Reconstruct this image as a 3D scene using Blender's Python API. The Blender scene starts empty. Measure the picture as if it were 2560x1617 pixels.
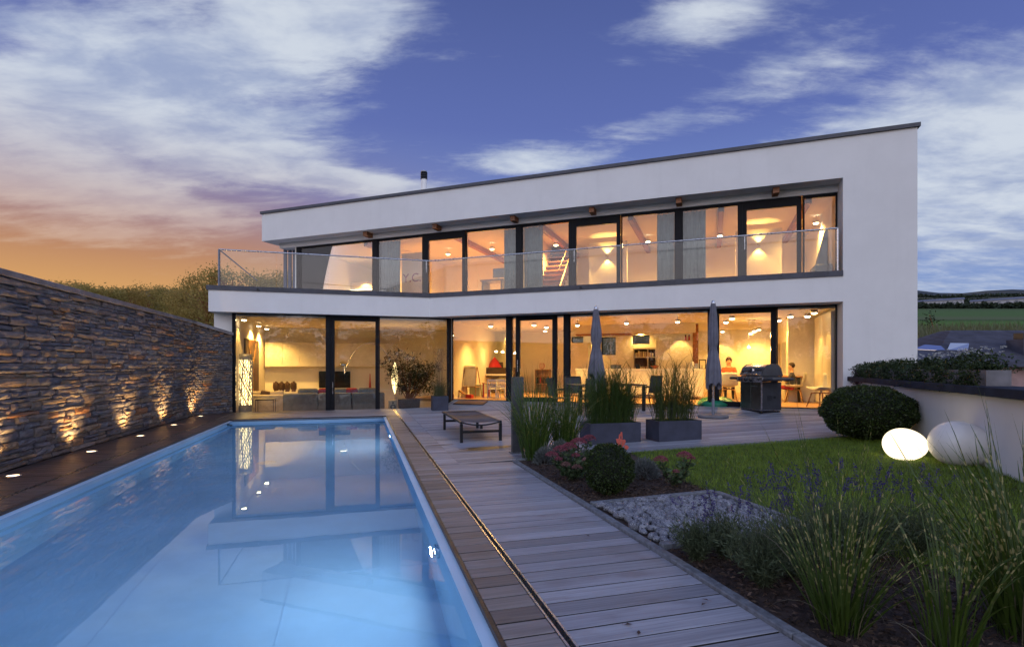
import bpy, bmesh, math, random
import numpy as np
from mathutils import Vector, Matrix
random.seed(11)
rng = np.random.default_rng(11)
R = math.radians
scene = bpy.context.scene
COL = scene.collection

# ------------------------------------------------------------------ camera
F, CX, HY, H = 1318.0, 1280.0, 915.0, 1.3      # focal length, centre and eye level of the 2560 px wide photograph
cam_d = bpy.data.cameras.new('camera'); cam = bpy.data.objects.new('camera', cam_d); COL.objects.link(cam)
cam.location = (0, 0, H); cam.rotation_euler = (R(90), 0, 0)
cam_d.sensor_width = 36; cam_d.lens = 36*F/2560; cam_d.shift_y = (HY-808.5)/2560
cam_d.clip_start = 0.05; cam_d.clip_end = 20000
scene.camera = cam

# ------------------------------------------------------------------ render / colour
scene.render.engine = 'CYCLES'
scene.view_settings.view_transform = 'Standard'; scene.view_settings.look = 'None'
scene.view_settings.exposure = 0.0; scene.view_settings.gamma = 1.0
scene.view_settings.use_curve_mapping = False
cy = scene.cycles
cy.use_denoising = True
cy.max_bounces = 10; cy.diffuse_bounces = 4; cy.glossy_bounces = 4; cy.transmission_bounces = 8
cy.transparent_max_bounces = 32; cy.sample_clamp_indirect = 4.0; cy.caustics_reflective = False
cy.use_light_tree = True

# ------------------------------------------------------------------ node helpers
class NT:
    def __init__(s, nt): s.nt = nt; s.n = nt.nodes; s.l = nt.links
    def node(s, typ, **kw):
        nd = s.n.new(typ)
        for k, v in kw.items(): setattr(nd, k, v)
        return nd
    def put(s, sock, v):
        if v is None: return
        if isinstance(v, bpy.types.NodeSocket): s.l.new(v, sock)
        else: sock.default_value = v
    def math(s, op, a, b=None, c=None, clamp=False):
        nd = s.node('ShaderNodeMath', operation=op); nd.use_clamp = clamp
        s.put(nd.inputs[0], a); s.put(nd.inputs[1], b); s.put(nd.inputs[2], c)
        return nd.outputs[0]
    def sstep(s, x, a, b):
        nd = s.node('ShaderNodeMapRange'); nd.interpolation_type = 'SMOOTHSTEP'
        s.put(nd.inputs[0], x); nd.inputs[1].default_value = a; nd.inputs[2].default_value = b
        nd.inputs[3].default_value = 0; nd.inputs[4].default_value = 1
        return nd.outputs[0]
    def mix(s, f, a, b, blend='MIX'):
        nd = s.node('ShaderNodeMix', data_type='RGBA', blend_type=blend)
        s.put(nd.inputs[0], f)
        for i, v in ((6, a), (7, b)):
            if isinstance(v, tuple) and len(v) == 3: v = (*v, 1)
            s.put(nd.inputs[i], v)
        return nd.outputs[2]
    def ramp(s, x, stops, interp='LINEAR'):
        nd = s.node('ShaderNodeValToRGB'); cr = nd.color_ramp; cr.interpolation = interp
        while len(cr.elements) > 1: cr.elements.remove(cr.elements[-1])
        cr.elements[0].position = stops[0][0]; cr.elements[0].color = (*stops[0][1], 1)
        for p, c in stops[1:]:
            e = cr.elements.new(p); e.color = (*c, 1)
        s.put(nd.inputs[0], x)
        return nd.outputs[0]
    def noise(s, vec, scale, detail=4, rough=.55, dist=0):
        nd = s.node('ShaderNodeTexNoise')
        s.put(nd.inputs['Vector'], vec); s.put(nd.inputs['Scale'], scale); nd.inputs['Detail'].default_value = detail
        nd.inputs['Roughness'].default_value = rough; nd.inputs['Distortion'].default_value = dist
        return nd.outputs[0]
    def mapping(s, vec, scale=(1,1,1), rot=(0,0,0), loc=(0,0,0)):
        nd = s.node('ShaderNodeMapping'); s.put(nd.inputs[0], vec)
        nd.inputs['Scale'].default_value = scale; nd.inputs['Rotation'].default_value = rot; nd.inputs['Location'].default_value = loc
        return nd.outputs[0]
    def sep(s, v):
        nd = s.node('ShaderNodeSeparateXYZ'); s.put(nd.inputs[0], v); return nd.outputs
    def comb(s, x, y, z):
        nd = s.node('ShaderNodeCombineXYZ')
        s.put(nd.inputs[0], x); s.put(nd.inputs[1], y); s.put(nd.inputs[2], z); return nd.outputs[0]

# ------------------------------------------------------------------ world: dusk sky
SUN_AZ = -52.0        # degrees, to the left of straight ahead: where the glow is
world = bpy.data.worlds.new('World'); scene.world = world; world.use_nodes = True
w = NT(world.node_tree); w.n.clear()
tc = w.node('ShaderNodeTexCoord')
X, Y, Z = w.sep(tc.outputs['Generated'])
az = w.math('ARCTAN2', X, Y); el = w.math('ARCSINE', Z)
elp = w.math('MAXIMUM', el, 0.0)
def deg(v, a=1): return v*math.pi/180
# clear sky: Nishita at dusk, deepened by the blue-hour gradient
sky = w.node('ShaderNodeTexSky', sky_type='NISHITA'); sky.sun_disc = False
sky.sun_elevation = R(7.0); sky.sun_rotation = R(SUN_AZ); sky.altitude = 200; sky.air_density = 1.2; sky.dust_density = 1.5
nish = w.mix(1.0, sky.outputs[0], (0.10, 0.10, 0.10), 'MULTIPLY')
en = w.math('DIVIDE', elp, R(60))
blue = w.ramp(en, [(0, (.27,.38,.60)), (.13, (.235,.335,.63)), (.27, (.175,.255,.58)), (.40, (.112,.160,.45)), (.60, (.076,.112,.33)), (1, (.080,.115,.34))])
clear = w.mix(0.05, blue, nish)
ca = w.math('COSINE', w.math('ADD', az, R(50)))
glow_az = w.sstep(ca, .56, .94)
glow = w.ramp(en, [(0, (.86,.50,.13)), (.08, (.78,.42,.13)), (.17, (.50,.25,.14)), (.25, (.33,.20,.22)), (.38, (.19,.19,.33)), (.55, (.10,.13,.36))])
gf = w.math('MULTIPLY', glow_az, w.sstep(elp, R(26), R(9)))
clear = w.mix(gf, clear, glow)
# the sky behind the camera (seen in the windows): brighter, pink and lilac
back = w.sstep(w.math('MULTIPLY', Y, -1.0), -.15, .75)
bcol = w.ramp(en, [(0, (1.32,1.08,1.05)), (.15, (1.32,1.19,1.28)), (.4, (1.10,1.22,1.56)), (1, (.60,.79,1.30))])
clear = w.mix(back, clear, bcol)
# clouds on a flat layer
den = w.math('ADD', w.math('MAXIMUM', Z, 0.0), .16)
q = w.comb(w.math('DIVIDE', X, den), w.math('DIVIDE', Y, den), 0.0)
qs = w.mapping(q, scale=(1.0, 1.55, 1), rot=(0, 0, R(-14)), loc=(3.1, 1.7, 0))
n1 = w.noise(qs, 1.15, 11, .62, .35)
n2 = w.noise(w.mapping(q, scale=(1,2.6,1), rot=(0,0,R(-10)), loc=(9,4,0)), 3.3, 9, .64, .25)
n = w.math('ADD', w.math('MULTIPLY', n1, .56), w.math('MULTIPLY', n2, .44))
def blob(px, py, wa, we, k, tilt=0.0):
    a0 = math.atan((px-CX)/F); e0 = math.atan((HY-py)/F*math.cos(a0))
    da = w.math('SUBTRACT', az, a0); de = w.math('SUBTRACT', el, e0)
    de = w.math('SUBTRACT', de, w.math('MULTIPLY', da, tilt))
    a2 = w.math('POWER', w.math('DIVIDE', w.math('ABSOLUTE', da), R(wa)), 2.0)
    e2 = w.math('POWER', w.math('DIVIDE', w.math('ABSOLUTE', de), R(we)), 2.0)
    return w.math('MULTIPLY', w.math('EXPONENT', w.math('MULTIPLY', w.math('ADD', a2, e2), -1.0)), k)
bias = None
for b in [(330,200,17,9.0,.28,.10), (820,40,10,3.6,.30,.2), (560,350,12,2.6,.16,-.06), (120,420,15,3.5,.17,0), (230,478,13,1.6,.16,-.05), (900,456,13,1.1,.30,-.02), (1330,400,9,1.7,.34,.0),
          (2330,340,16,5.5,.34,.16), (2430,560,12,9,.22,0), (1650,312,9,1.6,.20,.0), (1740,50,9,3.2,.21,.1), (1950,180,7,2.2,.15,.1), (300,600,20,1.2,.13,0)]:
    v = blob(*b); bias = v if bias is None else w.math('ADD', bias, v)
bias = w.math('ADD', bias, w.math('MULTIPLY', back, .10))
cl = w.sstep(w.math('ADD', n, bias), .575, .80)
cl = w.math('MULTIPLY', cl, w.sstep(el, -.02, .03))
shade = w.noise(w.mapping(q, scale=(1,1.7,1), loc=(5,2,0)), 3.2, 5, .6, .2)
ccol = w.mix(w.sstep(shade, .32, .68), (.34,.41,.60), (.66,.72,.80))
ccol = w.mix(w.math('MULTIPLY', gf, .85), ccol, w.ramp(en, [(0, (.88,.54,.17)), (.12, (.78,.46,.20)), (.20, (.60,.36,.25)), (.29, (.54,.43,.43)), (.4, (.50,.52,.62))]))
ccol = w.mix(back, ccol, w.ramp(en, [(0, (1.5,1.25,1.2)), (.3, (1.55,1.42,1.5)), (1, (1.2,1.32,1.6))]))
final = w.mix(w.math('MULTIPLY', cl, .92), clear, ccol)
final = w.mix(w.sstep(el, 0.0, -.03), final, (.10,.10,.09))
bg = w.node('ShaderNodeBackground'); w.l.new(final, bg.inputs[0]); bg.inputs[1].default_value = 1.0
wo = w.node('ShaderNodeOutputWorld'); w.l.new(bg.outputs[0], wo.inputs[0])
world.cycles.sampling_method = 'MANUAL'; world.cycles.sample_map_resolution = 1024

# ------------------------------------------------------------------ sun, almost set, low on the left behind the wall
sun_d = bpy.data.lights.new('sun', 'SUN'); sun_d.energy = 0.7; sun_d.angle = R(12); sun_d.color = (1, .62, .33)
sun = bpy.data.objects.new('sun', sun_d); COL.objects.link(sun)
sa, se = R(SUN_AZ), R(7)
sdir = Vector((math.sin(sa)*math.cos(se), math.cos(sa)*math.cos(se), math.sin(se)))
sun.rotation_euler = sdir.to_track_quat('Z', 'Y').to_euler(); sun.location = sdir*50

# ------------------------------------------------------------------ frames of the place
TH = R(15.95)
O = (-3.296, 13.91)                              # far right corner of the pool
U = (math.cos(TH), math.sin(TH)); V = (math.sin(TH), -math.cos(TH))   # along the boards / along the pool towards us
def st(s, t, z=0.0): return Vector((O[0]+s*U[0]+t*V[0], O[1]+s*U[1]+t*V[1], z))
def inv_st(x, y): dx, dy = x-O[0], y-O[1]; return dx*U[0]+dy*U[1], dx*V[0]+dy*V[1]
C0 = (-2.51, 16.1)                               # front corner of the balcony where the two wings meet
RA = (.9349, -.3548); RN = (.3548, .9349)        # right wing: along its front / into the house
def rw(a, d, z=0.0): return Vector((C0[0]+a*RA[0]+d*RN[0], C0[1]+a*RA[1]+d*RN[1], z))
def inv_rw(x, y): dx, dy = x-C0[0], y-C0[1]; return dx*RA[0]+dy*RA[1], dx*RN[0]+dy*RN[1]
LN = (-U[1], U[0])                               # left wing: into the house
def lw(a, d, z=0.0): return Vector((C0[0]+a*U[0]+d*LN[0], C0[1]+a*U[1]+d*LN[1], z))
ROT_S = TH; ROT_R = math.atan2(RA[1], RA[0])
def slope(s):
    return .0195*(s-.6) if s > .6 else 0.0
def ground_z(x, y):                              # terrace and lawn rise gently to the right
    s, t = inv_st(x, y); return slope(min(s, 11))
def G(px, py, z=None):                           # point of the ground seen at this place of the photograph
    zz = 0.0 if z is None else z
    for _ in range(1 if z is not None else 8):
        yy = F*(H-zz)/(py-HY); xx = (px-CX)/F*yy
        if z is None: zz = ground_z(xx, yy)
    return Vector((xx, yy, zz))
def on_rw(px, py, d):                            # point of the plane d behind the right front
    kx = (px-CX)/F; yy = (d+C0[0]*RN[0]+C0[1]*RN[1])/(kx*RN[0]+RN[1])
    p = Vector((kx*yy, yy, H-(py-HY)/F*yy)); a, _ = inv_rw(p.x, p.y); return a, p.z
def on_lw(px, py, d):
    kx = (px-CX)/F; yy = (d+C0[0]*LN[0]+C0[1]*LN[1])/(kx*LN[0]+LN[1])
    p = Vector((kx*yy, yy, H-(py-HY)/F*yy)); return (p.x-C0[0])*U[0]+(p.y-C0[1])*U[1], p.z
def at(px, py, yy): return Vector(((px-CX)/F*yy, yy, H-(py-HY)/F*yy))

# ------------------------------------------------------------------ objects
def link(name, me, m=None, parent=None):
    o = bpy.data.objects.new(name, me); COL.objects.link(o)
    if m is not None and me is not None:
        for mm in (m if isinstance(m, (list, tuple)) else [m]): me.materials.append(mm)
    if parent is not None: o.parent = parent
    return o
def thing(name, label, cat, loc=(0,0,0), rz=0.0, group=None):
    o = bpy.data.objects.new(name, None); COL.objects.link(o); o.empty_display_size = .1
    o.location = loc; o.rotation_euler = (0, 0, rz)
    return tag(o, label, cat, group)
def tag(o, label, cat, group=None):
    o['label'] = label; o['category'] = cat
    if group: o['group'] = group
    return o
def structure(o): o['kind'] = 'structure'; return o
def stuff(o): o['kind'] = 'stuff'; return o
def copy_tree(o, parent=None):
    c = o.copy(); COL.objects.link(c); c.parent = parent
    for ch in list(o.children): copy_tree(ch, c)
    return c

class MB:
    """collects faces, then links them as one mesh object"""
    def __init__(s): s.v = []; s.f = []; s.sm = []; s.mi = []; s.M = None; s.m = 0
    def add(s, vs, fs, smooth=False):
        b = len(s.v)
        if s.M is not None: vs = [s.M @ Vector(p) for p in vs]
        s.v += [tuple(p) for p in vs]
        for f in fs: s.f.append(tuple(i+b for i in f)); s.sm.append(smooth); s.mi.append(s.m)
        return s
    def box(s, x0, x1, y0, y1, z0, z1):
        vs = [(x0,y0,z0),(x1,y0,z0),(x1,y1,z0),(x0,y1,z0),(x0,y0,z1),(x1,y0,z1),(x1,y1,z1),(x0,y1,z1)]
        return s.add(vs, [(0,3,2,1),(4,5,6,7),(0,1,5,4),(1,2,6,5),(2,3,7,6),(3,0,4,7)])
    def rbox(s, x0, x1, y0, y1, z0, z1, r=.02, seg=2, smooth=True):
        bm = bmesh.new(); bmesh.ops.create_cube(bm, size=1)
        for v in bm.verts: v.co = ((x0+x1)/2+v.co.x*(x1-x0), (y0+y1)/2+v.co.y*(y1-y0), (z0+z1)/2+v.co.z*(z1-z0))
        bmesh.ops.bevel(bm, geom=list(bm.edges)+list(bm.verts), offset=r, segments=seg, profile=.5, affect='EDGES')
        bm.verts.index_update()
        s.add([v.co.copy() for v in bm.verts], [tuple(v.index for v in f.verts) for f in bm.faces], smooth); bm.free(); return s
    def prism(s, poly, z0, z1):
        n = len(poly)
        area = sum(poly[i][0]*poly[(i+1)%n][1]-poly[(i+1)%n][0]*poly[i][1] for i in range(n))
        if area < 0: poly = poly[::-1]
        vs = [(p[0],p[1],z0) for p in poly]+[(p[0],p[1],z1) for p in poly]
        return s.add(vs, [tuple(range(n))[::-1], tuple(range(n,2*n))]+[(i,(i+1)%n,n+(i+1)%n,n+i) for i in range(n)])
    def quad(s, *p): return s.add(p, [tuple(range(len(p)))])
    def tube(s, pts, rad, n=8, cap=True, smooth=True):
        pts = [Vector(p) for p in pts]; rad = rad if isinstance(rad, (list, tuple)) else [rad]*len(pts)
        vs = []; fs = []
        up = Vector((0,0,1)); prev = None
        for i, p in enumerate(pts):
            d = (pts[min(i+1,len(pts)-1)]-pts[max(i-1,0)])
            d = d.normalized() if d.length > 1e-9 else Vector((0,0,1))
            x = prev - d*prev.dot(d) if prev is not None else d.cross(up if abs(d.z) < .95 else Vector((1,0,0)))
            x.normalize(); prev = x; y = d.cross(x)
            for k in range(n):
                a = 2*math.pi*k/n; vs.append(p+(x*math.cos(a)+y*math.sin(a))*rad[i])
        for i in range(len(pts)-1):
            for k in range(n): fs.append((i*n+k, i*n+(k+1)%n, (i+1)*n+(k+1)%n, (i+1)*n+k))
        s.add(vs, fs, smooth)
        if cap:
            m = len(pts)-1
            s.add(vs[:n], [tuple(range(n))[::-1]]); s.add(vs[m*n:], [tuple(range(n))])
        return s
    def cyl(s, x, y, z0, z1, r, r2=None, n=20, smooth=True): return s.tube([(x,y,z0),(x,y,z1)], [r, r if r2 is None else r2], n, True, smooth)
    def lathe(s, prof, n=24, c=(0,0,0), smooth=True, sx=1, sy=1):
        vs = []; fs = []
        for r, z in prof:
            for k in range(n):
                a = 2*math.pi*k/n; vs.append((c[0]+r*math.cos(a)*sx, c[1]+r*math.sin(a)*sy, c[2]+z))
        for i in range(len(prof)-1):
            for k in range(n): fs.append((i*n+k, i*n+(k+1)%n, (i+1)*n+(k+1)%n, (i+1)*n+k))
        return s.add(vs, fs, smooth)
    def ball(s, c, r, n=16, m=10, smooth=True):
        r = r if isinstance(r, (tuple, list)) else (r,r,r)
        prof = [(max(1e-4, math.sin(math.pi*i/m)), -math.cos(math.pi*i/m)) for i in range(m+1)]
        vs = []; fs = []
        for q, z in prof:
            for k in range(n):
                a = 2*math.pi*k/n; vs.append((c[0]+r[0]*q*math.cos(a), c[1]+r[1]*q*math.sin(a), c[2]+r[2]*z))
        for i in range(m):
            for k in range(n): fs.append((i*n+k, i*n+(k+1)%n, (i+1)*n+(k+1)%n, (i+1)*n+k))
        return s.add(vs, fs, smooth)
    def mesh(s, name):
        me = bpy.data.meshes.new(name); me.from_pydata(s.v, [], s.f)
        me.polygons.foreach_set('use_smooth', s.sm); me.polygons.foreach_set('material_index', s.mi); me.update(); return me
    def build(s, name, m, parent=None, loc=None, rz=None):
        o = link(name, s.mesh(name), m, parent)
        if loc is not None: o.location = loc
        if rz is not None: o.rotation_euler = (0,0,rz)
        return o
def frame(fn, ang):                              # matrix of a frame, for meshes made in place
    p = fn(0,0,0); return Matrix.Translation(p) @ Matrix.Rotation(ang, 4, 'Z')
M_R = frame(rw, ROT_R); M_S = Matrix.Translation(st(0,0)) @ Matrix.Rotation(ROT_S, 4, 'Z')   # local y of M_S runs away from us (= -t)
M_L = frame(lw, ROT_S)
def RB():
    b = MB(); b.M = M_R; return b
def LB():
    b = MB(); b.M = M_L; return b
def SB():
    b = MB(); b.M = M_S; return b

def np_mesh(name, verts, faces, uv=None, smooth=False):
    """verts (n,3), faces (m,k) of one size"""
    me = bpy.data.meshes.new(name); m, k = faces.shape
    me.vertices.add(len(verts)); me.vertices.foreach_set('co', np.ascontiguousarray(verts, dtype=np.float32).ravel())
    me.loops.add(m*k); me.loops.foreach_set('vertex_index', np.ascontiguousarray(faces, dtype=np.int32).ravel())
    me.polygons.add(m); me.polygons.foreach_set('loop_start', np.arange(0, m*k, k, dtype=np.int32))
    try: me.polygons.foreach_set('loop_total', np.full(m, k, dtype=np.int32))
    except Exception: pass
    if uv is not None:
        ul = me.uv_layers.new(name='UVMap'); ul.data.foreach_set('uv', np.ascontiguousarray(uv[faces.ravel()], dtype=np.float32).ravel())
    if smooth: me.polygons.foreach_set('use_smooth', np.ones(m, dtype=bool))
    me.update(calc_edges=True); me.validate(); return me
def blades(P, L, az, bend, W, seg=5, droop=1.0, tip=.05, lean=0.0):
    """grass blades: base points, lengths, lean directions, how far they bend over, widths"""
    n = len(P); k = np.linspace(0, 1, seg+1)[None, :]
    L = np.broadcast_to(L, n)[:, None]; b = np.broadcast_to(bend, n)[:, None]; W = np.broadcast_to(W, n)[:, None]
    ang = np.broadcast_to(lean, n)[:, None]+b*(.25*k+.75*k**2)                                     # angle from the vertical along the blade
    dl = L/seg
    mid = (ang[:, 1:]+ang[:, :-1])/2
    h = np.concatenate([np.zeros((n,1)), np.cumsum(np.sin(mid)*dl, 1)], 1); z = np.concatenate([np.zeros((n,1)), np.cumsum(np.cos(mid)*dl, 1)], 1)
    dx, dy = np.cos(az)[:, None], np.sin(az)[:, None]
    c = np.stack([P[:, 0:1]+dx*h, P[:, 1:2]+dy*h, P[:, 2:3]+z], -1)
    wid = W*np.clip((1-k)**.55, tip, 1)*np.clip(.45+2.2*k, 0, 1)/2
    tw = rng.uniform(-.9, .9, (n,1))+0*k
    sx, sy = -dy*np.cos(tw)+dx*np.sin(tw), dx*np.cos(tw)+dy*np.sin(tw)
    off = np.stack([sx*wid, sy*wid, 0*wid], -1)
    v = np.stack([c-off, c+off], 2).reshape(-1, 3)
    base = (np.arange(n)*(seg+1)*2)[:, None]+(np.arange(seg)*2)[None, :]
    f = np.stack([base, base+1, base+3, base+2], -1).reshape(-1, 4)
    u = np.broadcast_to(np.array([0., 1.])[None, None, :], (n, seg+1, 2)); vv = np.broadcast_to((k*L)[:, :, None], (n, seg+1, 2))
    uv = np.stack([u+np.arange(n)[:, None, None]*2, vv], -1).reshape(-1, 2)
    return v, f, uv
def leaves(P, size, nrm=None, aspect=.5, spread=1.0):
    """leaf-sized quads at the points, folded along the midrib"""
    n = len(P); size = np.broadcast_to(size, n)[:, None]
    a = rng.normal(size=(n,3))
    if nrm is not None: a = a*spread+nrm
    a /= np.linalg.norm(a, axis=1, keepdims=True)+1e-9
    r = rng.normal(size=(n,3)); b = np.cross(a, r); b /= np.linalg.norm(b, axis=1, keepdims=True)+1e-9; c = np.cross(a, b)
    L, Wd = size, size*aspect
    p0 = P; p1 = P+a*L*.5+b*Wd*.5+c*Wd*.12; p2 = P+a*L; p3 = P+a*L*.5-b*Wd*.5+c*Wd*.12
    v = np.stack([p0, p1, p2, p3], 1).reshape(-1, 3)
    f = np.arange(n*4).reshape(-1, 4)
    return v, f
def join(parts):
    vs = []; fs = []; b = 0
    for v, f in parts: vs.append(v); fs.append(f+b); b += len(v)
    return np.concatenate(vs), np.concatenate(fs)
# ------------------------------------------------------------------ materials
def new_mat(name):
    m = bpy.data.materials.new(name); m.use_nodes = True; t = NT(m.node_tree)
    b = t.n.get('Principled BSDF'); return m, t, b
def pm(name, col, rough=.6, var=.12, scale=6.0, bump=0.0, bscale=None, metal=0.0, col2=None, coat=0.0, stretch=None, spec=.5, sss=0.0):
    """principled surface whose colour drifts with noise, with fine relief"""
    m, t, b = new_mat(name)
    tc = t.node('ShaderNodeTexCoord'); v = tc.outputs['Object']
    if stretch: v = t.mapping(v, scale=stretch)
    n = t.noise(v, scale, 5, .6)
    c2 = col2 or tuple(max(0, c*(1-var*2)) for c in col); c1 = tuple(min(1, c*(1+var)) for c in col)
    t.l.new(t.mix(t.sstep(n, .3, .7), c2 if col2 else c2, c1 if not col2 else col), b.inputs['Base Color'])
    b.inputs['Metallic'].default_value = metal; b.inputs['Coat Weight'].default_value = coat; b.inputs['Specular IOR Level'].default_value = spec
    nr = t.node('ShaderNodeMapRange'); t.put(nr.inputs[0], n); nr.inputs[3].default_value = max(.02, rough-.08); nr.inputs[4].default_value = min(1, rough+.08)
    t.l.new(nr.outputs[0], b.inputs['Roughness'])
    if bump:
        bn = t.node('ShaderNodeBump'); bn.inputs['Strength'].default_value = bump; bn.inputs['Distance'].default_value = .01
        t.put(bn.inputs['Height'], t.noise(v, bscale or scale*12, 4, .6)); t.l.new(bn.outputs[0], b.inputs['Normal'])
    return m
def emit(name, col, k):
    m = bpy.data.materials.new(name); m.use_nodes = True; t = NT(m.node_tree); t.n.clear()
    e = t.node('ShaderNodeEmission'); e.inputs[0].default_value = (*col, 1); e.inputs[1].default_value = k
    o = t.node('ShaderNodeOutputMaterial'); t.l.new(e.outputs[0], o.inputs[0]); return m
def glass(name, tint=(.96,.98,.97), ior=1.6, gain=1.0, rough=0.0):
    m = bpy.data.materials.new(name); m.use_nodes = True; t = NT(m.node_tree); t.n.clear()
    fr = t.node('ShaderNodeFresnel'); fr.inputs[0].default_value = ior
    tr = t.node('ShaderNodeBsdfTransparent'); tr.inputs[0].default_value = (*tint, 1)
    gl = t.node('ShaderNodeBsdfGlossy'); gl.inputs['Roughness'].default_value = rough; gl.inputs[0].default_value = (1,1,1,1)
    mx = t.node('ShaderNodeMixShader'); t.l.new(t.math('MULTIPLY', fr.outputs[0], gain, clamp=True), mx.inputs[0]); t.l.new(tr.outputs[0], mx.inputs[1]); t.l.new(gl.outputs[0], mx.inputs[2])
    o = t.node('ShaderNodeOutputMaterial'); t.l.new(mx.outputs[0], o.inputs[0]); return m

def plaster_mat(name, col):
    m, t, b = new_mat(name); tc = t.node('ShaderNodeTexCoord'); v = tc.outputs['Object']
    n = t.noise(v, .9, 6, .65); n2 = t.noise(v, 160, 3, .7)
    streak = t.noise(t.mapping(v, scale=(2.5,2.5,.25)), 1.6, 4, .6)
    c = t.mix(t.sstep(n, .3, .75), tuple(x*.93 for x in col), col)
    c = t.mix(t.math('MULTIPLY', t.sstep(streak, .50, .8), .16), c, tuple(x*.70 for x in col))
    t.l.new(c, b.inputs['Base Color']); b.inputs['Roughness'].default_value = .9; b.inputs['Specular IOR Level'].default_value = .2
    bn = t.node('ShaderNodeBump'); bn.inputs['Strength'].default_value = .35; bn.inputs['Distance'].default_value = .004
    t.l.new(n2, bn.inputs['Height']); t.l.new(bn.outputs[0], b.inputs['Normal']); return m

def plank_mat(name, cols, wet=0.0, seed=0):
    """weathered hardwood; every board its own tone (object random), grain along x"""
    m, t, b = new_mat(name); tc = t.node('ShaderNodeTexCoord'); oi = t.node('ShaderNodeObjectInfo')
    rnd = oi.outputs['Random']; v = tc.outputs['Object']
    x, y, z = t.sep(v)
    off = t.math('MULTIPLY', rnd, 37.0)
    vv = t.comb(t.math('ADD', x, off), t.math('ADD', y, off), z)
    base = t.ramp(rnd, [(i/(len(cols)-1), c) for i, c in enumerate(cols)])
    g1 = t.noise(t.mapping(vv, scale=(1.2, 60, 60)), 1.0, 6, .65, .6)
    g2 = t.noise(t.mapping(vv, scale=(5.0, 190, 190)), 1.0, 4, .6)
    blot = t.noise(t.mapping(vv, scale=(2.2, 6, 6)), 1.0, 5, .6)
    c = t.mix(t.sstep(g1, .35, .7), t.mix(1, base, (.66,.64,.65), 'MULTIPLY'), base)
    c = t.mix(t.math('MULTIPLY', t.sstep(g2, .5, .75), .22), c, t.mix(1, base, (1.25,1.24,1.27), 'MULTIPLY'))
    c = t.mix(t.math('MULTIPLY', t.sstep(blot, .50, .72), .62), c, t.mix(1, base, (.48,.42,.40), 'MULTIPLY'))
    t.l.new(c, b.inputs['Base Color'])
    rr = t.node('ShaderNodeMapRange'); t.put(rr.inputs[0], blot); rr.inputs[3].default_value = .62-wet; rr.inputs[4].default_value = .42-wet
    t.l.new(rr.outputs[0], b.inputs['Roughness']); b.inputs['Specular IOR Level'].default_value = .4
    bn = t.node('ShaderNodeBump'); bn.inputs['Strength'].default_value = .45; bn.inputs['Distance'].default_value = .004
    t.l.new(t.math('ADD', g1, t.math('MULTIPLY', g2, .5)), bn.inputs['Height']); t.l.new(bn.outputs[0], b.inputs['Normal']); return m

def stone_mat():
    m, t, b = new_mat('slate_stone'); tc = t.node('ShaderNodeTexCoord'); oi = t.node('ShaderNodeObjectInfo'); ge = t.node('ShaderNodeNewGeometry')
    rnd = t.math('FRACT', t.math('ADD', ge.outputs['Random Per Island'], t.math('MULTIPLY', oi.outputs['Random'], 7.31)))
    v = tc.outputs['Object']
    off = t.math('MULTIPLY', rnd, 50.0); x, y, z = t.sep(v); vv = t.comb(t.math('ADD', x, off), y, t.math('ADD', z, off))
    base = t.ramp(rnd, [(0,(.14,.14,.165)), (.3,(.20,.195,.215)), (.45,(.26,.24,.235)), (.6,(.31,.25,.19)), (.78,(.20,.175,.175)), (.90,(.36,.25,.15)), (.955,(.38,.18,.085)), (1,(.32,.30,.28))])
    n = t.noise(t.mapping(vv, scale=(3,3,9)), 2.2, 6, .65, .4); n2 = t.noise(t.mapping(vv, scale=(6,6,26)), 3.0, 5, .7)
    c = t.mix(t.sstep(n, .35, .7), t.mix(1, base, (.50,.50,.55), 'MULTIPLY'), base)
    c = t.mix(t.math('MULTIPLY', t.sstep(n2, .55, .75), .5), c, (.26,.22,.19))
    c = t.mix(t.math('MULTIPLY', t.sstep(t.noise(vv, 3.0, 3), .60, .74), .35), c, (.30,.17,.08))
    t.l.new(c, b.inputs['Base Color']); b.inputs['Roughness'].default_value = .72
    bn = t.node('ShaderNodeBump'); bn.inputs['Strength'].default_value = .9; bn.inputs['Distance'].default_value = .018
    t.l.new(t.math('ADD', n2, t.math('MULTIPLY', n, .6)), bn.inputs['Height']); t.l.new(bn.outputs[0], b.inputs['Normal']); return m

def leaf_mat(name, c1, c2, c3=None, rough=.5, trans=.25):
    """foliage: tone per leaf, light passes through"""
    m, t, b = new_mat(name); ge = t.node('ShaderNodeNewGeometry'); tc = t.node('ShaderNodeTexCoord')
    r = ge.outputs['Random Per Island']; n = t.noise(tc.outputs['Object'], 2.5, 3)
    stops = [(0, c1), (.6, c2), (1, c3 or c2)]
    c = t.ramp(r, stops); c = t.mix(t.sstep(n, .3, .7), t.mix(1, c, (.72,.76,.7), 'MULTIPLY'), c)
    t.l.new(c, b.inputs['Base Color']); b.inputs['Roughness'].default_value = rough; b.inputs['Specular IOR Level'].default_value = .35
    if trans:
        tl = t.node('ShaderNodeBsdfTranslucent'); t.l.new(c, tl.inputs[0]); mx = t.node('ShaderNodeMixShader'); mx.inputs[0].default_value = trans
        t.l.new(b.outputs[0], mx.inputs[1]); t.l.new(tl.outputs[0], mx.inputs[2])
        t.l.new(mx.outputs[0], t.n['Material Output'].inputs[0])
    return m
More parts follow.
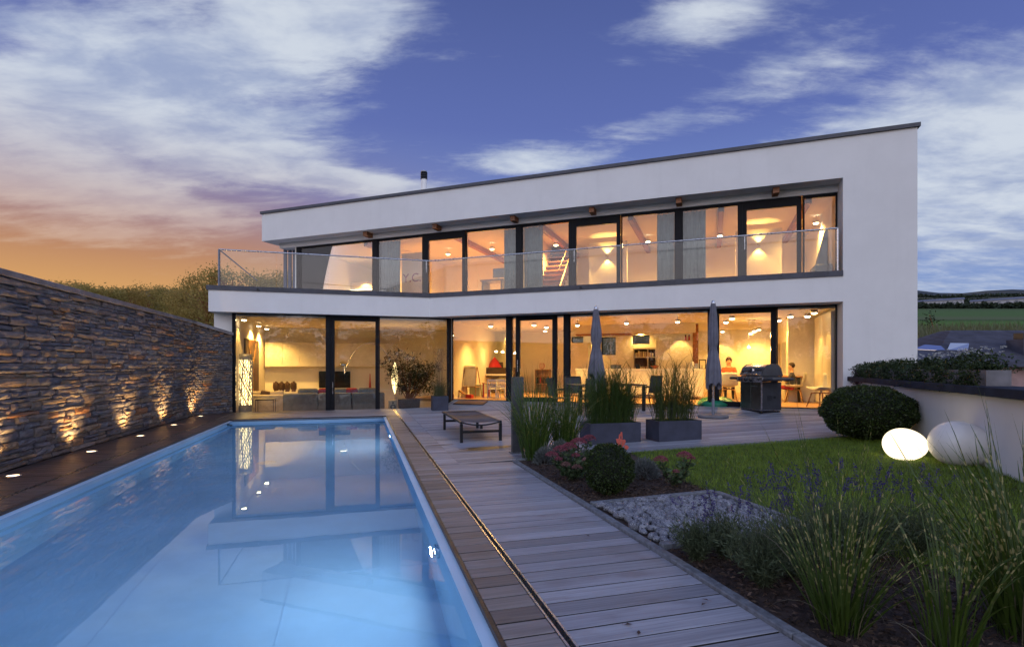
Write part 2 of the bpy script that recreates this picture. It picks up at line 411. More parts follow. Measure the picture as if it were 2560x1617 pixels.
def zebra_mat(name, green, green2, bar, period=.075, bars=.5):
    """grass blade with pale bars across it (uv: x blade number, y metres along)"""
    m, t, b = new_mat(name); uv = t.node('ShaderNodeUVMap'); u, v, _ = t.sep(uv.outputs[0])
    bl = t.math('FLOOR', t.math('DIVIDE', t.math('ADD', u, .5), 2.0)); wn = t.node('ShaderNodeTexWhiteNoise', noise_dimensions='1D'); t.l.new(bl, wn.inputs['W'])
    ph = t.math('ADD', t.math('DIVIDE', v, period), t.math('MULTIPLY', wn.outputs[0], 5.0))
    ph = t.math('ADD', ph, t.math('MULTIPLY', t.noise(t.comb(t.math('MULTIPLY', bl, 7.3), t.math('MULTIPLY', v, 7.0), 0.0), 1.0, 2), 2.2))
    fr = t.math('FRACT', ph); bar_f = t.math('MULTIPLY', t.sstep(t.math('ABSOLUTE', t.math('SUBTRACT', fr, .5)), .17, .10), bars)
    bar_f = t.math('MULTIPLY', bar_f, t.sstep(v, .22, .42))
    bar_f = t.math('MULTIPLY', bar_f, t.sstep(t.noise(t.comb(t.math('MULTIPLY', bl, 3.7), t.math('MULTIPLY', v, 14.0), 4.0), 1.0, 1), .40, .52))
    c = t.mix(wn.outputs[0], green, green2)
    c = t.mix(bar_f, c, bar)
    t.l.new(c, b.inputs['Base Color']); b.inputs['Roughness'].default_value = .45
    tl = t.node('ShaderNodeBsdfTranslucent'); t.l.new(c, tl.inputs[0]); mx = t.node('ShaderNodeMixShader'); mx.inputs[0].default_value = .3
    t.l.new(b.outputs[0], mx.inputs[1]); t.l.new(tl.outputs[0], mx.inputs[2]); t.l.new(mx.outputs[0], t.n['Material Output'].inputs[0])
    return m

MT = {}
MT['plaster'] = plaster_mat('white_render', (.80,.79,.78))
MT['plaster_in'] = plaster_mat('interior_plaster', (.84,.80,.72))
MT['trim'] = pm('anthracite_sheet', (.055,.058,.078), .45, .15, 3, .05)
MT['frame'] = pm('dark_window_frame', (.012,.012,.015), .6, .1, 8, spec=.15)
MT['steel'] = pm('brushed_steel', (.55,.56,.60), .28, .08, 20, metal=1.0)
MT['chrome'] = pm('polished_steel', (.75,.75,.77), .12, .05, 10, metal=1.0)
MT['grey_metal'] = pm('grey_coated_metal', (.22,.23,.27), .4, .08, 6)
MT['glass'] = glass('window_glass', (.95,.96,.95), 1.52, 1.0)
MT['rail_glass'] = glass('railing_glass', (.95,.97,.965), 1.5, .8)
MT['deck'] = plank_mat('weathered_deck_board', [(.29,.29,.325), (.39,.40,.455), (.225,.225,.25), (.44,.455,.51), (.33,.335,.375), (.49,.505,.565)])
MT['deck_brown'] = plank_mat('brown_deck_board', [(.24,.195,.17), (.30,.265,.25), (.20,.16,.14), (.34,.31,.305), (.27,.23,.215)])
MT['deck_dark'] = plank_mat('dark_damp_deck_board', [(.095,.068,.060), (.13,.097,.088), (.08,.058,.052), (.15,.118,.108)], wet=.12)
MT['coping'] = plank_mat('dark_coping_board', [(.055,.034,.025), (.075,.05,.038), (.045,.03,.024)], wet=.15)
MT['board_edge'] = pm('dirty_board_edge', (.018,.015,.015), .9, .2, 9)
MT['under'] = pm('under_deck_shade', (.008,.007,.007), .9, .1, 5)
MT['stone'] = stone_mat()
MT['stone_cap'] = pm('stone_coping_slab', (.20,.19,.20), .7, .15, 4, .3, 60)
MT['mortar'] = pm('wall_core', (.03,.028,.03), .95, .2, 5)
MT['concrete'] = pm('concrete', (.24,.235,.23), .85, .15, 3, .3, 50)
MT['edging'] = pm('granite_edging', (.17,.18,.20), .75, .2, 25, .4, 120)
MT['liner'] = pm('pool_liner', (.48,.68,.86), .45, .04, 1.5)
MT['mulch'] = pm('bark_mulch_ground', (.055,.034,.026), .95, .3, 14, 1.0, 60)
MT['chip'] = leaf_mat('bark_chip', (.03,.018,.014), (.075,.045,.034), (.15,.10,.075), .9, 0)
MT['soil'] = pm('garden_soil', (.06,.05,.03), .95, .3, 3, .6, 30)
MT['lawn'] = leaf_mat('lawn_grass', (.13,.205,.020), (.205,.30,.030), (.28,.37,.045), .5, .25)
MT['lawn_base'] = pm('lawn_thatch', (.05,.075,.012), .95, .3, 8, .6, 60)
MT['planter'] = pm('fibre_cement_planter', (.050,.054,.085), .7, .12, 5, .15, 60)
MT['black'] = pm('black_lacquer', (.012,.012,.014), .35, .1, 5)
MT['white'] = pm('white_lacquer', (.80,.80,.77), .4, .04, 3)
MT['cabinet'] = pm('cream_cabinet', (.74,.70,.62), .45, .05, 2)
MT['wood'] = pm('oak', (.36,.19,.08), .45, .25, 3, .1, 30, stretch=(1,8,8))
MT['wood_red'] = pm('reddish_timber', (.30,.115,.04), .5, .2, 3, .1, 30, stretch=(1,8,8))
MT['parquet'] = pm('parquet_floor', (.50,.29,.14), .35, .2, 2, .05, 20, stretch=(1,7,1))
MT['fabric_grey'] = pm('grey_upholstery', (.20,.21,.21), .9, .1, 6, .4, 250)
MT['fabric_beige'] = pm('beige_upholstery', (.55,.46,.33), .9, .1, 6, .4, 250)
MT['red'] = pm('red_lacquer', (.45,.015,.015), .4, .1, 5)
MT['red_cloth'] = pm('red_cloth', (.35,.02,.02), .8, .2, 5, .2, 90)
MT['mesh_dark'] = pm('dark_mesh_fabric', (.045,.044,.055), .6, .15, 6, .3, 300)
MT['lounger_fabric'] = pm('taupe_mesh_fabric', (.115,.095,.10), .75, .1, 6, .3, 300)
MT['umbrella'] = pm('grey_umbrella_cloth', (.15,.15,.185), .85, .12, 4, .2, 120)
MT['green_plastic'] = pm('green_plastic', (.01,.20,.10), .38, .08, 4)
MT['grill_dark'] = pm('charcoal_enamel', (.045,.047,.055), .4, .1, 6)
MT['grill_green'] = pm('stainless_door', (.20,.21,.19), .3, .1, 6, metal=.9)
MT['terracotta'] = pm('dark_clay', (.07,.035,.025), .8, .2, 6)
MT['coral'] = pm('coral_painted_metal', (.62,.12,.085), .55, .12, 9)
MT['coral_pale'] = pm('pale_coral_painted_metal', (.70,.24,.22), .55, .08, 9)
MT['curtain'] = pm('grey_green_curtain', (.26,.30,.30), .9, .1, 4, .1, 60)
MT['screen'] = pm('dark_screen', (.008,.008,.010), .12, .1, 3)
MT['paper'] = pm('cream_paper', (.75,.68,.45), .8, .05, 5)
MT['lamp_white'] = pm('opal_plastic', (.80,.76,.70), .35, .04, 3, spec=.4)
MT['bulb'] = emit('warm_bulb', (1,.74,.40), 22)
MT['deck_bulb'] = emit('deck_light_glass', (1,.74,.42), 7)
MT['bulb_soft'] = emit('warm_shade', (1,.66,.26), 5)
MT['post'] = pm('dark_slab', (.075,.077,.085), .6, .15, 4, .1, 40)
MT['cap'] = pm('dark_sheet_coping', (.034,.042,.066), .85, .15, 3, .05, spec=.08)
MT['fin'] = pm('blue_grey_fin', (.085,.10,.15), .5, .1, 4)
WARM = (1, .55, .12)
def lamp_light(kind, parent, loc, power, color=WARM, size=.08, rot=None, spot=None, blend=.3, name='lamp_light'):
    d = bpy.data.lights.new(name, kind); d.energy = power; d.color = color
    if kind in ('POINT', 'SPOT'): d.shadow_soft_size = size
    if kind == 'SPOT': d.spot_size = R(spot or 90); d.spot_blend = blend
    if kind == 'AREA': d.size = size; d.shape = 'DISK'
    o = bpy.data.objects.new(name, d); COL.objects.link(o); o.parent = parent; o.location = loc
    if rot: o.rotation_euler = rot
    return o
# ================================================================== the setting
# ---- terrain to the horizon
KR = [0, 26, 45, 70, 150, 400, 900, 2000, 4000, 7000]
KK = [-.10, -.10, .042, .076, .095, .1065, .117, .128, .1375, .137]
def terrain_z(x, y):
    r = math.hypot(x, y); a = math.atan2(x, y)
    if r < 27: return -2.2 if r < 24 else -2.2+(r-24)/3*1.2
    k = float(np.interp(r, KR, KK)); front = .5+.5*math.cos(a); front = min(1, max(0, (front-.25)/.35)); front = front*front*(3-2*front)
    z = 1.3+r*k*max(.55, math.cos(a))
    bump = 0
    if r > 1500:
        bump = (7*math.sin(a*9+1)+5*math.sin(a*23+2)+9*math.exp(-((a-R(37.5))/R(1.6))**2)+3*math.sin(a*61))*(r-1500)/2500*1.6
    return front*(z+bump)+(1-front)*(-.6+r*.012)
radii = [0.5]+list(np.geomspace(6, 60, 22))+list(np.geomspace(66, 7000, 34)); NA = 240
tv = []; tf = []
for i, r in enumerate(radii):
    for k in range(NA):
        a = 2*math.pi*k/NA; x, y = r*math.sin(a), r*math.cos(a); tv.append((x, y, terrain_z(x, y)))
for i in range(len(radii)-1):
    for k in range(NA): tf.append((i*NA+k, i*NA+(k+1)%NA, (i+1)*NA+(k+1)%NA, (i+1)*NA+k)[::-1])
def terrain_mat():
    m, t, b = new_mat('fields'); tc = t.node('ShaderNodeTexCoord'); p = tc.outputs['Object']; x, y, z = t.sep(p)
    r = t.math('SQRT', t.math('ADD', t.math('MULTIPLY', x, x), t.math('MULTIPLY', y, y)))
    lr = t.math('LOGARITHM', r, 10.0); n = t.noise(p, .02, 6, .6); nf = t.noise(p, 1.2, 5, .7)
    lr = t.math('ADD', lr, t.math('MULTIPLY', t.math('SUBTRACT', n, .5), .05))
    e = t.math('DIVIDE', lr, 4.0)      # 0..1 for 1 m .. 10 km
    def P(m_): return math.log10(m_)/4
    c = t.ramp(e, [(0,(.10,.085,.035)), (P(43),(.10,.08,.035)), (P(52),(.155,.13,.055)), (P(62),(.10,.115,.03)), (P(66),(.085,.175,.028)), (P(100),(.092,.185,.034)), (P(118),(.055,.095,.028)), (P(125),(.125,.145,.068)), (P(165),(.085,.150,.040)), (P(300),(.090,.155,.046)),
                 (P(600),(.075,.10,.042)), (P(950),(.095,.10,.06)), (P(1500),(.085,.09,.055)), (P(2300),(.11,.105,.075)), (P(2900),(.055,.068,.075)), (1,(.060,.075,.095))])  # farthest stops: blue-grey haze of distance put into the hill colour
    patch = t.noise(t.mapping(p, scale=(.004,.0012,0), rot=(0,0,R(-35))), 1.0, 3, .5)
    c = t.mix(t.math('MULTIPLY', t.sstep(patch, .5, .62), t.sstep(lr, 2.7, 3.1)), c, (.13,.115,.075))
    c = t.mix(t.math('MULTIPLY', t.sstep(nf, .45, .75), t.sstep(lr, 1.82, 1.70)), c, (.21,.17,.09))
    t.l.new(c, b.inputs['Base Color']); b.inputs['Roughness'].default_value = 1; b.inputs['Specular IOR Level'].default_value = .1
    return m
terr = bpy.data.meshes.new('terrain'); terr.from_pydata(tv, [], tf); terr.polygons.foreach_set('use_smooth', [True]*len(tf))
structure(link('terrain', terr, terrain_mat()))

# ---- swimming pool
PS0, PS1, PT0, PT1 = -3.74, -.02, .02, 12.6
WZ = -.105; PZ = -1.5
pool = thing('swimming_pool', 'long rectangular swimming pool of pale blue liner filled with still water', 'swimming pool', st((PS0+PS1)/2, (PT0+PT1)/2, 0), ROT_S)
hw, hl = (PS1-PS0)/2, (PT1-PT0)/2
b = MB()
b.add([(-hw,-hl,PZ),(hw,-hl,PZ),(hw,hl,PZ),(-hw,hl,PZ)], [(0,1,2,3)]); b.build('pool_floor', MT['liner'], pool)
for (x0,y0,x1,y1) in ((-hw,hl,hw,hl), (hw,hl,hw,-hl), (hw,-hl,-hw,-hl), (-hw,-hl,-hw,hl)):
    nx, ny = (y1-y0), -(x1-x0); L_ = math.hypot(nx, ny); nx, ny = -nx/L_*.08, -ny/L_*.08
    b = MB(); b.add([(x0,y0,PZ),(x1,y1,PZ),(x1,y1,-.03),(x0,y0,-.03),(x1+nx*-1,y1-ny,-.03),(x0-nx,y0-ny,-.03)], [(0,1,2,3),(3,2,4,5)]); b.build('pool_wall', MT['liner'], pool)
for k in range(1, 3):                                     # welded seams of the liner
    b = MB(); x = -hw+2*hw*k/3; b.box(x-.004, x+.004, -hl+.03, hl-.03, PZ+.001, PZ+.003); b.build('liner_seam', MT['liner'], pool)
def water_mat():
    m = bpy.data.materials.new('pool_water'); m.use_nodes = True; t = NT(m.node_tree); t.n.clear()
    tc = t.node('ShaderNodeTexCoord'); g = t.node('ShaderNodeBsdfGlass'); g.inputs['IOR'].default_value = 1.33; g.inputs['Roughness'].default_value = 0; g.inputs['Color'].default_value = (.80,.92,1,1)
    n = t.noise(t.mapping(tc.outputs['Object'], scale=(1.0,.6,1)), 1.6, 3, .5, .3); n2 = t.noise(tc.outputs['Object'], 7, 3, .5)
    bn = t.node('ShaderNodeBump'); bn.inputs['Strength'].default_value = .035; bn.inputs['Distance'].default_value = .02
    t.l.new(t.math('ADD', n, t.math('MULTIPLY', n2, .12)), bn.inputs['Height']); t.l.new(bn.outputs[0], g.inputs['Normal'])
    o = t.node('ShaderNodeOutputMaterial'); t.l.new(g.outputs[0], o.inputs[0]); return m
b = MB(); b.quad((-hw+.001,-hl+.001,WZ),(hw-.001,-hl+.001,WZ),(hw-.001,hl-.001,WZ),(-hw+.001,hl-.001,WZ)); b.build('water', water_mat(), pool)
def pool_xy(s, t): return s-(PS0+PS1)/2, -(t-(PT0+PT1)/2)
MT['pool_bulb'] = emit('pool_lamp_glass', (.80,.93,1), 30)
for t_, zz, pw in ((9.75, -.62, 22), (2.98, -.55, 26), (12.3, -.62, 22)):  # the last one, out of view, is added to brighten the water
    x, y = pool_xy(PS1, t_)
    e = MB(); ring = [(.115,0),(.115,.03),(.085,.035),(.08,.012),(.0005,.012)]
    e.M = Matrix.Translation((x, y, zz)) @ Matrix.Rotation(R(-90), 4, 'Y')
    e.lathe(ring, 20); lo = e.build('pool_lamp', MT['steel'], pool)
    e = MB(); e.M = Matrix.Translation((x-.015, y, zz)) @ Matrix.Rotation(R(-90), 4, 'Y'); e.lathe([(.075,0),(.05,.012),(.0005,.014)], 18); e.build('lamp_glass', MT['pool_bulb'], lo)
    lamp_light('AREA', lo, (x-.06, y, zz), pw, (.62,.84,1), .16, (0, R(90), 0), name='pool_light')
x, y = pool_xy(*inv_st(*G(667, 1278, -1.2).xy))
e = MB(); e.lathe([(.15,0),(.15,.012),(.12,.02),(.0005,.02)], 24, (x, y, PZ+.001)); dr = e.build('floor_drain', MT['white'], pool)
for r_ in (.035, .07, .10):
    for k in range(int(r_*130)):
        a = 2*math.pi*k/int(r_*130); e = MB(); e.cyl(x+r_*math.cos(a), y+r_*math.sin(a), PZ+.0215, PZ+.0235, .009, n=6); e.build('drain_hole', MT['grey_metal'], dr)
x, y = pool_xy(PS0+.02, .35); e = MB(); e.M = Matrix.Translation((x, y, -.10)); e.tube([(0,0,0),(.05,0,-.01),(.11,0,-.02)], [.035,.03,.022], 10); e.build('inlet_nozzle', MT['black'], pool)

# ---- decks: every board on its own
def board_mesh(Lx, Wy, th=.028, c=.0025):
    prof = [(0,-th),(Wy,-th),(Wy,-c),(Wy-c,0),(c,0),(0,-c)]
    b = MB(); n = len(prof); vs = [(0,p[0],p[1]) for p in prof]+[(Lx,p[0],p[1]) for p in prof]
    sides = [(i,(i+1)%n,n+(i+1)%n,n+i) for i in range(n)]
    b.add(vs, [sides[2],sides[3],sides[4]]+[tuple(range(n))[::-1], tuple(range(n,2*n))]); b.m = 1
    b.add(vs, [sides[0],sides[1],sides[5]])
    return b.mesh('plank')
def deck_base(name, label=None):
    o = bpy.data.objects.new(name, None); COL.objects.link(o); structure(o)
    return o
PITCH = .1500; BW = .1385
mesh_cache = {}
def plank(parent, s0, s1, t_near, mat, tilt=True, z=0.0):
    """board along u whose near edge is at t_near"""
    L_ = round(s1-s0, 3); key = (L_, mat.name)
    me = mesh_cache.get(key)
    if me is None: me = board_mesh(L_, BW); me.materials.append(mat); me.materials.append(MT['board_edge']); mesh_cache[key] = me
    o = bpy.data.objects.new('plank', me); COL.objects.link(o); o.parent = parent
    dz = random.uniform(-.0012, .0012)
    o.location = st(s0, t_near, slope(s0)+dz+z)
    o.rotation_euler = (random.uniform(-.004,.004), -math.atan(.0195) if (s0 > .55 and tilt) else 0, ROT_S)
    return o
path = deck_base('pool_path_deck'); edge_strip = deck_base('pool_edge_deck'); wall_deck = deck_base('wall_side_deck'); terrace = deck_base('terrace_deck'); end_deck = deck_base('pool_end_deck')
wet_rows = set(range(11, 17))
t_ = 13.2; i = 0
while t_ > -.02:                                       # strip of coping boards right of the pool, and the path
    far = t_ < 4.6
    plank(edge_strip, .0, .262, t_, MT['deck_brown'])
    if t_ > 7.35: plank(path, .318, 1.318, t_, MT['deck'], tilt=False)
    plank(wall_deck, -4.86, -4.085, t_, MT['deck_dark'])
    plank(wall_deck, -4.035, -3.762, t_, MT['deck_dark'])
    t_ -= PITCH; i += 1
t_ = -.03
while t_ > -2.15:
    sj = random.uniform(-3.2, -1.2)
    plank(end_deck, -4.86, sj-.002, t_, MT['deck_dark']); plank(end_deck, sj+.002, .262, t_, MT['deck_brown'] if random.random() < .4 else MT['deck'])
    t_ -= PITCH
WALL_R = 11.10                                          # retaining wall, in the right wing's frame
def s_limit(t, d):                                      # where a board line meets the plane d of the right wing
    p0 = st(0, t); a0, d0 = inv_rw(p0.x, p0.y); p1 = st(1, t); a1, d1 = inv_rw(p1.x, p1.y)
    sd = (d-d0)/(d1-d0); sa = (WALL_R-.02-a0)/(a1-a0) if a1 > a0 else 99
    return min(sd, sa)
t_ = 7.345
while t_ > -2.15:
    smax = min(s_limit(t_, .5), s_limit(t_-PITCH, .5)); s0 = .318
    s_ = .318; first = True
    if smax > .7:
        plank(terrace, .318, .598, t_, MT['deck'], False); s_ = .602
        while s_ < smax-.05:
            L_ = random.uniform(3.2, 4.6); e_ = min(s_+L_, smax)
            if smax-e_ < .9: e_ = smax
            plank(terrace, s_, e_, t_, MT['deck']); s_ = e_+.004
    else: plank(terrace, .318, max(.5, min(smax, 2.0)), t_, MT['deck'], False)
    t_ -= PITCH
# ramp of boards up to the door sills along the right front
FLOOR_R = .26
ramp = deck_base('door_ramp_deck')
def deck_z(p): return ground_z(p.x, p.y)
NR = 6
for k in range(NR):
    d0, d1 = .60-k*.155, .60-(k+1)*.155+.006
    cuts = [.62, 3.6, 7.1, 10.88]
    for a0, a1 in zip(cuts[:-1], cuts[1:]):
        vs = []
        for a in (a0, a1-.005):
            for d in (d0, d1):
                p = rw(a, d); z0 = deck_z(p); f = max(0, 1-(.60-d)/(.155*NR)); p.z = z0+.004+(FLOOR_R-.015-z0)*f; vs.append(p)
        low = [v-Vector((0,0,.03)) for v in vs]
        c = vs[0]; b = MB(); pts = [Matrix.Rotation(-ROT_R, 4, 'Z') @ (v-c) for v in vs+low]
        b.add(pts, [(0,1,3,2),(4,6,7,5),(0,4,5,1),(2,3,7,6),(1,5,7,3),(0,2,6,4)]); o = b.build('plank', MT['deck'], ramp); o.location = c; o.rotation_euler = (0,0,ROT_R)
b = MB(); p0, p1 = rw(.60,.62), rw(.60,-.33)
q0, q1 = rw(.52,.62), rw(.52,-.33)
b.add([(*p0.xy,-.02),(*p1.xy,-.02),(*p0.xy,FLOOR_R),(*q0.xy,-.02),(*q1.xy,-.02),(*q0.xy,FLOOR_R),(*p1.xy,.035),(*q1.xy,.035)], [(0,1,6,2),(3,5,7,4),(2,6,7,5),(1,4,7,6),(0,2,5,3)])
b.build('ramp_cheek', MT['concrete'], ramp)
# solid beds under the boards, near-black to stand for the shade there
structure(SB().prism([(-4.9,-13.3),(-3.76,-13.3),(-3.76,.0),(-3.76,2.2),(-4.9,2.2)], -.5, -.06).build('deck_bed', MT['under']))
structure(SB().prism([(-3.76,.0),(.0,.0),(.0,2.2),(-3.76,2.2)], -.5, -.06).build('deck_bed', MT['under']))
structure(SB().prism([(-.0,-13.3),(1.36,-13.3),(1.36,2.2),(.0,2.2)], -.5, -.06).build('deck_bed', MT['under']))
b = MB(); pts = [(1.36,-7.35),(11.8,-7.35),(11.8,2.6),(1.36,2.6)]
vs = [M_S @ Vector((x,y,slope(x)-.05)) for x,y in pts]; lo = [v-Vector((0,0,.5)) for v in vs]
b.add(vs+lo, [(0,1,2,3),(0,4,5,1),(1,5,6,2),(2,6,7,3),(3,7,4,0)]); structure(b.build('deck_bed', MT['under']))
# coping boards round the pool, steel drainage channels
cop = deck_base('pool_coping')
for (x0,x1,y0,y1) in ((-.028,-.002,-13.2,.0), (-3.762,-3.736,-13.2,.0), (-3.736,-.03,-.03,-.004)):
    n = 4 if abs(y1-y0) > 1 else 2
    for k in range(n):
        if abs(y1-y0) > 1:
            ya, yb = y0+(y1-y0)*k/n, y0+(y1-y0)*(k+1)/n-.003; bb = SB().box(x0, x1, ya, yb, -.055, -.002)
        else:
            xa, xb = x0+(x1-x0)*k/n, x0+(x1-x0)*(k+1)/n-.003; bb = SB().box(xa, xb, y0, y1, -.055, -.002)
        bb.build('coping_board', MT['coping'], cop)
ch = thing('drain_channel', 'narrow steel slot channel running along the right of the pool path', 'drain channel', st(.29, 13.2), ROT_S)
for x0, x1, z1 in ((-.026,-.014,.004), (.014,.026,.004)):
    MB().box(x0, x1, 0, 15.3, -.04, z1).build('steel_edge', MT['steel'], ch)
MB().box(-.0135, .0135, 0, 15.3, -.04, -.028).build('slot', MT['black'], ch)
ch = thing('drain_channel', 'thin steel channel in the dark deck between pool and stone wall', 'drain channel', st(-4.06, 13.2), ROT_S)
MB().box(-.018, -.008, 0, 15.2, -.04, .004).build('steel_edge', MT['steel'], ch); MB().box(.008, .018, 0, 15.2, -.04, .004).build('steel_edge', MT['steel'], ch)
MB().box(-.0075, .0075, 0, 15.2, -.04, -.025).build('slot', MT['black'], ch)
# granite edging along path, terrace and pebble bed: one setter after the other
edg = deck_base('garden_edging')
def edging(s0, t0, s1, t1, wd=.062, top=.012, step=1.0):
    L_ = math.hypot(s1-s0, t1-t0); n = max(1, round(L_/step)); ds, dt = (s1-s0)/L_, (t1-t0)/L_
    for k in range(n):
        a, bb = L_*k/n+.002, L_*(k+1)/n-.002
        m = MB(); m.rbox(0, bb-a, -wd/2, wd/2, -.2, top, .006, 1, False)
        p = st(s0+ds*a, t0+dt*a); z = slope(inv_st(p.x,p.y)[0]); o = m.build('edging_stone', MT['edging'], edg)
        p1 = st(s0+ds*bb, t0+dt*bb); o.location = (p.x, p.y, z+random.uniform(-.002,.002)); o.rotation_euler = (0, -math.atan2(slope(s0+ds*bb)-slope(s0+ds*a), bb-a), math.atan2(p1.y-p.y, p1.x-p.x))
edging(1.352, 13.2, 1.352, 7.38, .064); edging(1.39, 7.345, 11.2, 7.345, .06)
edging(1.39, 9.79, 2.72, 9.79, .06, .03); edging(2.72, 9.83, 2.72, 10.97, .06, .03); edging(2.68, 10.97, 1.39, 10.97, .06, .03)
# wet stains on the terrace boards beside the lounger
def stain_mat():
    m, t, b = new_mat('wet_stain'); b.inputs['Base Color'].default_value = (.035,.026,.03,1); b.inputs['Roughness'].default_value = .42
    return m
SM = stain_mat()
for px, py, sx, sy in ((1245,1117,.62,.10), (1200,1124,.30,.055), (1090,1113,.28,.035)):
    c = G(px, py); n = 26; pts = []
    for k in range(n):
        a = 2*math.pi*k/n; rr = 1+.22*math.sin(3*a+px)+.12*math.sin(7*a)
        pts.append((sx*rr*math.cos(a), sy*rr*math.sin(a), .0035))
    b = MB(); b.add(pts, [tuple(range(n))]); o = b.build('water_puddle', SM, None, c, ROT_S); o.rotation_euler = (0, -math.atan(.0195), ROT_S)
    tag(o, {1245: 'larger dark wet patch on the boards in front of the lounger', 1200: 'small dark wet patch beside the larger one near the grey post', 1090: 'thin dark wet streak on the boards left of the lounger'}[px], 'puddle')

# ---- dry-stone wall
stone_wall = thing('stone_wall', 'long wall of stacked rough slate stones with a flat grey coping beside the pool', 'wall', st(-4.9, 0, 0), ROT_S)
WT0, WT1, WH = -1.45, 8.2, 2.40                           # along t, and height of the stonework
MB().box(-.25, -.03, -WT1, -WT0, -.5, WH).build('wall_core', MT['mortar'], stone_wall)
def stone_verts(x0, x1, z0, z1, out):
    """rough stone: y -> along the wall, front face bulges to +x; returned as verts/faces with x outwards"""
    nu, nv = 4, 3; vs = []; fs = []
    for j in range(nv+1):
        for i in range(nu+1):
            u, v = i/nu, j/nv
            edge = (i in (0,nu)) + (j in (0,nv))
            o_ = out + random.uniform(-.012,.012) - (.018 if edge else 0) - (.01 if edge == 2 else 0)
            y = x0+(x1-x0)*u + (0 if i in (0,nu) else random.uniform(-.02,.02)) + (random.uniform(-.006,.006) if i in (0,nu) else 0)
            z = z0+(z1-z0)*v + (random.uniform(-.006,.006))
            vs.append((o_, y, z))
    nb = len(vs)
    for j in (0, nv):
        for i in (0, nu): p = vs[j*(nu+1)+i]; vs.append((-.04, p[1], p[2]))
    for j in range(nv):
        for i in range(nu): a = j*(nu+1)+i; fs.append((a, a+1, a+nu+2, a+nu+1))
    B0, B1, B2, B3 = nb, nb+1, nb+2, nb+3
    bot = [i for i in range(nu+1)]; top = [nv*(nu+1)+i for i in range(nu+1)]
    fs.append(tuple([B0, B1]+bot[::-1])); fs.append(tuple(top+[B3, B2]))
    lf = [j*(nu+1) for j in range(nv+1)]; rt = [j*(nu+1)+nu for j in range(nv+1)]
    fs.append(tuple(lf+[B2, B0])); fs.append(tuple([B1, B3]+rt[::-1]))
    return vs, fs
stones = []; z = 0.0
while z < WH-.03:
    hgt = random.choice([.05,.06,.065,.075,.085,.095,.11,.125]); hgt = min(hgt, WH-z)
    if WH-z-hgt < .04: hgt = WH-z
    y = -WT1+random.uniform(0,.3)
    while y < -WT0-.05:
        ln = random.uniform(.16,.62)*(1.15 if hgt < .08 else .95); ln = min(ln, -WT0-y)
        split = hgt > .105 and random.random() < .35
        parts = [(z, z+hgt*.5), (z+hgt*.5, z+hgt)] if split else [(z, z+hgt)]
        for za, zb in parts: stones.append((y, y+ln, za, zb))
        y += ln
    z += hgt
def app_size(sn):
    p = st(-4.85, -(sn[0]+sn[1])/2, (sn[2]+sn[3])/2); 
    if p.y < 4.6 or -(sn[0]+sn[1])/2 > 6.75: return 0
    return (sn[1]-sn[0])*(sn[3]-sn[2])/p.y**2.6
stones.sort(key=app_size, reverse=True)
rest = MB()
for k, sn in enumerate(stones):
    g = .003; vs, fs = stone_verts(sn[0]+g, sn[1]-g, sn[2]+g, sn[3]-g, random.uniform(.018,.062))
    if k < 300:
        c = ((sn[0]+sn[1])/2, (sn[2]+sn[3])/2); b = MB(); b.add([(v[0], v[1]-c[0], v[2]-c[1]) for v in vs], fs); b.build('stone', MT['stone'], stone_wall, (0, c[0], c[1]))
    else: rest.add(vs, fs)
# short return of the wall to the house corner, its top falling
qa, qb = inv_st(*st(-4.875,-1.43).xy), inv_st(*st(-4.13,-2.06).xy)
pa_, pb_ = Vector((qa[0]+4.9, -qa[1])), Vector((qb[0]+4.9, -qb[1])); RL = (pb_-pa_).length; ra = math.atan2(pb_.y-pa_.y, pb_.x-pa_.x)
rest.M = Matrix.Translation((pa_.x,pa_.y,0)) @ Matrix.Rotation(ra-R(90), 4, 'Z')
def top_at(y): return WH-.25*max(0,y)/RL
z = 0.0
while z < WH-.03:
    hgt = random.choice([.045,.055,.06,.07,.08]); y = random.uniform(-.1,0)
    while y < RL-.02:
        ln = random.uniform(.08,.26); e_ = min(y+ln, RL); zt = min(z+hgt, top_at((y+e_)/2))
        if zt-z > .012: vs, fs = stone_verts(y+.003, e_-.003, z+.003, zt-.003, random.uniform(.012,.04)); rest.add(vs, fs)
        y = e_
    z += hgt
core = MB(); core.M = rest.M; core.add([(-.2,0,-.3),(-.02,0,-.3),(-.02,RL,-.3),(-.2,RL,-.3),(-.2,0,WH),(-.02,0,WH),(-.02,RL,WH-.25),(-.2,RL,WH-.25)], [(0,3,2,1),(4,5,6,7),(0,1,5,4),(1,2,6,5),(2,3,7,6),(3,0,4,7)]); core.build('wall_core', MT['mortar'], stone_wall)
cap = MB(); cap.M = rest.M; cap.add([(-.24,-.05,WH+.004),(.07,-.02,WH+.004),(.07,RL,WH-.246),(-.24,RL,WH-.246),(-.24,-.05,WH+.086),(.07,-.02,WH+.086),(.07,RL,WH-.166),(-.24,RL,WH-.166)], [(0,3,2,1),(4,5,6,7),(0,1,5,4),(1,2,6,5),(2,3,7,6),(3,0,4,7)]); cap.build('coping_slab', MT['stone_cap'], stone_wall)
rest.M = None
stuff(rest.build('stones', MT['stone'], stone_wall))
k = 0; y = -WT1
while y < -WT0-.02:
    e_ = min(y+1.2, -WT0); MB().rbox(-.29, .07, y+.002, e_-.002, WH+.004, WH+.084, .006, 1, False).build('coping_slab', MT['stone_cap'], stone_wall); y = e_

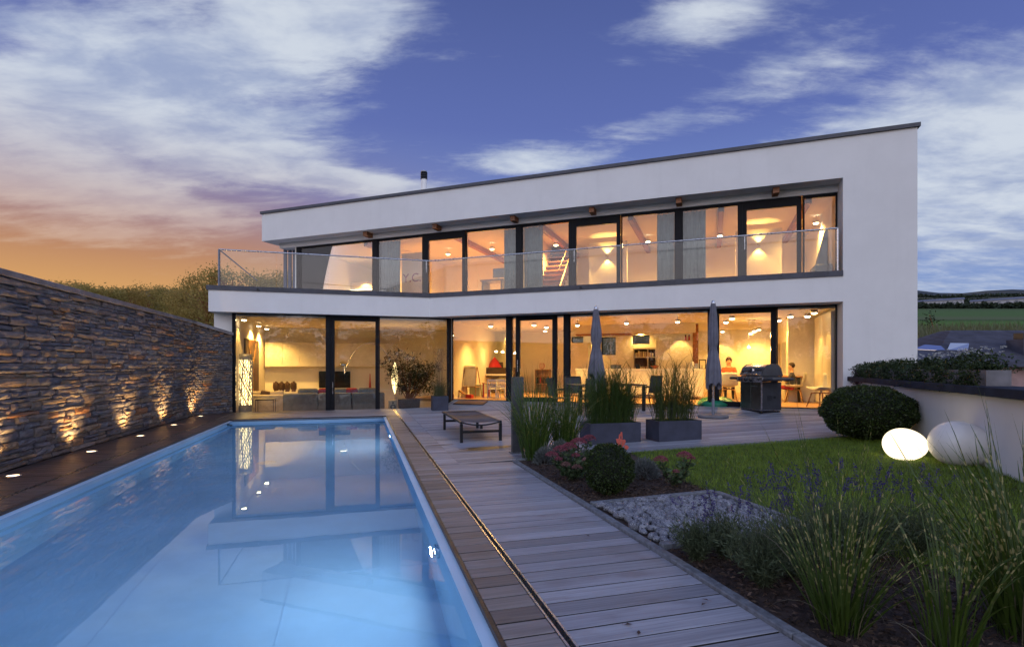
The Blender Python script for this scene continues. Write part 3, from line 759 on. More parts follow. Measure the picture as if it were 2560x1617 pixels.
# lights let into the deck along the wall
dl_names = ['nearest the camera', 'second from the camera', 'third from the camera', 'fourth from the camera', 'nearest the house']
for k, (px, py) in enumerate([(32.4,1189.3), (228,1128.6), (351,1089.5), (435,1062), (501.6,1040.2)]):
    p = G(px, py, 0.0); lt = thing('deck_light', 'round glowing light let into the deck below the stone wall, '+dl_names[k], 'deck light', p, ROT_S, 'lights let into the deck along the wall')
    MB().lathe([(.080,-.05),(.080,.006),(.062,.008),(.062,.003)], 24).build('steel_ring', MT['steel'], lt)
    MB().lathe([(.062,.0035),(.0005,.006)], 24).build('lamp_glass', MT['deck_bulb'], lt)
    d = lamp_light('SPOT', lt, (0,0,.03), 120, (1,.57,.20), .03, (0, R(180-9), 0), 100, 1.0)
    d.rotation_euler = (0, R(160), 0)

# ---- garden ground: bed, lawn
b = MB(); pts = [(1.385,-13.4),(2.75,-13.4),(2.75,-9.3),(3.05,-7.75),(3.1,-7.375),(1.385,-7.375)]
b.add([M_S @ Vector((x,y,slope(x)-.012)) for x,y in pts], [tuple(range(len(pts)))]); structure(b.build('planting_bed', MT['mulch']))
b = MB(); pts = [(2.75,-16),(14,-16),(14,-7.375),(3.1,-7.375),(3.05,-7.75),(2.75,-9.3)]
b.add([M_S @ Vector((x,y,slope(min(x,11))-.008)) for x,y in pts], [tuple(range(len(pts)))]); structure(b.build('lawn', MT['lawn_base']))
n = 130000
s_ = rng.uniform(2.66, 9.2, n); t_ = rng.uniform(7.38, 12.6, n)
bnd = np.interp(t_, [7.375,7.75,9.3,14], [3.1,3.05,2.75,2.75])+rng.normal(0,.03,n)
x = O[0]+s_*U[0]+t_*V[0]; y = O[1]+s_*U[1]+t_*V[1]
aa = (x-C0[0])*RA[0]+(y-C0[1])*RA[1]
inpeb = (s_ < 2.76) & (t_ > 9.75) & (t_ < 11.01)
keep = (s_ > bnd) & (aa < WALL_R-.02) & (x/y < 1.02) & (~inpeb)
x, y, s_ = x[keep], y[keep], s_[keep]; n = len(x)
P = np.stack([x, y, .0195*(np.minimum(s_,11)-.6)-.01], 1)
patch = .5+.5*np.sin(x*2.1+np.sin(y*1.7)*1.5)*np.sin(y*2.6+1)
hh = rng.uniform(.018,.042,n)*(1+.35*patch); aa = rng.uniform(0,2*np.pi,n); ln_ = rng.uniform(.2,1.0,n)*hh
tipv = P+np.stack([np.cos(aa)*ln_, np.sin(aa)*ln_, hh], 1); wv = np.stack([-np.sin(aa), np.cos(aa), 0*aa], 1)*rng.uniform(.0018,.0035,n)[:,None]
vv = np.stack([P-wv, P+wv, tipv], 1).reshape(-1,3)
stuff(tag(link('lawn_grass', np_mesh('lawn_grass', vv, np.arange(n*3).reshape(-1,3)), MT['lawn']), 'short dark green lawn between terrace and planting bed', 'grass'))
n = 16000
s_ = rng.uniform(1.40,2.78,n); t_ = 7.38+rng.uniform(0,1,n)**.8*5.9; k_ = ~((s_ < 2.75) & (t_ > 9.76) & (t_ < 11.0)); s_, t_ = s_[k_], t_[k_]; n = len(s_)
P = np.stack([O[0]+s_*U[0]+t_*V[0], O[1]+s_*U[1]+t_*V[1], .0195*(s_-.6)-.010+rng.uniform(0,.014,n)], 1)
nr = rng.normal(size=(n,3)); nr[:,2] *= .25
v, f = leaves(P, rng.uniform(.012,.05,n), nr*2, .32, .4); v[:,2] = np.maximum(v[:,2], .0)
stuff(tag(link('bark_mulch', np_mesh('bark_mulch', v, f), MT['chip']), 'dark brown bark chips covering the planting bed beside the path', 'mulch'))
# ---- pebble bed
def pebble_mat():
    m, t, b = new_mat('veined_pebble'); tc = t.node('ShaderNodeTexCoord'); oi = t.node('ShaderNodeObjectInfo'); ge = t.node('ShaderNodeNewGeometry')
    off = t.math('MULTIPLY', oi.outputs['Random'], 31.0); x, y, z = t.sep(tc.outputs['Object']); v = t.comb(t.math('ADD', x, off), y, t.math('ADD', z, off))
    n = t.noise(v, 2.4, 5, .65, 1.2); base = t.ramp(oi.outputs['Random'], [(0,(.12,.125,.15)),(.5,(.19,.195,.225)),(1,(.27,.275,.30))])
    c = t.mix(t.sstep(n, .53, .58), base, (.03,.03,.04)); c = t.mix(t.sstep(t.noise(v, 4.5, 3), .58, .66), c, (.42,.43,.47))
    t.l.new(c, b.inputs['Base Color']); b.inputs['Roughness'].default_value = .65
    bn = t.node('ShaderNodeBump'); bn.inputs['Strength'].default_value = .3; bn.inputs['Distance'].default_value = .004; t.l.new(n, bn.inputs['Height']); t.l.new(bn.outputs[0], b.inputs['Normal']); return m
PM = pebble_mat()
pb = thing('pebble_bed', 'square bed of grey veined river pebbles framed by stone edging beside the path', 'pebble bed', st(2.05, 10.38, .0), ROT_S)
MB().box(-.64,.64,-.56,.56,-.03,-.012).build('bed_floor', MT['mortar'], pb)
pmesh = []
for k in range(9):
    bm = bmesh.new(); bmesh.ops.create_icosphere(bm, subdivisions=2, radius=1)
    ph = [random.uniform(0,6) for _ in range(6)]
    for v in bm.verts:
        c = v.co; f_ = 1+.13*math.sin(2.2*c.x+ph[0])+.12*math.sin(2.6*c.y+ph[1])+.10*math.sin(3*c.z+ph[2]); v.co = c*f_
    me = bpy.data.meshes.new('pebble'); bm.to_mesh(me); bm.free(); me.polygons.foreach_set('use_smooth', [True]*len(me.polygons)); me.materials.append(PM); pmesh.append(me)
placed = []
def peb(x, y, z, r):
    o = bpy.data.objects.new('pebble', random.choice(pmesh)); COL.objects.link(o); o.parent = pb
    o.location = (x, y, z); o.scale = (r*random.uniform(1.05,1.55), r*random.uniform(.85,1.1), r*random.uniform(.62,.85)); o.rotation_euler = (random.uniform(-.3,.3), random.uniform(-.3,.3), random.uniform(0,6.28))
tries = 0
while len(placed) < 296 and tries < 60000:
    tries += 1; r = random.choice([.026,.032,.036,.042,.05]); x, y = random.uniform(-.61,.61), random.uniform(-.54,.54)
    ok = True
    for (a, c, q) in placed:
        if (a-x)**2+(c-y)**2 < (.80*(q+r))**2: ok = False; break
    if ok or (tries > 40000 and random.random() < .02):
        placed.append((x,y,r)); peb(x, y, .012+random.uniform(0,.014)+r*.35+(.03 if not ok else 0), r)
# ================================================================== the house
ZS, ZB, ZT = 2.80, 3.39, 3.52            # soffit, top of the white band, top of its dark trim
ZG, ZU, ZF, ZR = 5.50, 5.67, 6.61, 6.70  # head of the upper glazing, upper soffit, fascia top, roof trim
CEIL = 2.72; LFLOOR = -.40
A_R, A_END, A_L, A_GL = 10.90, 12.33, -6.69, -5.62
DG, DGU, DGL = .65, .60, .33             # glazing behind the fronts
house = thing('house', 'white rendered two-storey modern house with lit window walls and a long balcony', 'house', rw(0,0,0), ROT_R)
dR = ROT_S-ROT_R
def l2r(al, d):                          # left wing coordinates -> house coordinates
    p = lw(al, d); a, dd = inv_rw(p.x, p.y); return (a, dd)
def s2r(s, t):
    p = st(s, t); a, dd = inv_rw(p.x, p.y); return (a, dd)
def hp(b, name, mat, parent=None): return b.build(name, mat, parent or house)
def hl(b, name, mat, parent=None):
    o = b.build(name, mat, parent or house)
    if parent is None: o.rotation_euler = (0,0,dR)
    return o
AL0 = -6.04
# main masses
hp(MB().box(A_R, A_END, 0, 9.2, -.8, ZF), 'end_wall', MT['plaster'])
hp(MB().box(A_L, A_R, 0, .45, ZU, ZF), 'fascia', MT['plaster'])
hp(MB().box(A_L, A_L+.3, .452, 7.5, ZU, ZF), 'fascia', MT['plaster'])
hp(MB().prism([l2r(AL0,0), (0,0), (A_R-.001,0), (A_R-.001,9.2), (0.,9.2), l2r(AL0,7.2)], ZS, ZB), 'floor_band', MT['plaster'])
hp(MB().box(A_L+.3, A_R, .53, 9.2, ZG+.002, ZF-.1), 'roof_slab', MT['plaster'])
hp(MB().box(A_L+.3, A_R, .452, .53, ZU+.05, ZF-.1), 'roof_slab', MT['plaster'])
hp(MB().box(A_L-.04, A_END+.05, -.05, .5, ZF+.003, ZR), 'roof_trim', MT['trim'])
hp(MB().box(A_END-.35, A_END+.05, .502, 9.25, ZF+.003, ZR), 'roof_trim', MT['trim'])
hp(MB().box(A_L-.04, A_L+.35, .502, 7.6, ZF+.003, ZR), 'roof_trim', MT['trim'])
def mitre(o):                            # corner point of both fronts moved by o into the house
    det = RN[0]*LN[1]-RN[1]*LN[0]; ax = (o*LN[1]-o*RN[1])/det; ay = (RN[0]*o-LN[0]*o)/det
    return inv_rw(C0[0]+ax, C0[1]+ay)
hp(MB().prism([l2r(AL0-.05,-.03), mitre(-.03), mitre(.30), l2r(AL0-.05,.30)], ZB+.002, ZT), 'balcony_trim', MT['trim'])
hp(MB().prism([mitre(-.03), (A_R-.002,-.03), (A_R-.002,.30), mitre(.30)], ZB+.002, ZT), 'balcony_trim', MT['trim'])
hp(MB().prism([l2r(AL0-.05,.301), l2r(AL0+.25,.301), l2r(AL0+.25,7.0), l2r(AL0-.05,7.0)], ZB+.002, ZT), 'balcony_trim', MT['trim'])
for k in range(22):                      # screws of the trim
    a = .3+k*.49
    MB().box(a-.012, a+.012, -.036, -.0302, ZB+.06, ZB+.084).build('trim_screw', MT['black'], house)
for k in range(11):
    al = -5.7+k*.52; o = MB().box(al-.012, al+.012, -.036, -.0302, ZB+.06, ZB+.084).build('trim_screw', MT['black'], house); o.rotation_euler = (0,0,dR)
for k, (px, wing) in enumerate(((645,'L'), (1452,'R'))):
    a, z = on_lw(px, 722, -.03) if wing == 'L' else on_rw(px, 722, -.03)
    o = MB().tube([(a,-.03,ZB+.05),(a,-.12,ZB+.045)], .022, 8).build('water_spout', MT['black'], house); o.rotation_euler = (0,0,dR if wing == 'L' else 0)
# lilac-grey panel between soffit and glazing, with timber beam ends
hp(MB().box(A_L+.3, A_R, .50, .528, ZG, ZU+.05), 'head_panel', MT['plaster'])
for px in (923, 1095, 1288, 1483, 1698, 1938):
    a, z = on_rw(px, 560, .4)
    hp(MB().box(a-.07, a+.07, .16, .498, ZG+.03, ZU+.012), 'beam_end', MT['wood_red'])
# louvre fins at the left end of the upper floor
for k in range(5):
    hp(MB().box(-6.50+k*.165, -6.38+k*.165, .80+k*.05, .86+k*.05, ZT-.1, ZU), 'louvre_fin', MT['fin'])
# house side wall above the stone wall; living-room side wall
hl(MB().box(AL0+.02, -5.51, .50, .70, -.5, ZS-.002), 'side_wall', MT['plaster'])
SW = -5.457                              # left wing: inner side wall
hl(MB().box(SW-.05, SW, DGL+.05, 5.5, LFLOOR, ZS-.002), 'side_wall', MT['plaster_in'])
hl(MB().box(SW-.06, SW-.001, DGL-.04, DGL+.048, LFLOOR, ZS-.002), 'corner_post', MT['frame'])
# chimney pipe
a, z0 = on_rw(1060, 475, 2.6)
chm = hp(MB().lathe([(.10,ZF-.2),(.10,on_rw(1060,449,2.6)[1])], 18, (a,2.6,0)), 'chimney', MT['white'])
zt = on_rw(1060, 430, 2.6)[1]; zc0 = on_rw(1060,449,2.6)[1]
for k in range(4):
    z = zc0+(zt-zc0)*k/4; hp(MB().lathe([(.07,z),(.125,z+.01),(.125,z+(zt-zc0)/4-.02),(.07,z+(zt-zc0)/4)], 18, (a,2.6,0)), 'chimney_cowl', MT['black'], chm)
hp(MB().lathe([(.10,zt),(.11,zt+.02),(.0005,zt+.03)], 18, (a,2.6,0)), 'chimney_cap', MT['steel'], chm)

# ---- windows: frame with its pane
def window(a0, a1, z0, z1, d, fw=.035, left=False, door=False, top=.05, bottom=.05, joints=(), th=.07, name=None):
    y0, y1 = d-th/2, d+th/2
    b = MB()
    b.box(a0, a0+fw, y0, y1, z0, z1); b.box(a1-fw, a1, y0, y1, z0, z1)
    b.box(a0+fw, a1-fw, y0, y1, z1-top, z1); b.box(a0+fw, a1-fw, y0, y1, z0, z0+bottom)
    o = b.build(name or ('glass_door' if door else 'window'), MT['frame'], house)
    if left: o.rotation_euler = (0,0,dR)
    xs = [a0+fw]+list(joints)+[a1-fw]
    for xa, xb in zip(xs[:-1], xs[1:]):
        MB().box(xa+.003, xb-.003, d-.012, d+.012, z0+bottom+.001, z1-top-.001).build('pane', MT['glass'], o)
    if door:
        hx = a0+fw*.5; MB().tube([(hx,y0-.045,z0+.9),(hx,y0-.045,z0+1.25)], .012, 8).build('door_handle', MT['steel'], o)
    return o
def ar(px, d=DG): return on_rw(px, 900, d)[0]
def al_(px, d=DGL): return on_lw(px, 900, d)[0]
# corner of the two glass planes
det = RN[0]*LN[1]-RN[1]*LN[0]
cxx = (DG*LN[1]-DGL*RN[1])/det; cyy = (RN[0]*DGL-LN[0]*DG)/det
A_COR = inv_rw(C0[0]+cxx, C0[1]+cyy)[0]; AL_COR = cxx*U[0]+cyy*U[1]
zl0, zr0, zh = -.42, FLOOR_R-.02, ZS-.004
# left wing, ground floor
window(SW, al_(817), zl0, zh, DGL, .03, True, top=.03, bottom=.03)
window(al_(809)+.21, al_(947), zl0, zh, DGL, .10, True, True, top=.15, bottom=.12, th=.10)
o = MB().box(al_(809)+.06, al_(809)+.205, DGL-.06, DGL+.06, zl0, zh).build('post', MT['frame'], house); o.rotation_euler = (0,0,dR)
window(al_(947)+.004, AL_COR-.04, zl0, zh, DGL, .025, True, top=.03, bottom=.03)
hp(MB().box(A_COR-.035, A_COR+.05, DG-.09, DG+.05, -.1, zh), 'corner_post', MT['frame'])
# right wing, ground floor
pl = [(1131,1268,False,.03),(1281,1291,False,.012),(1292,1391,True,.11),(1392,1411,False,.02),(1424,1772,False,.03),(1786,1940,True,.12),(1941,2095,False,.03)]
for p0, p1, dr, fw in pl:
    j = [ar(1527), ar(1646)] if p0 == 1424 else ()
    window(ar(p0), min(ar(p1), A_R-.005), zr0, zh, DG, fw, False, dr, top=.14 if dr else .03, bottom=.14 if dr else .03, joints=j, th=.10 if dr else .07)
for p0, p1 in ((1268,1281), (1411,1424), (1772,1786)):
    hp(MB().box(ar(p0)+.002, ar(p1)-.002, DG-.08, DG+.08, zr0, zh), 'post', MT['frame'])
# upper floor
pu = [(752,934,0),(946,1059,0),(1066,1164,1),(1166,1293,0),(1305,1425,0),(1433,1551,1),(1553,1690,0),(1704,1848,0),(1856,2003,1),(2007,2095,0)]
for p0, p1, dr in pu:
    window(ar(p0,DGU), min(ar(p1,DGU), A_R-.005), ZB-.02, ZG-.002, DGU, .10 if dr else .035, False, bool(dr), top=.22 if dr else .07, bottom=.05, th=.09 if dr else .07)
for p0, p1 in ((743,752),(934,946),(1059,1066),(1293,1305),(1425,1433),(1690,1704),(1848,1856)):
    hp(MB().box(ar(p0,DGU)+.002, ar(p1,DGU)-.002, DGU-.05, DGU+.06, ZB, ZG-.004), 'post', MT['frame'])
# ---- balcony railing
rail = house
def rail_run(pts_fn, a0, a1, n, left):
    for k in range(n):
        xa, xb = a0+(a1-a0)*k/n+.006, a0+(a1-a0)*(k+1)/n-.006
        o = MB().box(xa, xb, .05, .066, ZT-.05, 4.505).build('railing_glass', MT['rail_glass'], house)
        if left: o.rotation_euler = (0,0,dR)
rail_run(lw, -5.76, -.03, 4, True); rail_run(rw, .03, A_R-.12, 7, False)
pA = l2r(-5.79,.058); pC = mitre(.058)
hp(MB().tube([(*pA,4.52),(*pC,4.52),(A_R-.10,.058,4.52)], .021, 10), 'handrail', MT['steel'])
pB = l2r(-5.79, 5.6)
hp(MB().tube([(*pA,4.52),(*pB,4.52)], .019, 8), 'handrail', MT['grey_metal'])
hp(MB().box(pA[0]-.02, pA[0]+.02, pA[1]-.02, pA[1]+.02, ZT, 4.52), 'railing_post', MT['grey_metal'])
hp(MB().box(A_R-.115, A_R-.085, .045, .075, ZT, 4.52), 'railing_post', MT['steel'])

# ================================================================== inside
# living room (left wing)
BKL = 5.25                               # back wall behind the left front
hl(MB().prism([(SW,DGL),(AL_COR,DGL),(AL_COR+2.2,BKL+.05),(SW,BKL+.05)], LFLOOR-.1, LFLOOR), 'interior_floor', MT['parquet'])
hl(MB().prism([(SW,DGL+.05),(AL_COR,DGL+.05),(AL_COR+.9,BKL+.2),(SW,BKL+.2)], CEIL, ZS-.003), 'ceiling', MT['plaster_in'])
hl(MB().box(SW-.14, AL_COR+.9, BKL, BKL+.15, LFLOOR, ZS-.003), 'interior_wall', MT['plaster_in'])
hp(MB().prism([(A_COR-.02,DG+.06), (A_COR+.09,DG+.06), (l2r(AL_COR,0)[0]-1.2, 9.1), (l2r(AL_COR,0)[0]-1.31, 9.1)], LFLOOR, ZS-.003), 'interior_wall', MT['plaster_in'])
# right wing rooms
BK, BKK, BKD = 9.05, 6.9, 8.4
hp(MB().box(-1.2, A_R, DG+.02, 9.15, FLOOR_R-.08, FLOOR_R), 'interior_floor', MT['parquet'])
hp(MB().prism([(A_COR+.1,DG+.06),(A_R,DG+.06),(A_R,9.15),(-1.1,9.15)], CEIL, ZS-.003), 'ceiling', MT['plaster_in'])
def wall_holes(a0, a1, d0, d1, z0, z1, holes, name='interior_wall', mat=None):
    b = MB(); holes = sorted(holes); x = a0
    for (ha, hb, za, zb) in holes:
        if ha > x: b.box(x, ha, d0, d1, z0, z1)
        b.box(ha, hb, d0, d1, z0, za); b.box(ha, hb, d0, d1, zb, z1); x = hb
    if x < a1: b.box(x, a1, d0, d1, z0, z1)
    return hp(b, name, mat or MT['plaster_in'])
hp(MB().box(-1.3, ar(1330,BK), BK, BK+.12, FLOOR_R, ZS-.003), 'interior_wall', MT['plaster_in'])
def hole(px0, py0, px1, py1, d): a0, z1 = on_rw(px0, py0, d); a1, z0 = on_rw(px1, py1, d); return (a0, a1, z0, z1)
kh = [hole(1428,842,1458,857,BKK), hole(1503,843,1539,887,BKK), hole(1580,838,1624,860,BKK)]
wall_holes(ar(1300,BKK), ar(1742,BKK), BKK, BKK+.25, FLOOR_R, ZS-.003, kh)
for hh in kh:
    window(hh[0]-.001, hh[1]+.001, hh[2]-.001, hh[3]+.001, BKK+.16, .03, False, False, .03, .03)
hp(MB().box(ar(1742,BKK)-.12, ar(1742,BKK), BKK+.251, BKD, FLOOR_R, ZS-.003), 'interior_wall', MT['plaster_in'])
hp(MB().box(ar(1742,BKK)-.12, A_R, BKD, BKD+.15, FLOOR_R, ZS-.003), 'interior_wall', MT['plaster_in'])
hp(MB().box(ar(1300,BKK)-.12, ar(1300,BKK)-.001, BKK-1.4, BK+.12, FLOOR_R, ZS-.003), 'interior_wall', MT['plaster_in'])
# right-hand side wall of the dining room with its two narrow window recesses and wardrobe panels
hp(MB().box(A_R-.75, A_R-.002, 3.2, BKD-.002, FLOOR_R, 1.05), 'interior_wall', MT['plaster_in'])
hp(MB().box(A_R-.75, A_R-.002, 3.2, BKD-.002, 2.05, CEIL-.002), 'interior_wall', MT['plaster_in'])
for d0, d1 in ((3.2,3.7),(4.75,5.1),(6.2,BKD-.002)):
    hp(MB().box(A_R-.75, A_R-.002, d0, d1, 1.05, 2.05), 'interior_wall', MT['plaster_in'])
for d0, d1 in ((3.7,4.75),(5.1,6.2)):
    hp(MB().box(A_R-.06, A_R-.01, d0, d1, 1.05, 2.05), 'window_blind', MT['grey_metal'])
for k in range(2):
    hp(MB().box(A_R-.10, A_R-.03, DG+.12+k*1.15, DG+1.24+k*1.15, FLOOR_R+.05, CEIL-.06), 'wardrobe_panel', MT['cabinet'])
# upper floor
BU = 5.2
hp(MB().box(A_GL-.1, A_R, DGU+.05, BU+.1, ZB+.001, ZB+.05), 'interior_floor', MT['parquet'])
hp(MB().box(A_GL-.3, A_R, BU, BU+.12, ZB+.05, ZG+.001), 'interior_wall', MT['plaster_in'])
hp(MB().box(A_GL-.3, A_GL-.12, 1.6, BU, ZB+.05, ZG+.001), 'interior_wall', MT['plaster_in'])
hp(MB().box(A_GL-.12, A_GL-.02, DGU-.04, 1.6, ZB+.05, ZG+.001), 'corner_panel', MT['plaster_in'])
for px, d0 in ((940,1.5),(1299,.75),(1697,1.2)):
    hp(MB().box(ar(px,DGU)-.05, ar(px,DGU)+.05, d0, BU, ZB+.05, ZG+.001), 'interior_wall', MT['plaster_in'])
for px in (1000, 1200, 1400, 1600, 1800, 1990):
    hp(MB().box(ar(px,2.8)-.07, ar(px,2.8)+.07, DGU+.1, BU, ZG-.16, ZG+.001), 'ceiling_beam', MT['wood_red'])

# ---- lamps
LAMP_N = [0]
def where(px, py, zc): yy = (zc-H)*F/(HY-py); return Vector(((px-CX)/F*yy, yy, zc))
def downlight(label, p, power, spot=124, blend=.8, drop=0.0, group='ceiling spotlights', r=.075):
    t_ = thing('ceiling_spotlight', label, 'ceiling light', (p[0],p[1],p[2]), 0, group)
    if drop: MB().tube([(0,0,0),(0,0,-drop)], .008, 6).build('rod', MT['steel'], t_)
    MB().lathe([(r*.6,-drop+.0),(r*1.05,-drop-.005),(r*1.1,-drop-.075),(r*.95,-drop-.075)], 18).build('housing', MT['steel'], t_)
    MB().lathe([(r*.95,-drop-.074),(r*.7,-drop-.10),(.0005,-drop-.112)], 18).build('bulb', MT['bulb'], t_)
    lamp_light('SPOT', t_, (0,0,-drop-.13), power, WARM, .05, None, spot, blend)
    return t_
K1 = 390
for px, py, lb in ((1227,810,'ceiling spotlight nearest the glass left of the pendant lamps'), (1190,837,'ceiling spotlight at the back of the room above the easel'), (1265,835,'ceiling spotlight at the back behind the pendant lamps'),
                   (1335,807,'left of the two ceiling spotlights near the open glass door'), (1366,813,'right of the two ceiling spotlights near the open glass door'), (1344,833,'ceiling spotlight at the back above the bottle shelf')):
    downlight(lb, where(px,py,CEIL), K1, 166 if py > 830 else 124)
for px, py, lb in ((1444,806,'left of the three steel spotlights hanging above the kitchen island'), (1566,800,'middle one of three steel spotlights hanging above the kitchen island'), (1694,796,'right of the three steel spotlights hanging above the kitchen island')):
    downlight(lb, where(px,py-7,CEIL), K1, 130, .6, .10, r=.065)
for px, py, lb in ((1509,829,'ceiling spotlight behind the left umbrella in the kitchen'), (1601,826,'ceiling spotlight above the kitchen shelf window')):
    downlight(lb, where(px,py,CEIL-.03), K1*.8, 166)
for px, py, lb in ((1815,800,'left of the ceiling spotlights beside the right umbrella'), (1830,790,'ceiling spotlight nearest the glass beside the right umbrella'), (1897,819,'ceiling spotlight at the back behind the dining pendants'), (1947,795,'ceiling spotlight right of the dining door frame'), (1976,785,'rightmost ceiling spotlight above the wardrobe side of the dining room')):
    downlight(lb, where(px,py,CEIL), K1*(.36 if px > 1940 else 1), 166 if py > 812 else 124)
for px, py, lb in ((647,806,'nearest of three ceiling spotlights in the living room'), (667,814,'middle of three ceiling spotlights in the living room'), (683,821,'farthest of three ceiling spotlights in the living room')):
    downlight(lb, where(px,py,CEIL), K1*.9, 140, .6, .04)
# wall washers whose cones draw arcs on the walls
for px, d, lb in ((1363,BKK-1.72,'spotlight close to the wall throwing an arc above the bottle shelf'),):
    p = rw(ar(px,d), d, CEIL); downlight(lb, p, 90, 84, .12)
for px, d, lb in ((1470,BKK-.35,'kitchen wall spotlight throwing an arc left of the left umbrella'), (1700,BKK-.95,'kitchen wall spotlight throwing a wide arc over the tall cabinets'), (1806,BKD-.4,'dining wall spotlight throwing an arc beside the right umbrella'), (1888,BKD-.4,'dining wall spotlight throwing an arc left of the door frame')):
    p = rw(ar(px,d), d, CEIL); downlight(lb, p, 90, 84, .12)
for d, lb in ((1.05,'wardrobe spotlight nearest the glass'), (2.05,'wardrobe spotlight farther from the glass')):
    downlight(lb, rw(A_R-.42, d, CEIL), 60, 70, .12)
downlight('spotlight washing the left living room wall beside the glass', lw(SW+.16, .75, CEIL), 80, 70, .15)

# ---- living room furniture
def lthing(name, label, cat, al, d, z=LFLOOR, group=None): return thing(name, label, cat, lw(al,d,z), ROT_S, group)
def rthing(name, label, cat, a, d, z=FLOOR_R, group=None): return thing(name, label, cat, rw(a,d,z), ROT_R, group)
# perforated column lamp
a0, zt_ = on_lw(614, 885, 1.0); _, zb_ = on_lw(614, 1012, 1.0)
t_ = lthing('column_lamp', 'tall cylindrical floor lamp with a glowing lattice shade by the left glass edge', 'floor lamp', a0, 1.0)
h0, h1 = zb_-LFLOOR, zt_-LFLOOR; rr = .185
MB().lathe([(.0005,0),(rr,0),(rr,h0),(.0005,h0)], 28).build('base', MT['grey_metal'], t_)
MB().lathe([(rr*.86,h0+.01),(rr*.86,h1-.16)], 28).build('glow_tube', MT['bulb_soft'], t_)
b = MB()
for k in range(34):
    for s_ in (-1, 1):
        pts = []
        for j in range(13):
            f_ = j/12; a = 2*math.pi*k/34+s_*f_*2.2+.25*math.sin(9*f_+k); pts.append((rr*math.cos(a), rr*math.sin(a), h0+(h1-.16-h0)*f_))
        b.tube(pts, .0085, 4, False)
b.build('lattice_shade', MT['grey_metal'], t_)
MB().lathe([(rr,h1-.16),(rr,h1),(.0005,h1)], 28).build('cap', MT['grey_metal'], t_)
lamp_light('POINT', t_, (0,0,(h0+h1)/2), 40, WARM, .12)
# picture of a forked tree trunk on the left wall
p1 = (608, 650)
t_ = lthing('tree_picture', 'large dark brown picture of a forked tree trunk on the left living room wall', 'picture', SW+.012, 2.6, LFLOOR)
z0_, z1_ = .70, 2.55
MB().box(.0,.03,-1.05,1.15,z0_,z1_).build('canvas', pm('umber_print', (.10,.045,.02), .5, .4, 2.2), t_)
b = MB(); b.tube([(.035,.1,z0_+.02),(.035,.05,1.5),(.036,.08,1.75)], [.14,.10,.09], 8); b.tube([(.036,.08,1.75),(.036,-.35,2.1),(.036,-.6,2.5)], [.085,.06,.05], 8); b.tube([(.036,.08,1.75),(.036,.45,2.1),(.036,.65,2.52)], [.085,.06,.05], 8)
b.v = [(.031+.004*(x-.0), y, z) if False else (min(x,.036), y, z) for x,y,z in b.v]
b.build('tree_print', pm('ochre_print', (.42,.22,.07), .5, .4, 6), t_)
# back wall: upper cabinets, sideboard, television
cd = BKL-.40
xs = [al_(px, cd) for px in (662,706,750,794,838,881,923,960,992)]
_, cz1 = on_lw(800, 857, cd); _, cz0 = on_lw(800, 916, cd)
t_ = lthing('wall_cabinet', 'row of flat cream cupboard doors hung along the living room back wall', 'cabinet', xs[0], cd, 0)
MB().box(.02, xs[-1]-xs[0]-.02, .02, BKL-cd-.004, cz0+.004, cz1).build('carcass', MT['cabinet'], t_)
for xa, xb in zip(xs[:-1], xs[1:]): MB().rbox(xa-xs[0]+.006, xb-xs[0]-.006, 0, .02, cz0, cz1, .003, 1, False).build('cabinet_door', MT['cabinet'], t_)
sd = BKL-.5; sa0, sa1 = al_(690,sd), al_(990,sd)
t_ = lthing('sideboard', 'low cream sideboard along the living room back wall', 'sideboard', sa0, sd)
MB().box(.01, sa1-sa0-.01, .02, .49, .06, .72).build('carcass', MT['cabinet'], t_); MB().rbox(0, sa1-sa0, 0, .494, .722, .75, .004, 1, False).build('top', MT['cabinet'], t_)
for k in range(6): MB().rbox((sa1-sa0)*k/6+.006, (sa1-sa0)*(k+1)/6-.006, -.002, .018, .07, .715, .003, 1, False).build('drawer_front', MT['cabinet'], t_)
ta0, tz1 = on_lw(797, 928, sd+.2); ta1, tz0 = on_lw(876, 969, sd+.2)
t_ = lthing('television', 'flat black television standing on the living room sideboard', 'television', (ta0+ta1)/2, sd+.2, LFLOOR+.75)
zz = tz0-(LFLOOR+.75)
MB().rbox(-(ta1-ta0)/2, (ta1-ta0)/2, 0, .05, max(.04,zz), tz1-(LFLOOR+.75), .006, 1, False).build('housing', MT['black'], t_)
MB().box(-(ta1-ta0)/2+.02, (ta1-ta0)/2-.02, -.003, .0, max(.04,zz)+.02, tz1-(LFLOOR+.75)-.02).build('screen', MT['screen'], t_)
MB().box(-.2,.2,-.06,.16,0,.012).add([], []).build('stand', MT['black'], t_); MB().box(-.04,.04,.01,.04,.012,.06).build('stand_neck', MT['black'], t_)
for k, px in enumerate((690,704,718,734)):
    a_, _ = on_lw(px, 960, sd+.15)
    t_ = lthing('dark_vase', 'dark knobbly vase in the row of four on the sideboard, '+('leftmost','second from left','third from left','rightmost')[k], 'vase', a_, sd+.15, LFLOOR+.75, 'row of dark vases')
    MB().lathe([(.0005,0),(.07,.0),(.085,.02),(.06,.05)], 12).build('foot', MT['terracotta'], t_)
    b = MB()
    b.lathe([(.06,.05),(.095,.13),(.105,.22),(.08,.32),(.04,.36),(.035,.39)], 12)
    for j in range(40):
        a = j*2.4; z_ = .07+.27*j/40; r_ = .095 if .1 < z_ < .3 else .075; b.ball((r_*math.cos(a), r_*math.sin(a), z_), .022, 6, 4)
    b.build('body', MT['terracotta'], t_)
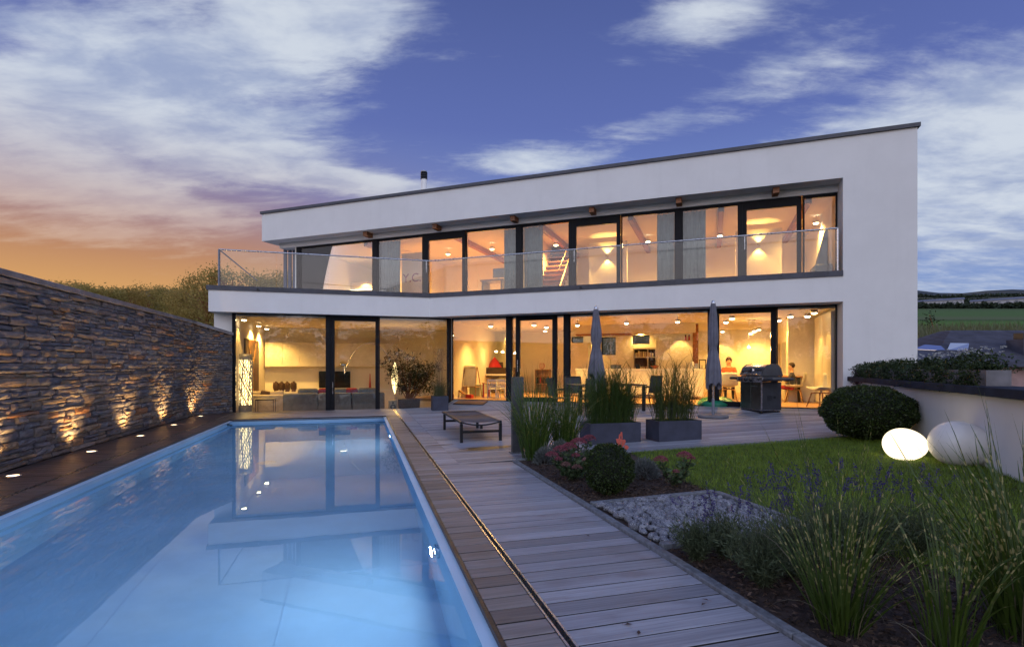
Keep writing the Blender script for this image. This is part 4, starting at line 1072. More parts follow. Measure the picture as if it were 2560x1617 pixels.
# sofa: long back towards us, chaise to the left
sA0, sA1 = al_(706,1.6), al_(962,1.6)
t_ = lthing('sofa', 'long grey sofa seen from behind through the living room window', 'sofa', (sA0+sA1)/2, 1.6); L_ = (sA1-sA0)/2
for k in range(3): MB().rbox(-L_+2*L_*k/3+.004, -L_+2*L_*(k+1)/3-.004, 0, .26, .10, .84, .06, 3).build('backrest', MT['fabric_grey'], t_)
for k in range(3): MB().rbox(-L_+.2+(2*L_-.4)*k/3, -L_+.2+(2*L_-.4)*(k+1)/3-.01, .265, 1.0, .12, .46, .05, 3).build('seat', MT['fabric_grey'], t_)
MB().rbox(-L_, -L_+.2, .27, 1.0, .10, .64, .05, 3).build('armrest', MT['fabric_grey'], t_); MB().rbox(L_-.2, L_, .27, 1.0, .10, .64, .05, 3).build('armrest', MT['fabric_grey'], t_)
for x in (-L_+.1, L_-.1):
    for y in (.08, .9): MB().cyl(x, y, 0, .11, .025, n=8).build('foot', MT['steel'], t_)
for px, m_, lb, wd in ((770,'fabric_grey','left grey cushion leaning on the sofa back',.62), (812,'red_cloth','left red cushion leaning on the sofa back',.42), (848,'fabric_grey','middle grey cushion leaning on the sofa back',.55), (878,'red_cloth','right red cushion leaning on the sofa back',.42), (918,'fabric_grey','right grey cushion leaning on the sofa back',.60)):
    a_ = al_(px, 1.95); c_ = lthing('cushion', lb, 'cushion', a_, 1.98, LFLOOR+.462, 'sofa cushions')
    b = MB(); b.rbox(-wd/2, wd/2, -.09, .09, 0, .52, .085, 3); b.build('cover', MT[m_], c_); MB().box(-.03,.03,-.091,-.089,.2,.26).build('label', MT['white'], c_)
t_ = lthing('chaise', 'beige chaise longue with pillows left of the grey sofa', 'chaise', al_(665,2.2), 2.0); L2 = .62
MB().rbox(-L2, L2, 0, 1.7, .10, .50, .07, 3).build('seat', MT['fabric_beige'], t_); MB().rbox(-L2, L2, -.22, .0, .10, .80, .06, 3).build('backrest', MT['fabric_beige'], t_)
for k, (x, r_) in enumerate(((-.35,.3),(0,.5),(.32,.2))):
    o = MB().rbox(-.24,.24,-.07,.07,0,.42,.065,3).build('pillow', MT['fabric_beige' if k != 1 else 'terracotta'], t_); o.location = (x, .12, .5); o.rotation_euler = (R(-18), r_-.3, 0)
# black stool table
t_ = lthing('side_table', 'small black wire-legged side table behind the living room glass', 'table', al_(664,.85), .85)
w2 = .25
MB().box(-w2, w2, -.2, .2, .70, .735).build('table_top', MT['black'], t_)
for x in (-w2+.01, w2-.01):
    for y in (-.19,.19): MB().box(x-.008, x+.008, y-.008, y+.008, 0, .699).build('leg', MT['black'], t_)
# arc lamp
t_ = lthing('arc_lamp', 'arching steel floor lamp with a chrome dome over the living room', 'floor lamp', al_(990,2.2), 2.2)
ha, hz = on_lw(858, 912, 2.2); hx = ha-al_(990,2.2); hz -= LFLOOR
top = on_lw(890, 857, 2.2)[1]-LFLOOR
pts = [(0,0,.05),(0,0,.8)]
for k in range(15):
    a = math.pi*(.0+.9*k/14); pts.append((hx/2+(-hx/2)*math.cos(a)*1.0, 0, .95+(top-.95)*math.sin(a)))
pts.append((hx,0,hz+.12))
MB().tube(pts, .012, 8).build('arc', MT['chrome'], t_); MB().rbox(-.16,.16,-.12,.12,0,.06,.01,1,False).build('base', MT['white'], t_)
MB().lathe([(.02,hz+.13),(.09,hz+.10),(.14,hz+.03),(.155,hz-.05),(.15,hz-.05)], 20, (hx,0,0)).build('dome', MT['chrome'], t_)
MB().lathe([(.13,hz-.02),(.0005,hz-.0)], 18, (hx,0,0)).build('bulb', MT['bulb'], t_); lamp_light('SPOT', t_, (hx,0,hz-.06), 22, WARM, .08, None, 130, .6)
# red cone vases
for px, lb in ((925,'slim red cone vase on the sideboard left of the door frame'), (945,'slim red cone vase on the sideboard right of the door frame')):
    a_ = al_(px, sd+.2); c_ = lthing('cone_vase', lb, 'vase', a_, sd+.2, LFLOOR+.75, 'red cone vases'); MB().lathe([(.0005,0),(.06,0),(.055,.03),(.02,.5),(.014,.66),(.01,.66)], 14).build('body', MT['red'], c_); MB().lathe([(.0005,-.0),(.0605,.0),(.0605,.008),(.05,.01)], 14).build('foot', MT['black'], c_)
# glowing leaf-shaped lamp
t_ = lthing('leaf_lamp', 'glowing leaf-shaped floor lamp beside the oleander', 'floor lamp', al_(987,2.9), 2.9)
zt_ = on_lw(984, 905, 2.9)[1]-LFLOOR; zb_ = on_lw(984, 985, 2.9)[1]-LFLOOR
b = MB(); n = 14
prof = [(max(.004,.115*math.sin(math.pi*k/n)**.8), zb_+(zt_-zb_)*k/n) for k in range(n+1)]
b.lathe(prof, 14, sx=1, sy=.35); b.build('shade', emit('leaf_lamp_shade', (1,.72,.32), 4), t_)
MB().cyl(0,0,0,zb_,.014,n=8).build('stem', MT['steel'], t_); MB().cyl(0,0,0,.02,.14,n=18).build('base', MT['steel'], t_); lamp_light('POINT', t_, (.0,-.22,(zt_+zb_)/2), 50, WARM, .15)
# speaker box
t_ = lthing('loudspeaker', 'small upright grey loudspeaker beside the oleander pot', 'loudspeaker', al_(982,.9), .9)
MB().rbox(-.13,.13,-.13,.15,0,.62,.01,1,False).build('cabinet', MT['fabric_beige'], t_); MB().lathe([(.085,0),(.08,.012),(.0005,-.02)], 18).build('driver', MT['black'], t_)
o = t_.children[-1]; o.rotation_euler = (R(90),0,0); o.location = (0,-.132,.42)
MB().lathe([(.03,0),(.028,.006),(.0005,.0)], 14).build('tweeter', MT['black'], t_); o = t_.children[-1]; o.rotation_euler = (R(90),0,0); o.location = (0,-.132,.55)

# ---- music room
def rz(px, py, d): return on_rw(px, py, d)
a_, z_ = rz(1143, 900, 2.4)
t_ = rthing('red_shelf', 'tall curved red disc shelf standing at the left of the music room', 'shelf', rz(1147,900,2.0)[0], 2.0)
zt_ = rz(1143,882,2.0)[1]-FLOOR_R
b = MB(); n = 12
for sgn in (-1, 1):
    for k in range(n):
        f0, f1 = k/n, (k+1)/n; w0, w1 = .10+.06*abs(2*f0-1)**2, .10+.06*abs(2*f1-1)**2
        x0, x1 = sgn*w0, sgn*w1
        b.add([(x0-.012,-.1,zt_*f0),(x0+.012,-.1,zt_*f0),(x0+.012,.1,zt_*f0),(x0-.012,.1,zt_*f0),(x1-.012,-.1,zt_*f1),(x1+.012,-.1,zt_*f1),(x1+.012,.1,zt_*f1),(x1-.012,.1,zt_*f1)], [(0,1,5,4),(1,2,6,5),(2,3,7,6),(3,0,4,7)])
b.build('side_panel', MT['red'], t_); MB().box(-.15,.15,.085,.1,0,zt_).build('back_panel', MT['red'], t_)
for k in range(8): MB().box(-.10,.10,-.09,.085,.1+k*(zt_-.15)/8,.115+k*(zt_-.15)/8).build('shelf_board', MT['red'], t_)
for k in range(3,6):
    for j in range(8): MB().box(-.085+j*.021,-.068+j*.021,-.085,.04,.118+k*(zt_-.15)/8,.24+k*(zt_-.15)/8).build('disc_case', MT['black' if j % 3 else 'grey_metal'], t_)
# easel with a paper roll
t_ = rthing('easel', 'wooden children easel with a cream paper roll behind the glass', 'easel', rz(1178,950,1.9)[0], 1.9)
eh = rz(1178,917,1.9)[1]-FLOOR_R
b = MB()
for x in (-.28,.28):
    for sg in (-1,1): MB().tube([(x,sg*.28,0),(x*.75,sg*.03,eh)], .016, 6).build('leg', MT['wood'], t_)
MB().box(-.25,.25,-.2,-.18,.35,.37).build('tray', MT['wood'], t_); MB().box(-.28,.28,-.26,.26,.34,.355).build('shelf', MT['wood'], t_)
o = MB().box(-.21,.21,-.006,.006,0,eh-.42).build('paper_sheet', MT['paper'], t_); o.location = (0,-.155,.38); o.rotation_euler = (R(-12),0,0)
MB().tube([(-.21,-.04,eh),(.21,-.04,eh)], .06, 14).build('paper_roll', MT['paper'], t_)
# grand piano with a red felt cone
t_ = rthing('grand_piano', 'dark polished grand piano at the back of the music room', 'piano', rz(1240,960,5.2)[0], 5.2)
poly = [(-.95,-.72),(.95,-.72),(.95,.1),(.75,.55),(.35,.75),(.2,1.1),(-.2,1.35),(-.7,1.3),(-.95,.9)]
PIANO = pm('piano_lacquer', (.035,.016,.010), .15, .1, 3)
MB().prism(poly, .62, .95).build('body', PIANO, t_); MB().prism([(x*1.01,y*1.01) for x,y in poly], .955, .985).build('lid', PIANO, t_)
MB().box(-.8,.8,-.9,-.722,.68,.74).build('keyboard', MT['white'], t_)
for x, y in ((-.8,-.55),(.8,-.55),(-.4,1.05)): MB().tube([(x,y,0),(x,y,.35),(x,y,.62)], [.04,.045,.075], 8).build('leg', PIANO, t_)
MB().box(-.35,.35,-.12,-.1,.985,1.2).build('music_stand', PIANO, t_)
t_ = rthing('red_cone', 'bright red felt cone standing on the grand piano', 'decoration', rz(1239,920,5.2)[0], 5.1, FLOOR_R+.988)
MB().lathe([(.32,0),(.30,.03),(.16,.24),(.0005,.42)], 18).build('cone', MT['red'], t_); MB().lathe([(.0005,.002),(.325,.001),(.325,.012),(.30,.02)], 18).build('hem', MT['red_cloth'], t_)
# large dark picture
a0, z1_ = rz(1226,861,BK-.03); a1, z0_ = rz(1292,918,BK-.03)
t_ = rthing('wall_picture', 'large dark red picture on the music room back wall behind the pendants', 'picture', (a0+a1)/2, BK-.004, 0)
def art_mat():
    m, t, b = new_mat('dark_red_painting'); tc = t.node('ShaderNodeTexCoord'); n = t.noise(tc.outputs['Object'], 3.2, 4, .6, 1.5)
    t.l.new(t.ramp(n, [(.3,(.02,.01,.008)),(.45,(.16,.02,.015)),(.55,(.05,.03,.02)),(.65,(.35,.15,.07)),(.75,(.03,.02,.02))], 'CONSTANT' if False else 'LINEAR'), b.inputs['Base Color']); return m
MB().box(-(a1-a0)/2, (a1-a0)/2, -.035, -.005, z0_, z1_).build('canvas', art_mat(), t_); 
b = MB(); hw_ = (a1-a0)/2+.03
b.box(-hw_,hw_,-.04,-.002,z1_+.001,z1_+.03); b.box(-hw_,hw_,-.04,-.002,z0_-.03,z0_-.001); b.box(-hw_,-hw_+.029,-.04,-.002,z0_,z1_); b.box(hw_-.029,hw_,-.04,-.002,z0_,z1_); b.build('frame', MT['black'], t_)
# pendants
for k, (px, py) in enumerate(((1240,880),(1257,881),(1288,884))):
    d_ = 4.2; a_, z_ = rz(px, py, d_)
    t_ = rthing('pendant_lamp', 'small glass pendant lamp in the music room, '+('left one','middle one','right one')[k]+' of three', 'pendant lamp', a_, d_, CEIL, 'music room pendants')
    MB().cyl(0,0,-.02,0,.045,n=14).build('canopy', MT['steel'], t_); MB().cyl(0,0,z_-CEIL+.12,-.02,.003,n=6).build('cable', MT['steel'], t_)
    MB().lathe([(.015,z_-CEIL+.13),(.04,z_-CEIL+.09),(.075,z_-CEIL+.02),(.07,z_-CEIL-.01)], 16).build('glass_shade', MT['rail_glass'], t_)
    MB().ball((0,0,z_-CEIL+.02), (.06,.06,.028), 12, 6).build('bulb', MT['bulb'], t_); lamp_light('POINT', t_, (0,0,z_-CEIL-.04), 18, WARM, .06)
# children's table with two white chairs
def kid_chair(label, a, d, rot):
    t_ = thing('child_chair', label, 'chair', rw(a,d,FLOOR_R), ROT_R+rot, "children's chairs")
    for x in (-.14,.14):
        MB().box(x-.014,x+.014,-.14,-.112,0,.62).build('leg', MT['white'], t_); MB().box(x-.014,x+.014,.112,.14,0,.30).build('leg', MT['white'], t_)
    MB().box(-.155,.155,-.11,.15,.30,.325).build('seat', MT['white'], t_); MB().box(-.125,.125,-.135,-.118,.56,.62).build('back_rail', MT['white'], t_); MB().box(-.125,.125,-.135,-.118,.36,.40).build('back_rail', MT['white'], t_)
    for k in range(3): MB().box(-.085+k*.07,-.055+k*.07,-.133,-.12,.40,.56).build('back_slat', MT['white'], t_)
    return t_
kid_chair('white wooden child chair with slatted back, left one beside the low table', rz(1233,980,1.5)[0], 1.5, .05)
kid_chair('white wooden child chair with slatted back, right one beside the low table', rz(1257,980,1.6)[0], 1.6, -.08)
t_ = rthing('child_table', 'low child table with red legs behind the white chairs', 'table', rz(1243,980,2.1)[0], 2.1)
MB().rbox(-.45,.45,-.28,.28,.46,.49,.008,1,False).build('table_top', MT['wood'], t_)
for x in (-.4,.4):
    for y in (-.23,.23): MB().cyl(x,y,0,.46,.028,n=10).build('leg', MT['red'], t_)
# bottle shelf with a wire basket
a0, z1_ = rz(1337,923,BKK-1.2); a1, _ = rz(1372,923,BKK-1.2)
t_ = rthing('bottle_shelf', 'open wooden shelf of bottles against the bright wall behind the glass door', 'shelf', (a0+a1)/2, BKK-1.2); hw_ = (a1-a0)/2; hh_ = z1_-FLOOR_R
for x in (-hw_, hw_-.02): MB().box(x,x+.02,0,.3,0,hh_).build('side_panel', MT['wood'], t_)
for k in range(4): MB().box(-hw_+.02,hw_-.02,0,.3,.05+k*(hh_-.07)/3,.07+k*(hh_-.07)/3).build('shelf_board', MT['wood'], t_)
MB().box(-hw_+.02,hw_-.02,.285,.3,0,hh_).build('back_panel', MT['wood'], t_)
for k, (x, m_) in enumerate(((-.22,'black'),(-.10,'red'),(.02,'terracotta'),(.13,'black'),(.22,'green_plastic'))):
    c_ = rthing('bottle', ('tall black bottle at the left end of the bottle shelf','red bottle on the bottle shelf','brown bottle in the middle of the bottle shelf','black bottle right of centre on the bottle shelf','green bottle at the right end of the bottle shelf')[k], 'bottle', (a0+a1)/2+x, BKK-1.06, FLOOR_R+.07+(hh_-.07)/3+.001)
    MB().lathe([(.0005,0),(.035,0),(.035,.18),(.013,.24),(.013,.29),(.0005,.29)], 12).build('body', MT[m_], c_); MB().lathe([(.0135,.27),(.015,.292),(.0005,.295)], 10).build('cap', MT['red'], c_)
c_ = rthing('wire_basket', 'red wire basket on top of the bottle shelf', 'basket', (a0+a1)/2-.05, BKK-1.05, FLOOR_R+hh_)
for k in range(8):
    a = math.pi*k/8; MB().tube([(.12*math.cos(a)*math.sin(q),.12*math.sin(a)*math.sin(q),.14-.13*math.cos(q)) for q in [math.pi*j/8*.8 for j in range(9)]], .006, 5).build('wire', MT['red'], c_)
# green toy box, red toy heap by the easel
t_ = rthing('toy_box', 'grey-green storage box under the easel', 'box', rz(1182,985,2.6)[0]+.1, 2.6); MB().rbox(-.25,.25,-.18,.18,0,.36,.01,1,False).build('body', MT['curtain'], t_); MB().rbox(-.26,.26,-.19,.19,.361,.39,.008,1,False).build('lid', MT['curtain'], t_)
t_ = rthing('toy_slide', 'small red and wood toy slide at the foot of the red shelf', 'toy', rz(1160,990,1.35)[0], 1.35)
o = MB().box(-.3,.3,-.08,.08,0,.03).build('ramp', MT['wood'], t_); o.location = (-.05,0,.16); o.rotation_euler = (0,R(28),0)
MB().box(.1,.3,-.1,.1,0,.12).build('block', MT['red'], t_); MB().tube([(-.3,0,0),(-.27,0,.33)], .03, 8).build('post', MT['red'], t_)

# ---- kitchen
ia0, iz = rz(1438, 931, 3.3); ia1, _ = rz(1760, 935, 3.3)
t_ = rthing('kitchen_island', 'long white kitchen island behind the big kitchen window', 'kitchen island', (ia0+ia1)/2, 3.3); L_ = (ia1-ia0)/2
MB().box(-L_+.02, L_-.02, .02, .88, .08, .90).build('carcass', MT['cabinet'], t_); MB().rbox(-L_, L_, 0, .92, .901, .955, .006, 1, False).build('worktop', MT['white'], t_)
for k in range(6): MB().rbox(-L_+.02+(2*L_-.04)*k/6+.004, -L_+.02+(2*L_-.04)*(k+1)/6-.004, .0, .02, .10, .895, .003, 1, False).build('drawer_front', MT['cabinet'], t_)
IT = FLOOR_R+.956
c_ = rthing('lantern', 'black box lantern at the right end of the kitchen island', 'lantern', rz(1758,915,3.5)[0]-.02, 3.5, IT)
for x in (-.09,.09):
    for y in (-.09,.09): MB().box(x-.012,x+.012,y-.012,y+.012,0,.26).build('corner_post', MT['black'], c_)
MB().box(-.11,.11,-.11,.11,.261,.29).build('roof', MT['black'], c_); MB().box(-.10,.10,-.10,.10,-.0,.015).build('base', MT['black'], c_); MB().cyl(0,0,.016,.12,.035,n=12).build('candle', MT['paper'], c_)
c_ = rthing('orange_bowl', 'orange bowl of fruit on the kitchen island', 'bowl', rz(1637,925,3.6)[0], 3.6, IT)
MB().lathe([(.0005,0),(.05,.0),(.13,.08),(.14,.10),(.125,.09),(.04,.02),(.0005,.02)], 18).build('dish', pm('orange_glaze', (.62,.16,.03), .3, .1, 5), c_)
for k in range(4): MB().ball((.05*math.cos(k*1.7),.05*math.sin(k*1.7),.085), .038, 10, 7).build('fruit', MT['red' if k % 2 else 'green_plastic'], c_)
c_ = rthing('storage_tin', 'grey oblong tin on the kitchen island between umbrella and grass', 'tin', rz(1540,925,3.6)[0], 3.6, IT); MB().rbox(-.17,.17,-.08,.08,0,.10,.01,1,False).build('body', MT['grey_metal'], c_); MB().rbox(-.175,.175,-.085,.085,.101,.13,.008,1,False).build('lid', MT['grey_metal'], c_)
c_ = rthing('black_canister', 'small dark square canister on the kitchen island in front of the shelf', 'canister', rz(1595,925,3.7)[0], 3.7, IT); MB().rbox(-.07,.07,-.07,.07,0,.13,.01,1,False).build('body', MT['black'], c_); MB().cyl(0,0,.13,.15,.05,n=14).build('lid', MT['black'], c_)
for px, hh, lb in ((1730,.22,'left white jug near the lantern on the kitchen island'), (1742,.17,'right white jug near the lantern on the kitchen island')):
    c_ = rthing('jug', lb, 'jug', rz(px,920,3.6)[0], 3.6, IT); MB().lathe([(.0005,0),(.06,0),(.07,.05),(.055,hh*.8),(.06,hh),(.05,hh)], 14).build('body', MT['white'], c_); MB().tube([(.055,0,hh*.8),(.11,0,hh*.7),(.10,0,hh*.35),(.065,0,hh*.25)], .009, 6).build('handle', MT['white'], c_)
# hood box under the ceiling
ha0, _ = rz(1438,815,4.0); ha1, _ = rz(1552,815,4.0)
t_ = rthing('range_hood', 'flat ceiling hood with a wooden rim above the kitchen island', 'range hood', (ha0+ha1)/2, 4.0, CEIL); L_ = (ha1-ha0)/2
MB().box(-L_,L_+2.4,0,.9,-.30,-.002).build('bulkhead', MT['plaster_in'], t_); MB().box(-L_+.02,L_+.3,-.03,.7,-.345,-.302).build('hood_panel', MT['wood_red'], t_)
for k in range(3): MB().box(-L_+.1+k*.45,-L_+.45+k*.45,.1,.5,-.352,-.346).build('filter', MT['steel'], t_)
# tall cupboards at the back, open shelf in front of the window
ca0, cz1 = rz(1640,852,BKK-.62); ca1, _ = rz(1743,852,BKK-.62)
t_ = rthing('tall_cupboard', 'block of tall cream cupboards at the back of the kitchen', 'cupboard', ca0, BKK-.62)
MB().box(.01, ca1-ca0-.01, .02, .615, 0, cz1-FLOOR_R).build('carcass', MT['cabinet'], t_)
for k in range(3): MB().rbox((ca1-ca0)*k/3+.004, (ca1-ca0)*(k+1)/3-.004, 0, .02, .06, cz1-FLOOR_R, .003, 1, False).build('cupboard_door', MT['cabinet'], t_)
for k, px in enumerate((1714,1723)):
    c_ = rthing('figurine', ('left','right')[k]+' small red figurine on top of the tall cupboards', 'figurine', rz(px,852,BKK-.4)[0], BKK-.4, cz1); MB().lathe([(.0005,0),(.05,0),(.03,.06),(.035,.13),(.02,.16)], 10).build('body', MT['red'], c_); MB().ball((0,0,.19), .035, 10, 7).build('head', MT['terracotta'], c_)
c2a, c2z = rz(1428,857,BKK-.6); c2b, _ = rz(1470,857,BKK-.6)
t_ = rthing('fridge_cupboard', 'tall cream cupboard left of the left umbrella at the kitchen wall', 'cupboard', c2a, BKK-.62); MB().box(.01,c2b-c2a-.01,.02,.615,0,c2z-FLOOR_R).build('carcass', MT['cabinet'], t_); MB().rbox(.0,c2b-c2a,0,.02,.06,c2z-FLOOR_R,.003,1,False).build('cupboard_door', MT['cabinet'], t_)
ha0, hz1 = rz(1583,870,BKK-.32); ha1, _ = rz(1640,870,BKK-.32)
t_ = rthing('open_shelf', 'open cream shelf with books and tableware below the kitchen window', 'shelf', ha0, BKK-.32); L_ = ha1-ha0; hh_ = hz1-FLOOR_R
for x in (0, L_*.62, L_-.03): MB().box(x,x+.03,0,.31,0,hh_).build('side_panel', MT['cabinet'], t_)
zz = [rz(1600,p_,BKK-.32)[1]-FLOOR_R for p_ in (871,892,923,960)]
for k, z_ in enumerate(zz):
    MB().box(.031,L_*.62-.001,0,.3,z_-.03,z_).build('shelf_board', MT['cabinet'], t_); MB().box(L_*.62+.031,L_-.031,0,.3,z_-.03,z_).build('shelf_board', MT['cabinet'], t_)
MB().box(.031,L_-.031,.295,.309,0,hh_).build('back_panel', MT['terracotta'], t_)
ORD = ['first','second','third','fourth','fifth','sixth','seventh','eighth','ninth','tenth','eleventh']
cols = ['red','terracotta','black','wood_red','fabric_beige','grey_metal']
for row, (z_, n_) in enumerate(((zz[1],11),(zz[2],7))):
    x = .05
    for k in range(n_):
        w_ = random.uniform(.03,.06); h_ = random.uniform(.14,.24) if row == 0 else random.uniform(.05,.12)
        if x+w_ > L_-.04: break
        if x < L_*.62+.03 and x+w_ > L_*.62: x = L_*.62+.04
        c_ = rthing('book', ORD[k]+' book from the left on the '+('upper' if row == 0 else 'lower')+' board of the open kitchen shelf', 'book', ha0+x, BKK-.27, FLOOR_R+z_+.001, 'upper shelf books' if row == 0 else 'lower shelf books')
        o = MB().box(0,w_-.004,0,.16,0,h_).build('cover', MT[random.choice(cols)], c_); MB().box(.003,w_-.007,-.001,.155,.004,h_+.001).build('pages', MT['paper'], c_)
        x += w_+random.uniform(0,.03)
hp(MB().box(ar(1741,4.6)-.12, ar(1741,4.6)+.06, 4.6, 4.85, FLOOR_R, CEIL-.001), 'pillar', MT['wood_red'])

# ---- dining room
t_ = rthing('dining_table', 'long dark dining table behind the right terrace door', 'table', rz(1890,960,3.4)[0], 3.4)
MB().rbox(-1.15,1.25,-.45,.45,.71,.75,.008,1,False).build('table_top', MT['wood_red'], t_)
for x in (-1.0,1.1):
    for y in (-.38,.38): MB().box(x-.035,x+.035,y-.035,y+.035,0,.709).build('leg', MT['black'], t_)
def shell_chair(label, p, rz_):
    t_ = thing('shell_chair', label, 'chair', p, rz_, 'white shell chairs')
    nu, nv = 8, 12; vs = []; fs = []
    for j in range(nv+1):                       # seat profile from the front edge up the back
        f = j/nv
        if f < .5: y, z = -.23+.42*(f/.5), .46-.035*math.sin(math.pi*f/.5)
        else:
            g = (f-.5)/.5; y, z = .19+.10*g+.03*math.sin(g*1.5), .46+.40*g**1.05
        for i in range(nu+1):
            u = -1+2*i/nu; wd = .245 if f < .5 else .245-.02*((f-.5)/.5)
            lift = .09*abs(u)**2.4*(math.sin(math.pi*min(1, .25+f)))
            x = u*wd; yy = y-(.08*u*u*((f-.5)/.5) if f > .5 else 0)
            vs.append((x, yy, z+lift))
    for j in range(nv):
        for i in range(nu): a = j*(nu+1)+i; fs.append((a,a+1,a+nu+2,a+nu+1))
    b = MB(); b.add(vs, fs, True); o = b.build('seat_shell', pm('white_shell', (.66,.66,.60), .45, .05, 3) if 'white_shell' not in bpy.data.materials else bpy.data.materials['white_shell'], t_)
    md = o.modifiers.new('thick', 'SOLIDIFY'); md.thickness = .012
    MB().cyl(0,0,.36,.44,.03,n=10).build('hub', MT['steel'], t_)
    for sx in (-1,1):
        for sy in (-1,1):
            b = MB(); b.tube([(.02*sx,.02*sy,.37),(.15*sx,.15*sy,.36),(.23*sx,.23*sy,.0)], [.02,.022,.014], 6); b.build('leg', MT['wood'], t_)
    return t_
p = rw(*[rz(2053,1000,1.05)[0], 1.05], FLOOR_R); shell_chair('white shell chair standing alone in the right corner of the dining room', p, ROT_R+R(-62))
p = rw(rz(1822,1000,2.45)[0], 2.45, FLOOR_R); shell_chair('white shell chair with its back to the glass, left of the grill', p, ROT_R+R(180))
p = rw(rz(1905,1000,2.4)[0], 2.4, FLOOR_R); shell_chair('white shell chair partly hidden behind the grill', p, ROT_R+R(178))
p = rw(rz(1822,1000,4.35)[0], 4.35, FLOOR_R); shell_chair('white shell chair on the far side of the dining table under the orange-dressed person', p, ROT_R+R(2))
p = rw(rz(1985,1000,2.9)[0], 2.9, FLOOR_R); shell_chair('white shell chair at the table under the dark-dressed person', p, ROT_R+R(-100))
for k, (px, py) in enumerate(((1876,836),(1885,831),(1873,869))):
    a_, z_ = rz(px, py, 3.5)
    t_ = rthing('dining_pendant', 'glass pendant over the dining table, '+('upper left','upper right','lowest')[k]+' of the cluster', 'pendant lamp', a_, 3.5+.1*k, CEIL, 'dining pendants')
    MB().cyl(0,0,-.02,0,.04,n=12).build('canopy', MT['steel'], t_); MB().cyl(0,0,z_-CEIL+.1,-.02,.003,n=6).build('cable', MT['steel'], t_); MB().lathe([(.012,z_-CEIL+.11),(.05,z_-CEIL+.06),(.065,z_-CEIL),(.06,z_-CEIL-.01)], 14).build('glass_shade', MT['rail_glass'], t_)
    MB().ball((0,0,z_-CEIL+.02), (.05,.05,.028), 12, 6).build('bulb', MT['bulb'], t_); lamp_light('POINT', t_, (0,0,z_-CEIL-.05), 18, WARM, .06)
c_ = rthing('flower_row', 'row of red flowers in the dining room window recess', 'flowers', A_R-.45, 5.5, 1.052)
MB().box(-.07,.07,-.5,.4,0,.08).build('trough', MT['white'], c_)
pts = np.stack([rng.normal(0,.06,220), rng.uniform(-.5,.4,220), .08+rng.uniform(0,.16,220)],1); v,f = leaves(pts, .06, np.array([[0,0,1.]]), .5); link('foliage', np_mesh('foliage',v,f), leaf_mat('window_leaves',(.04,.08,.02),(.08,.12,.03)), c_)
pts = np.stack([rng.normal(0,.06,90), rng.uniform(-.5,.4,90), .2+rng.uniform(0,.08,90)],1); v,f = leaves(pts, .05, None, .8); link('blossoms', np_mesh('blossoms',v,f), leaf_mat('red_blossom',(.3,.03,.03),(.45,.06,.05)), c_)

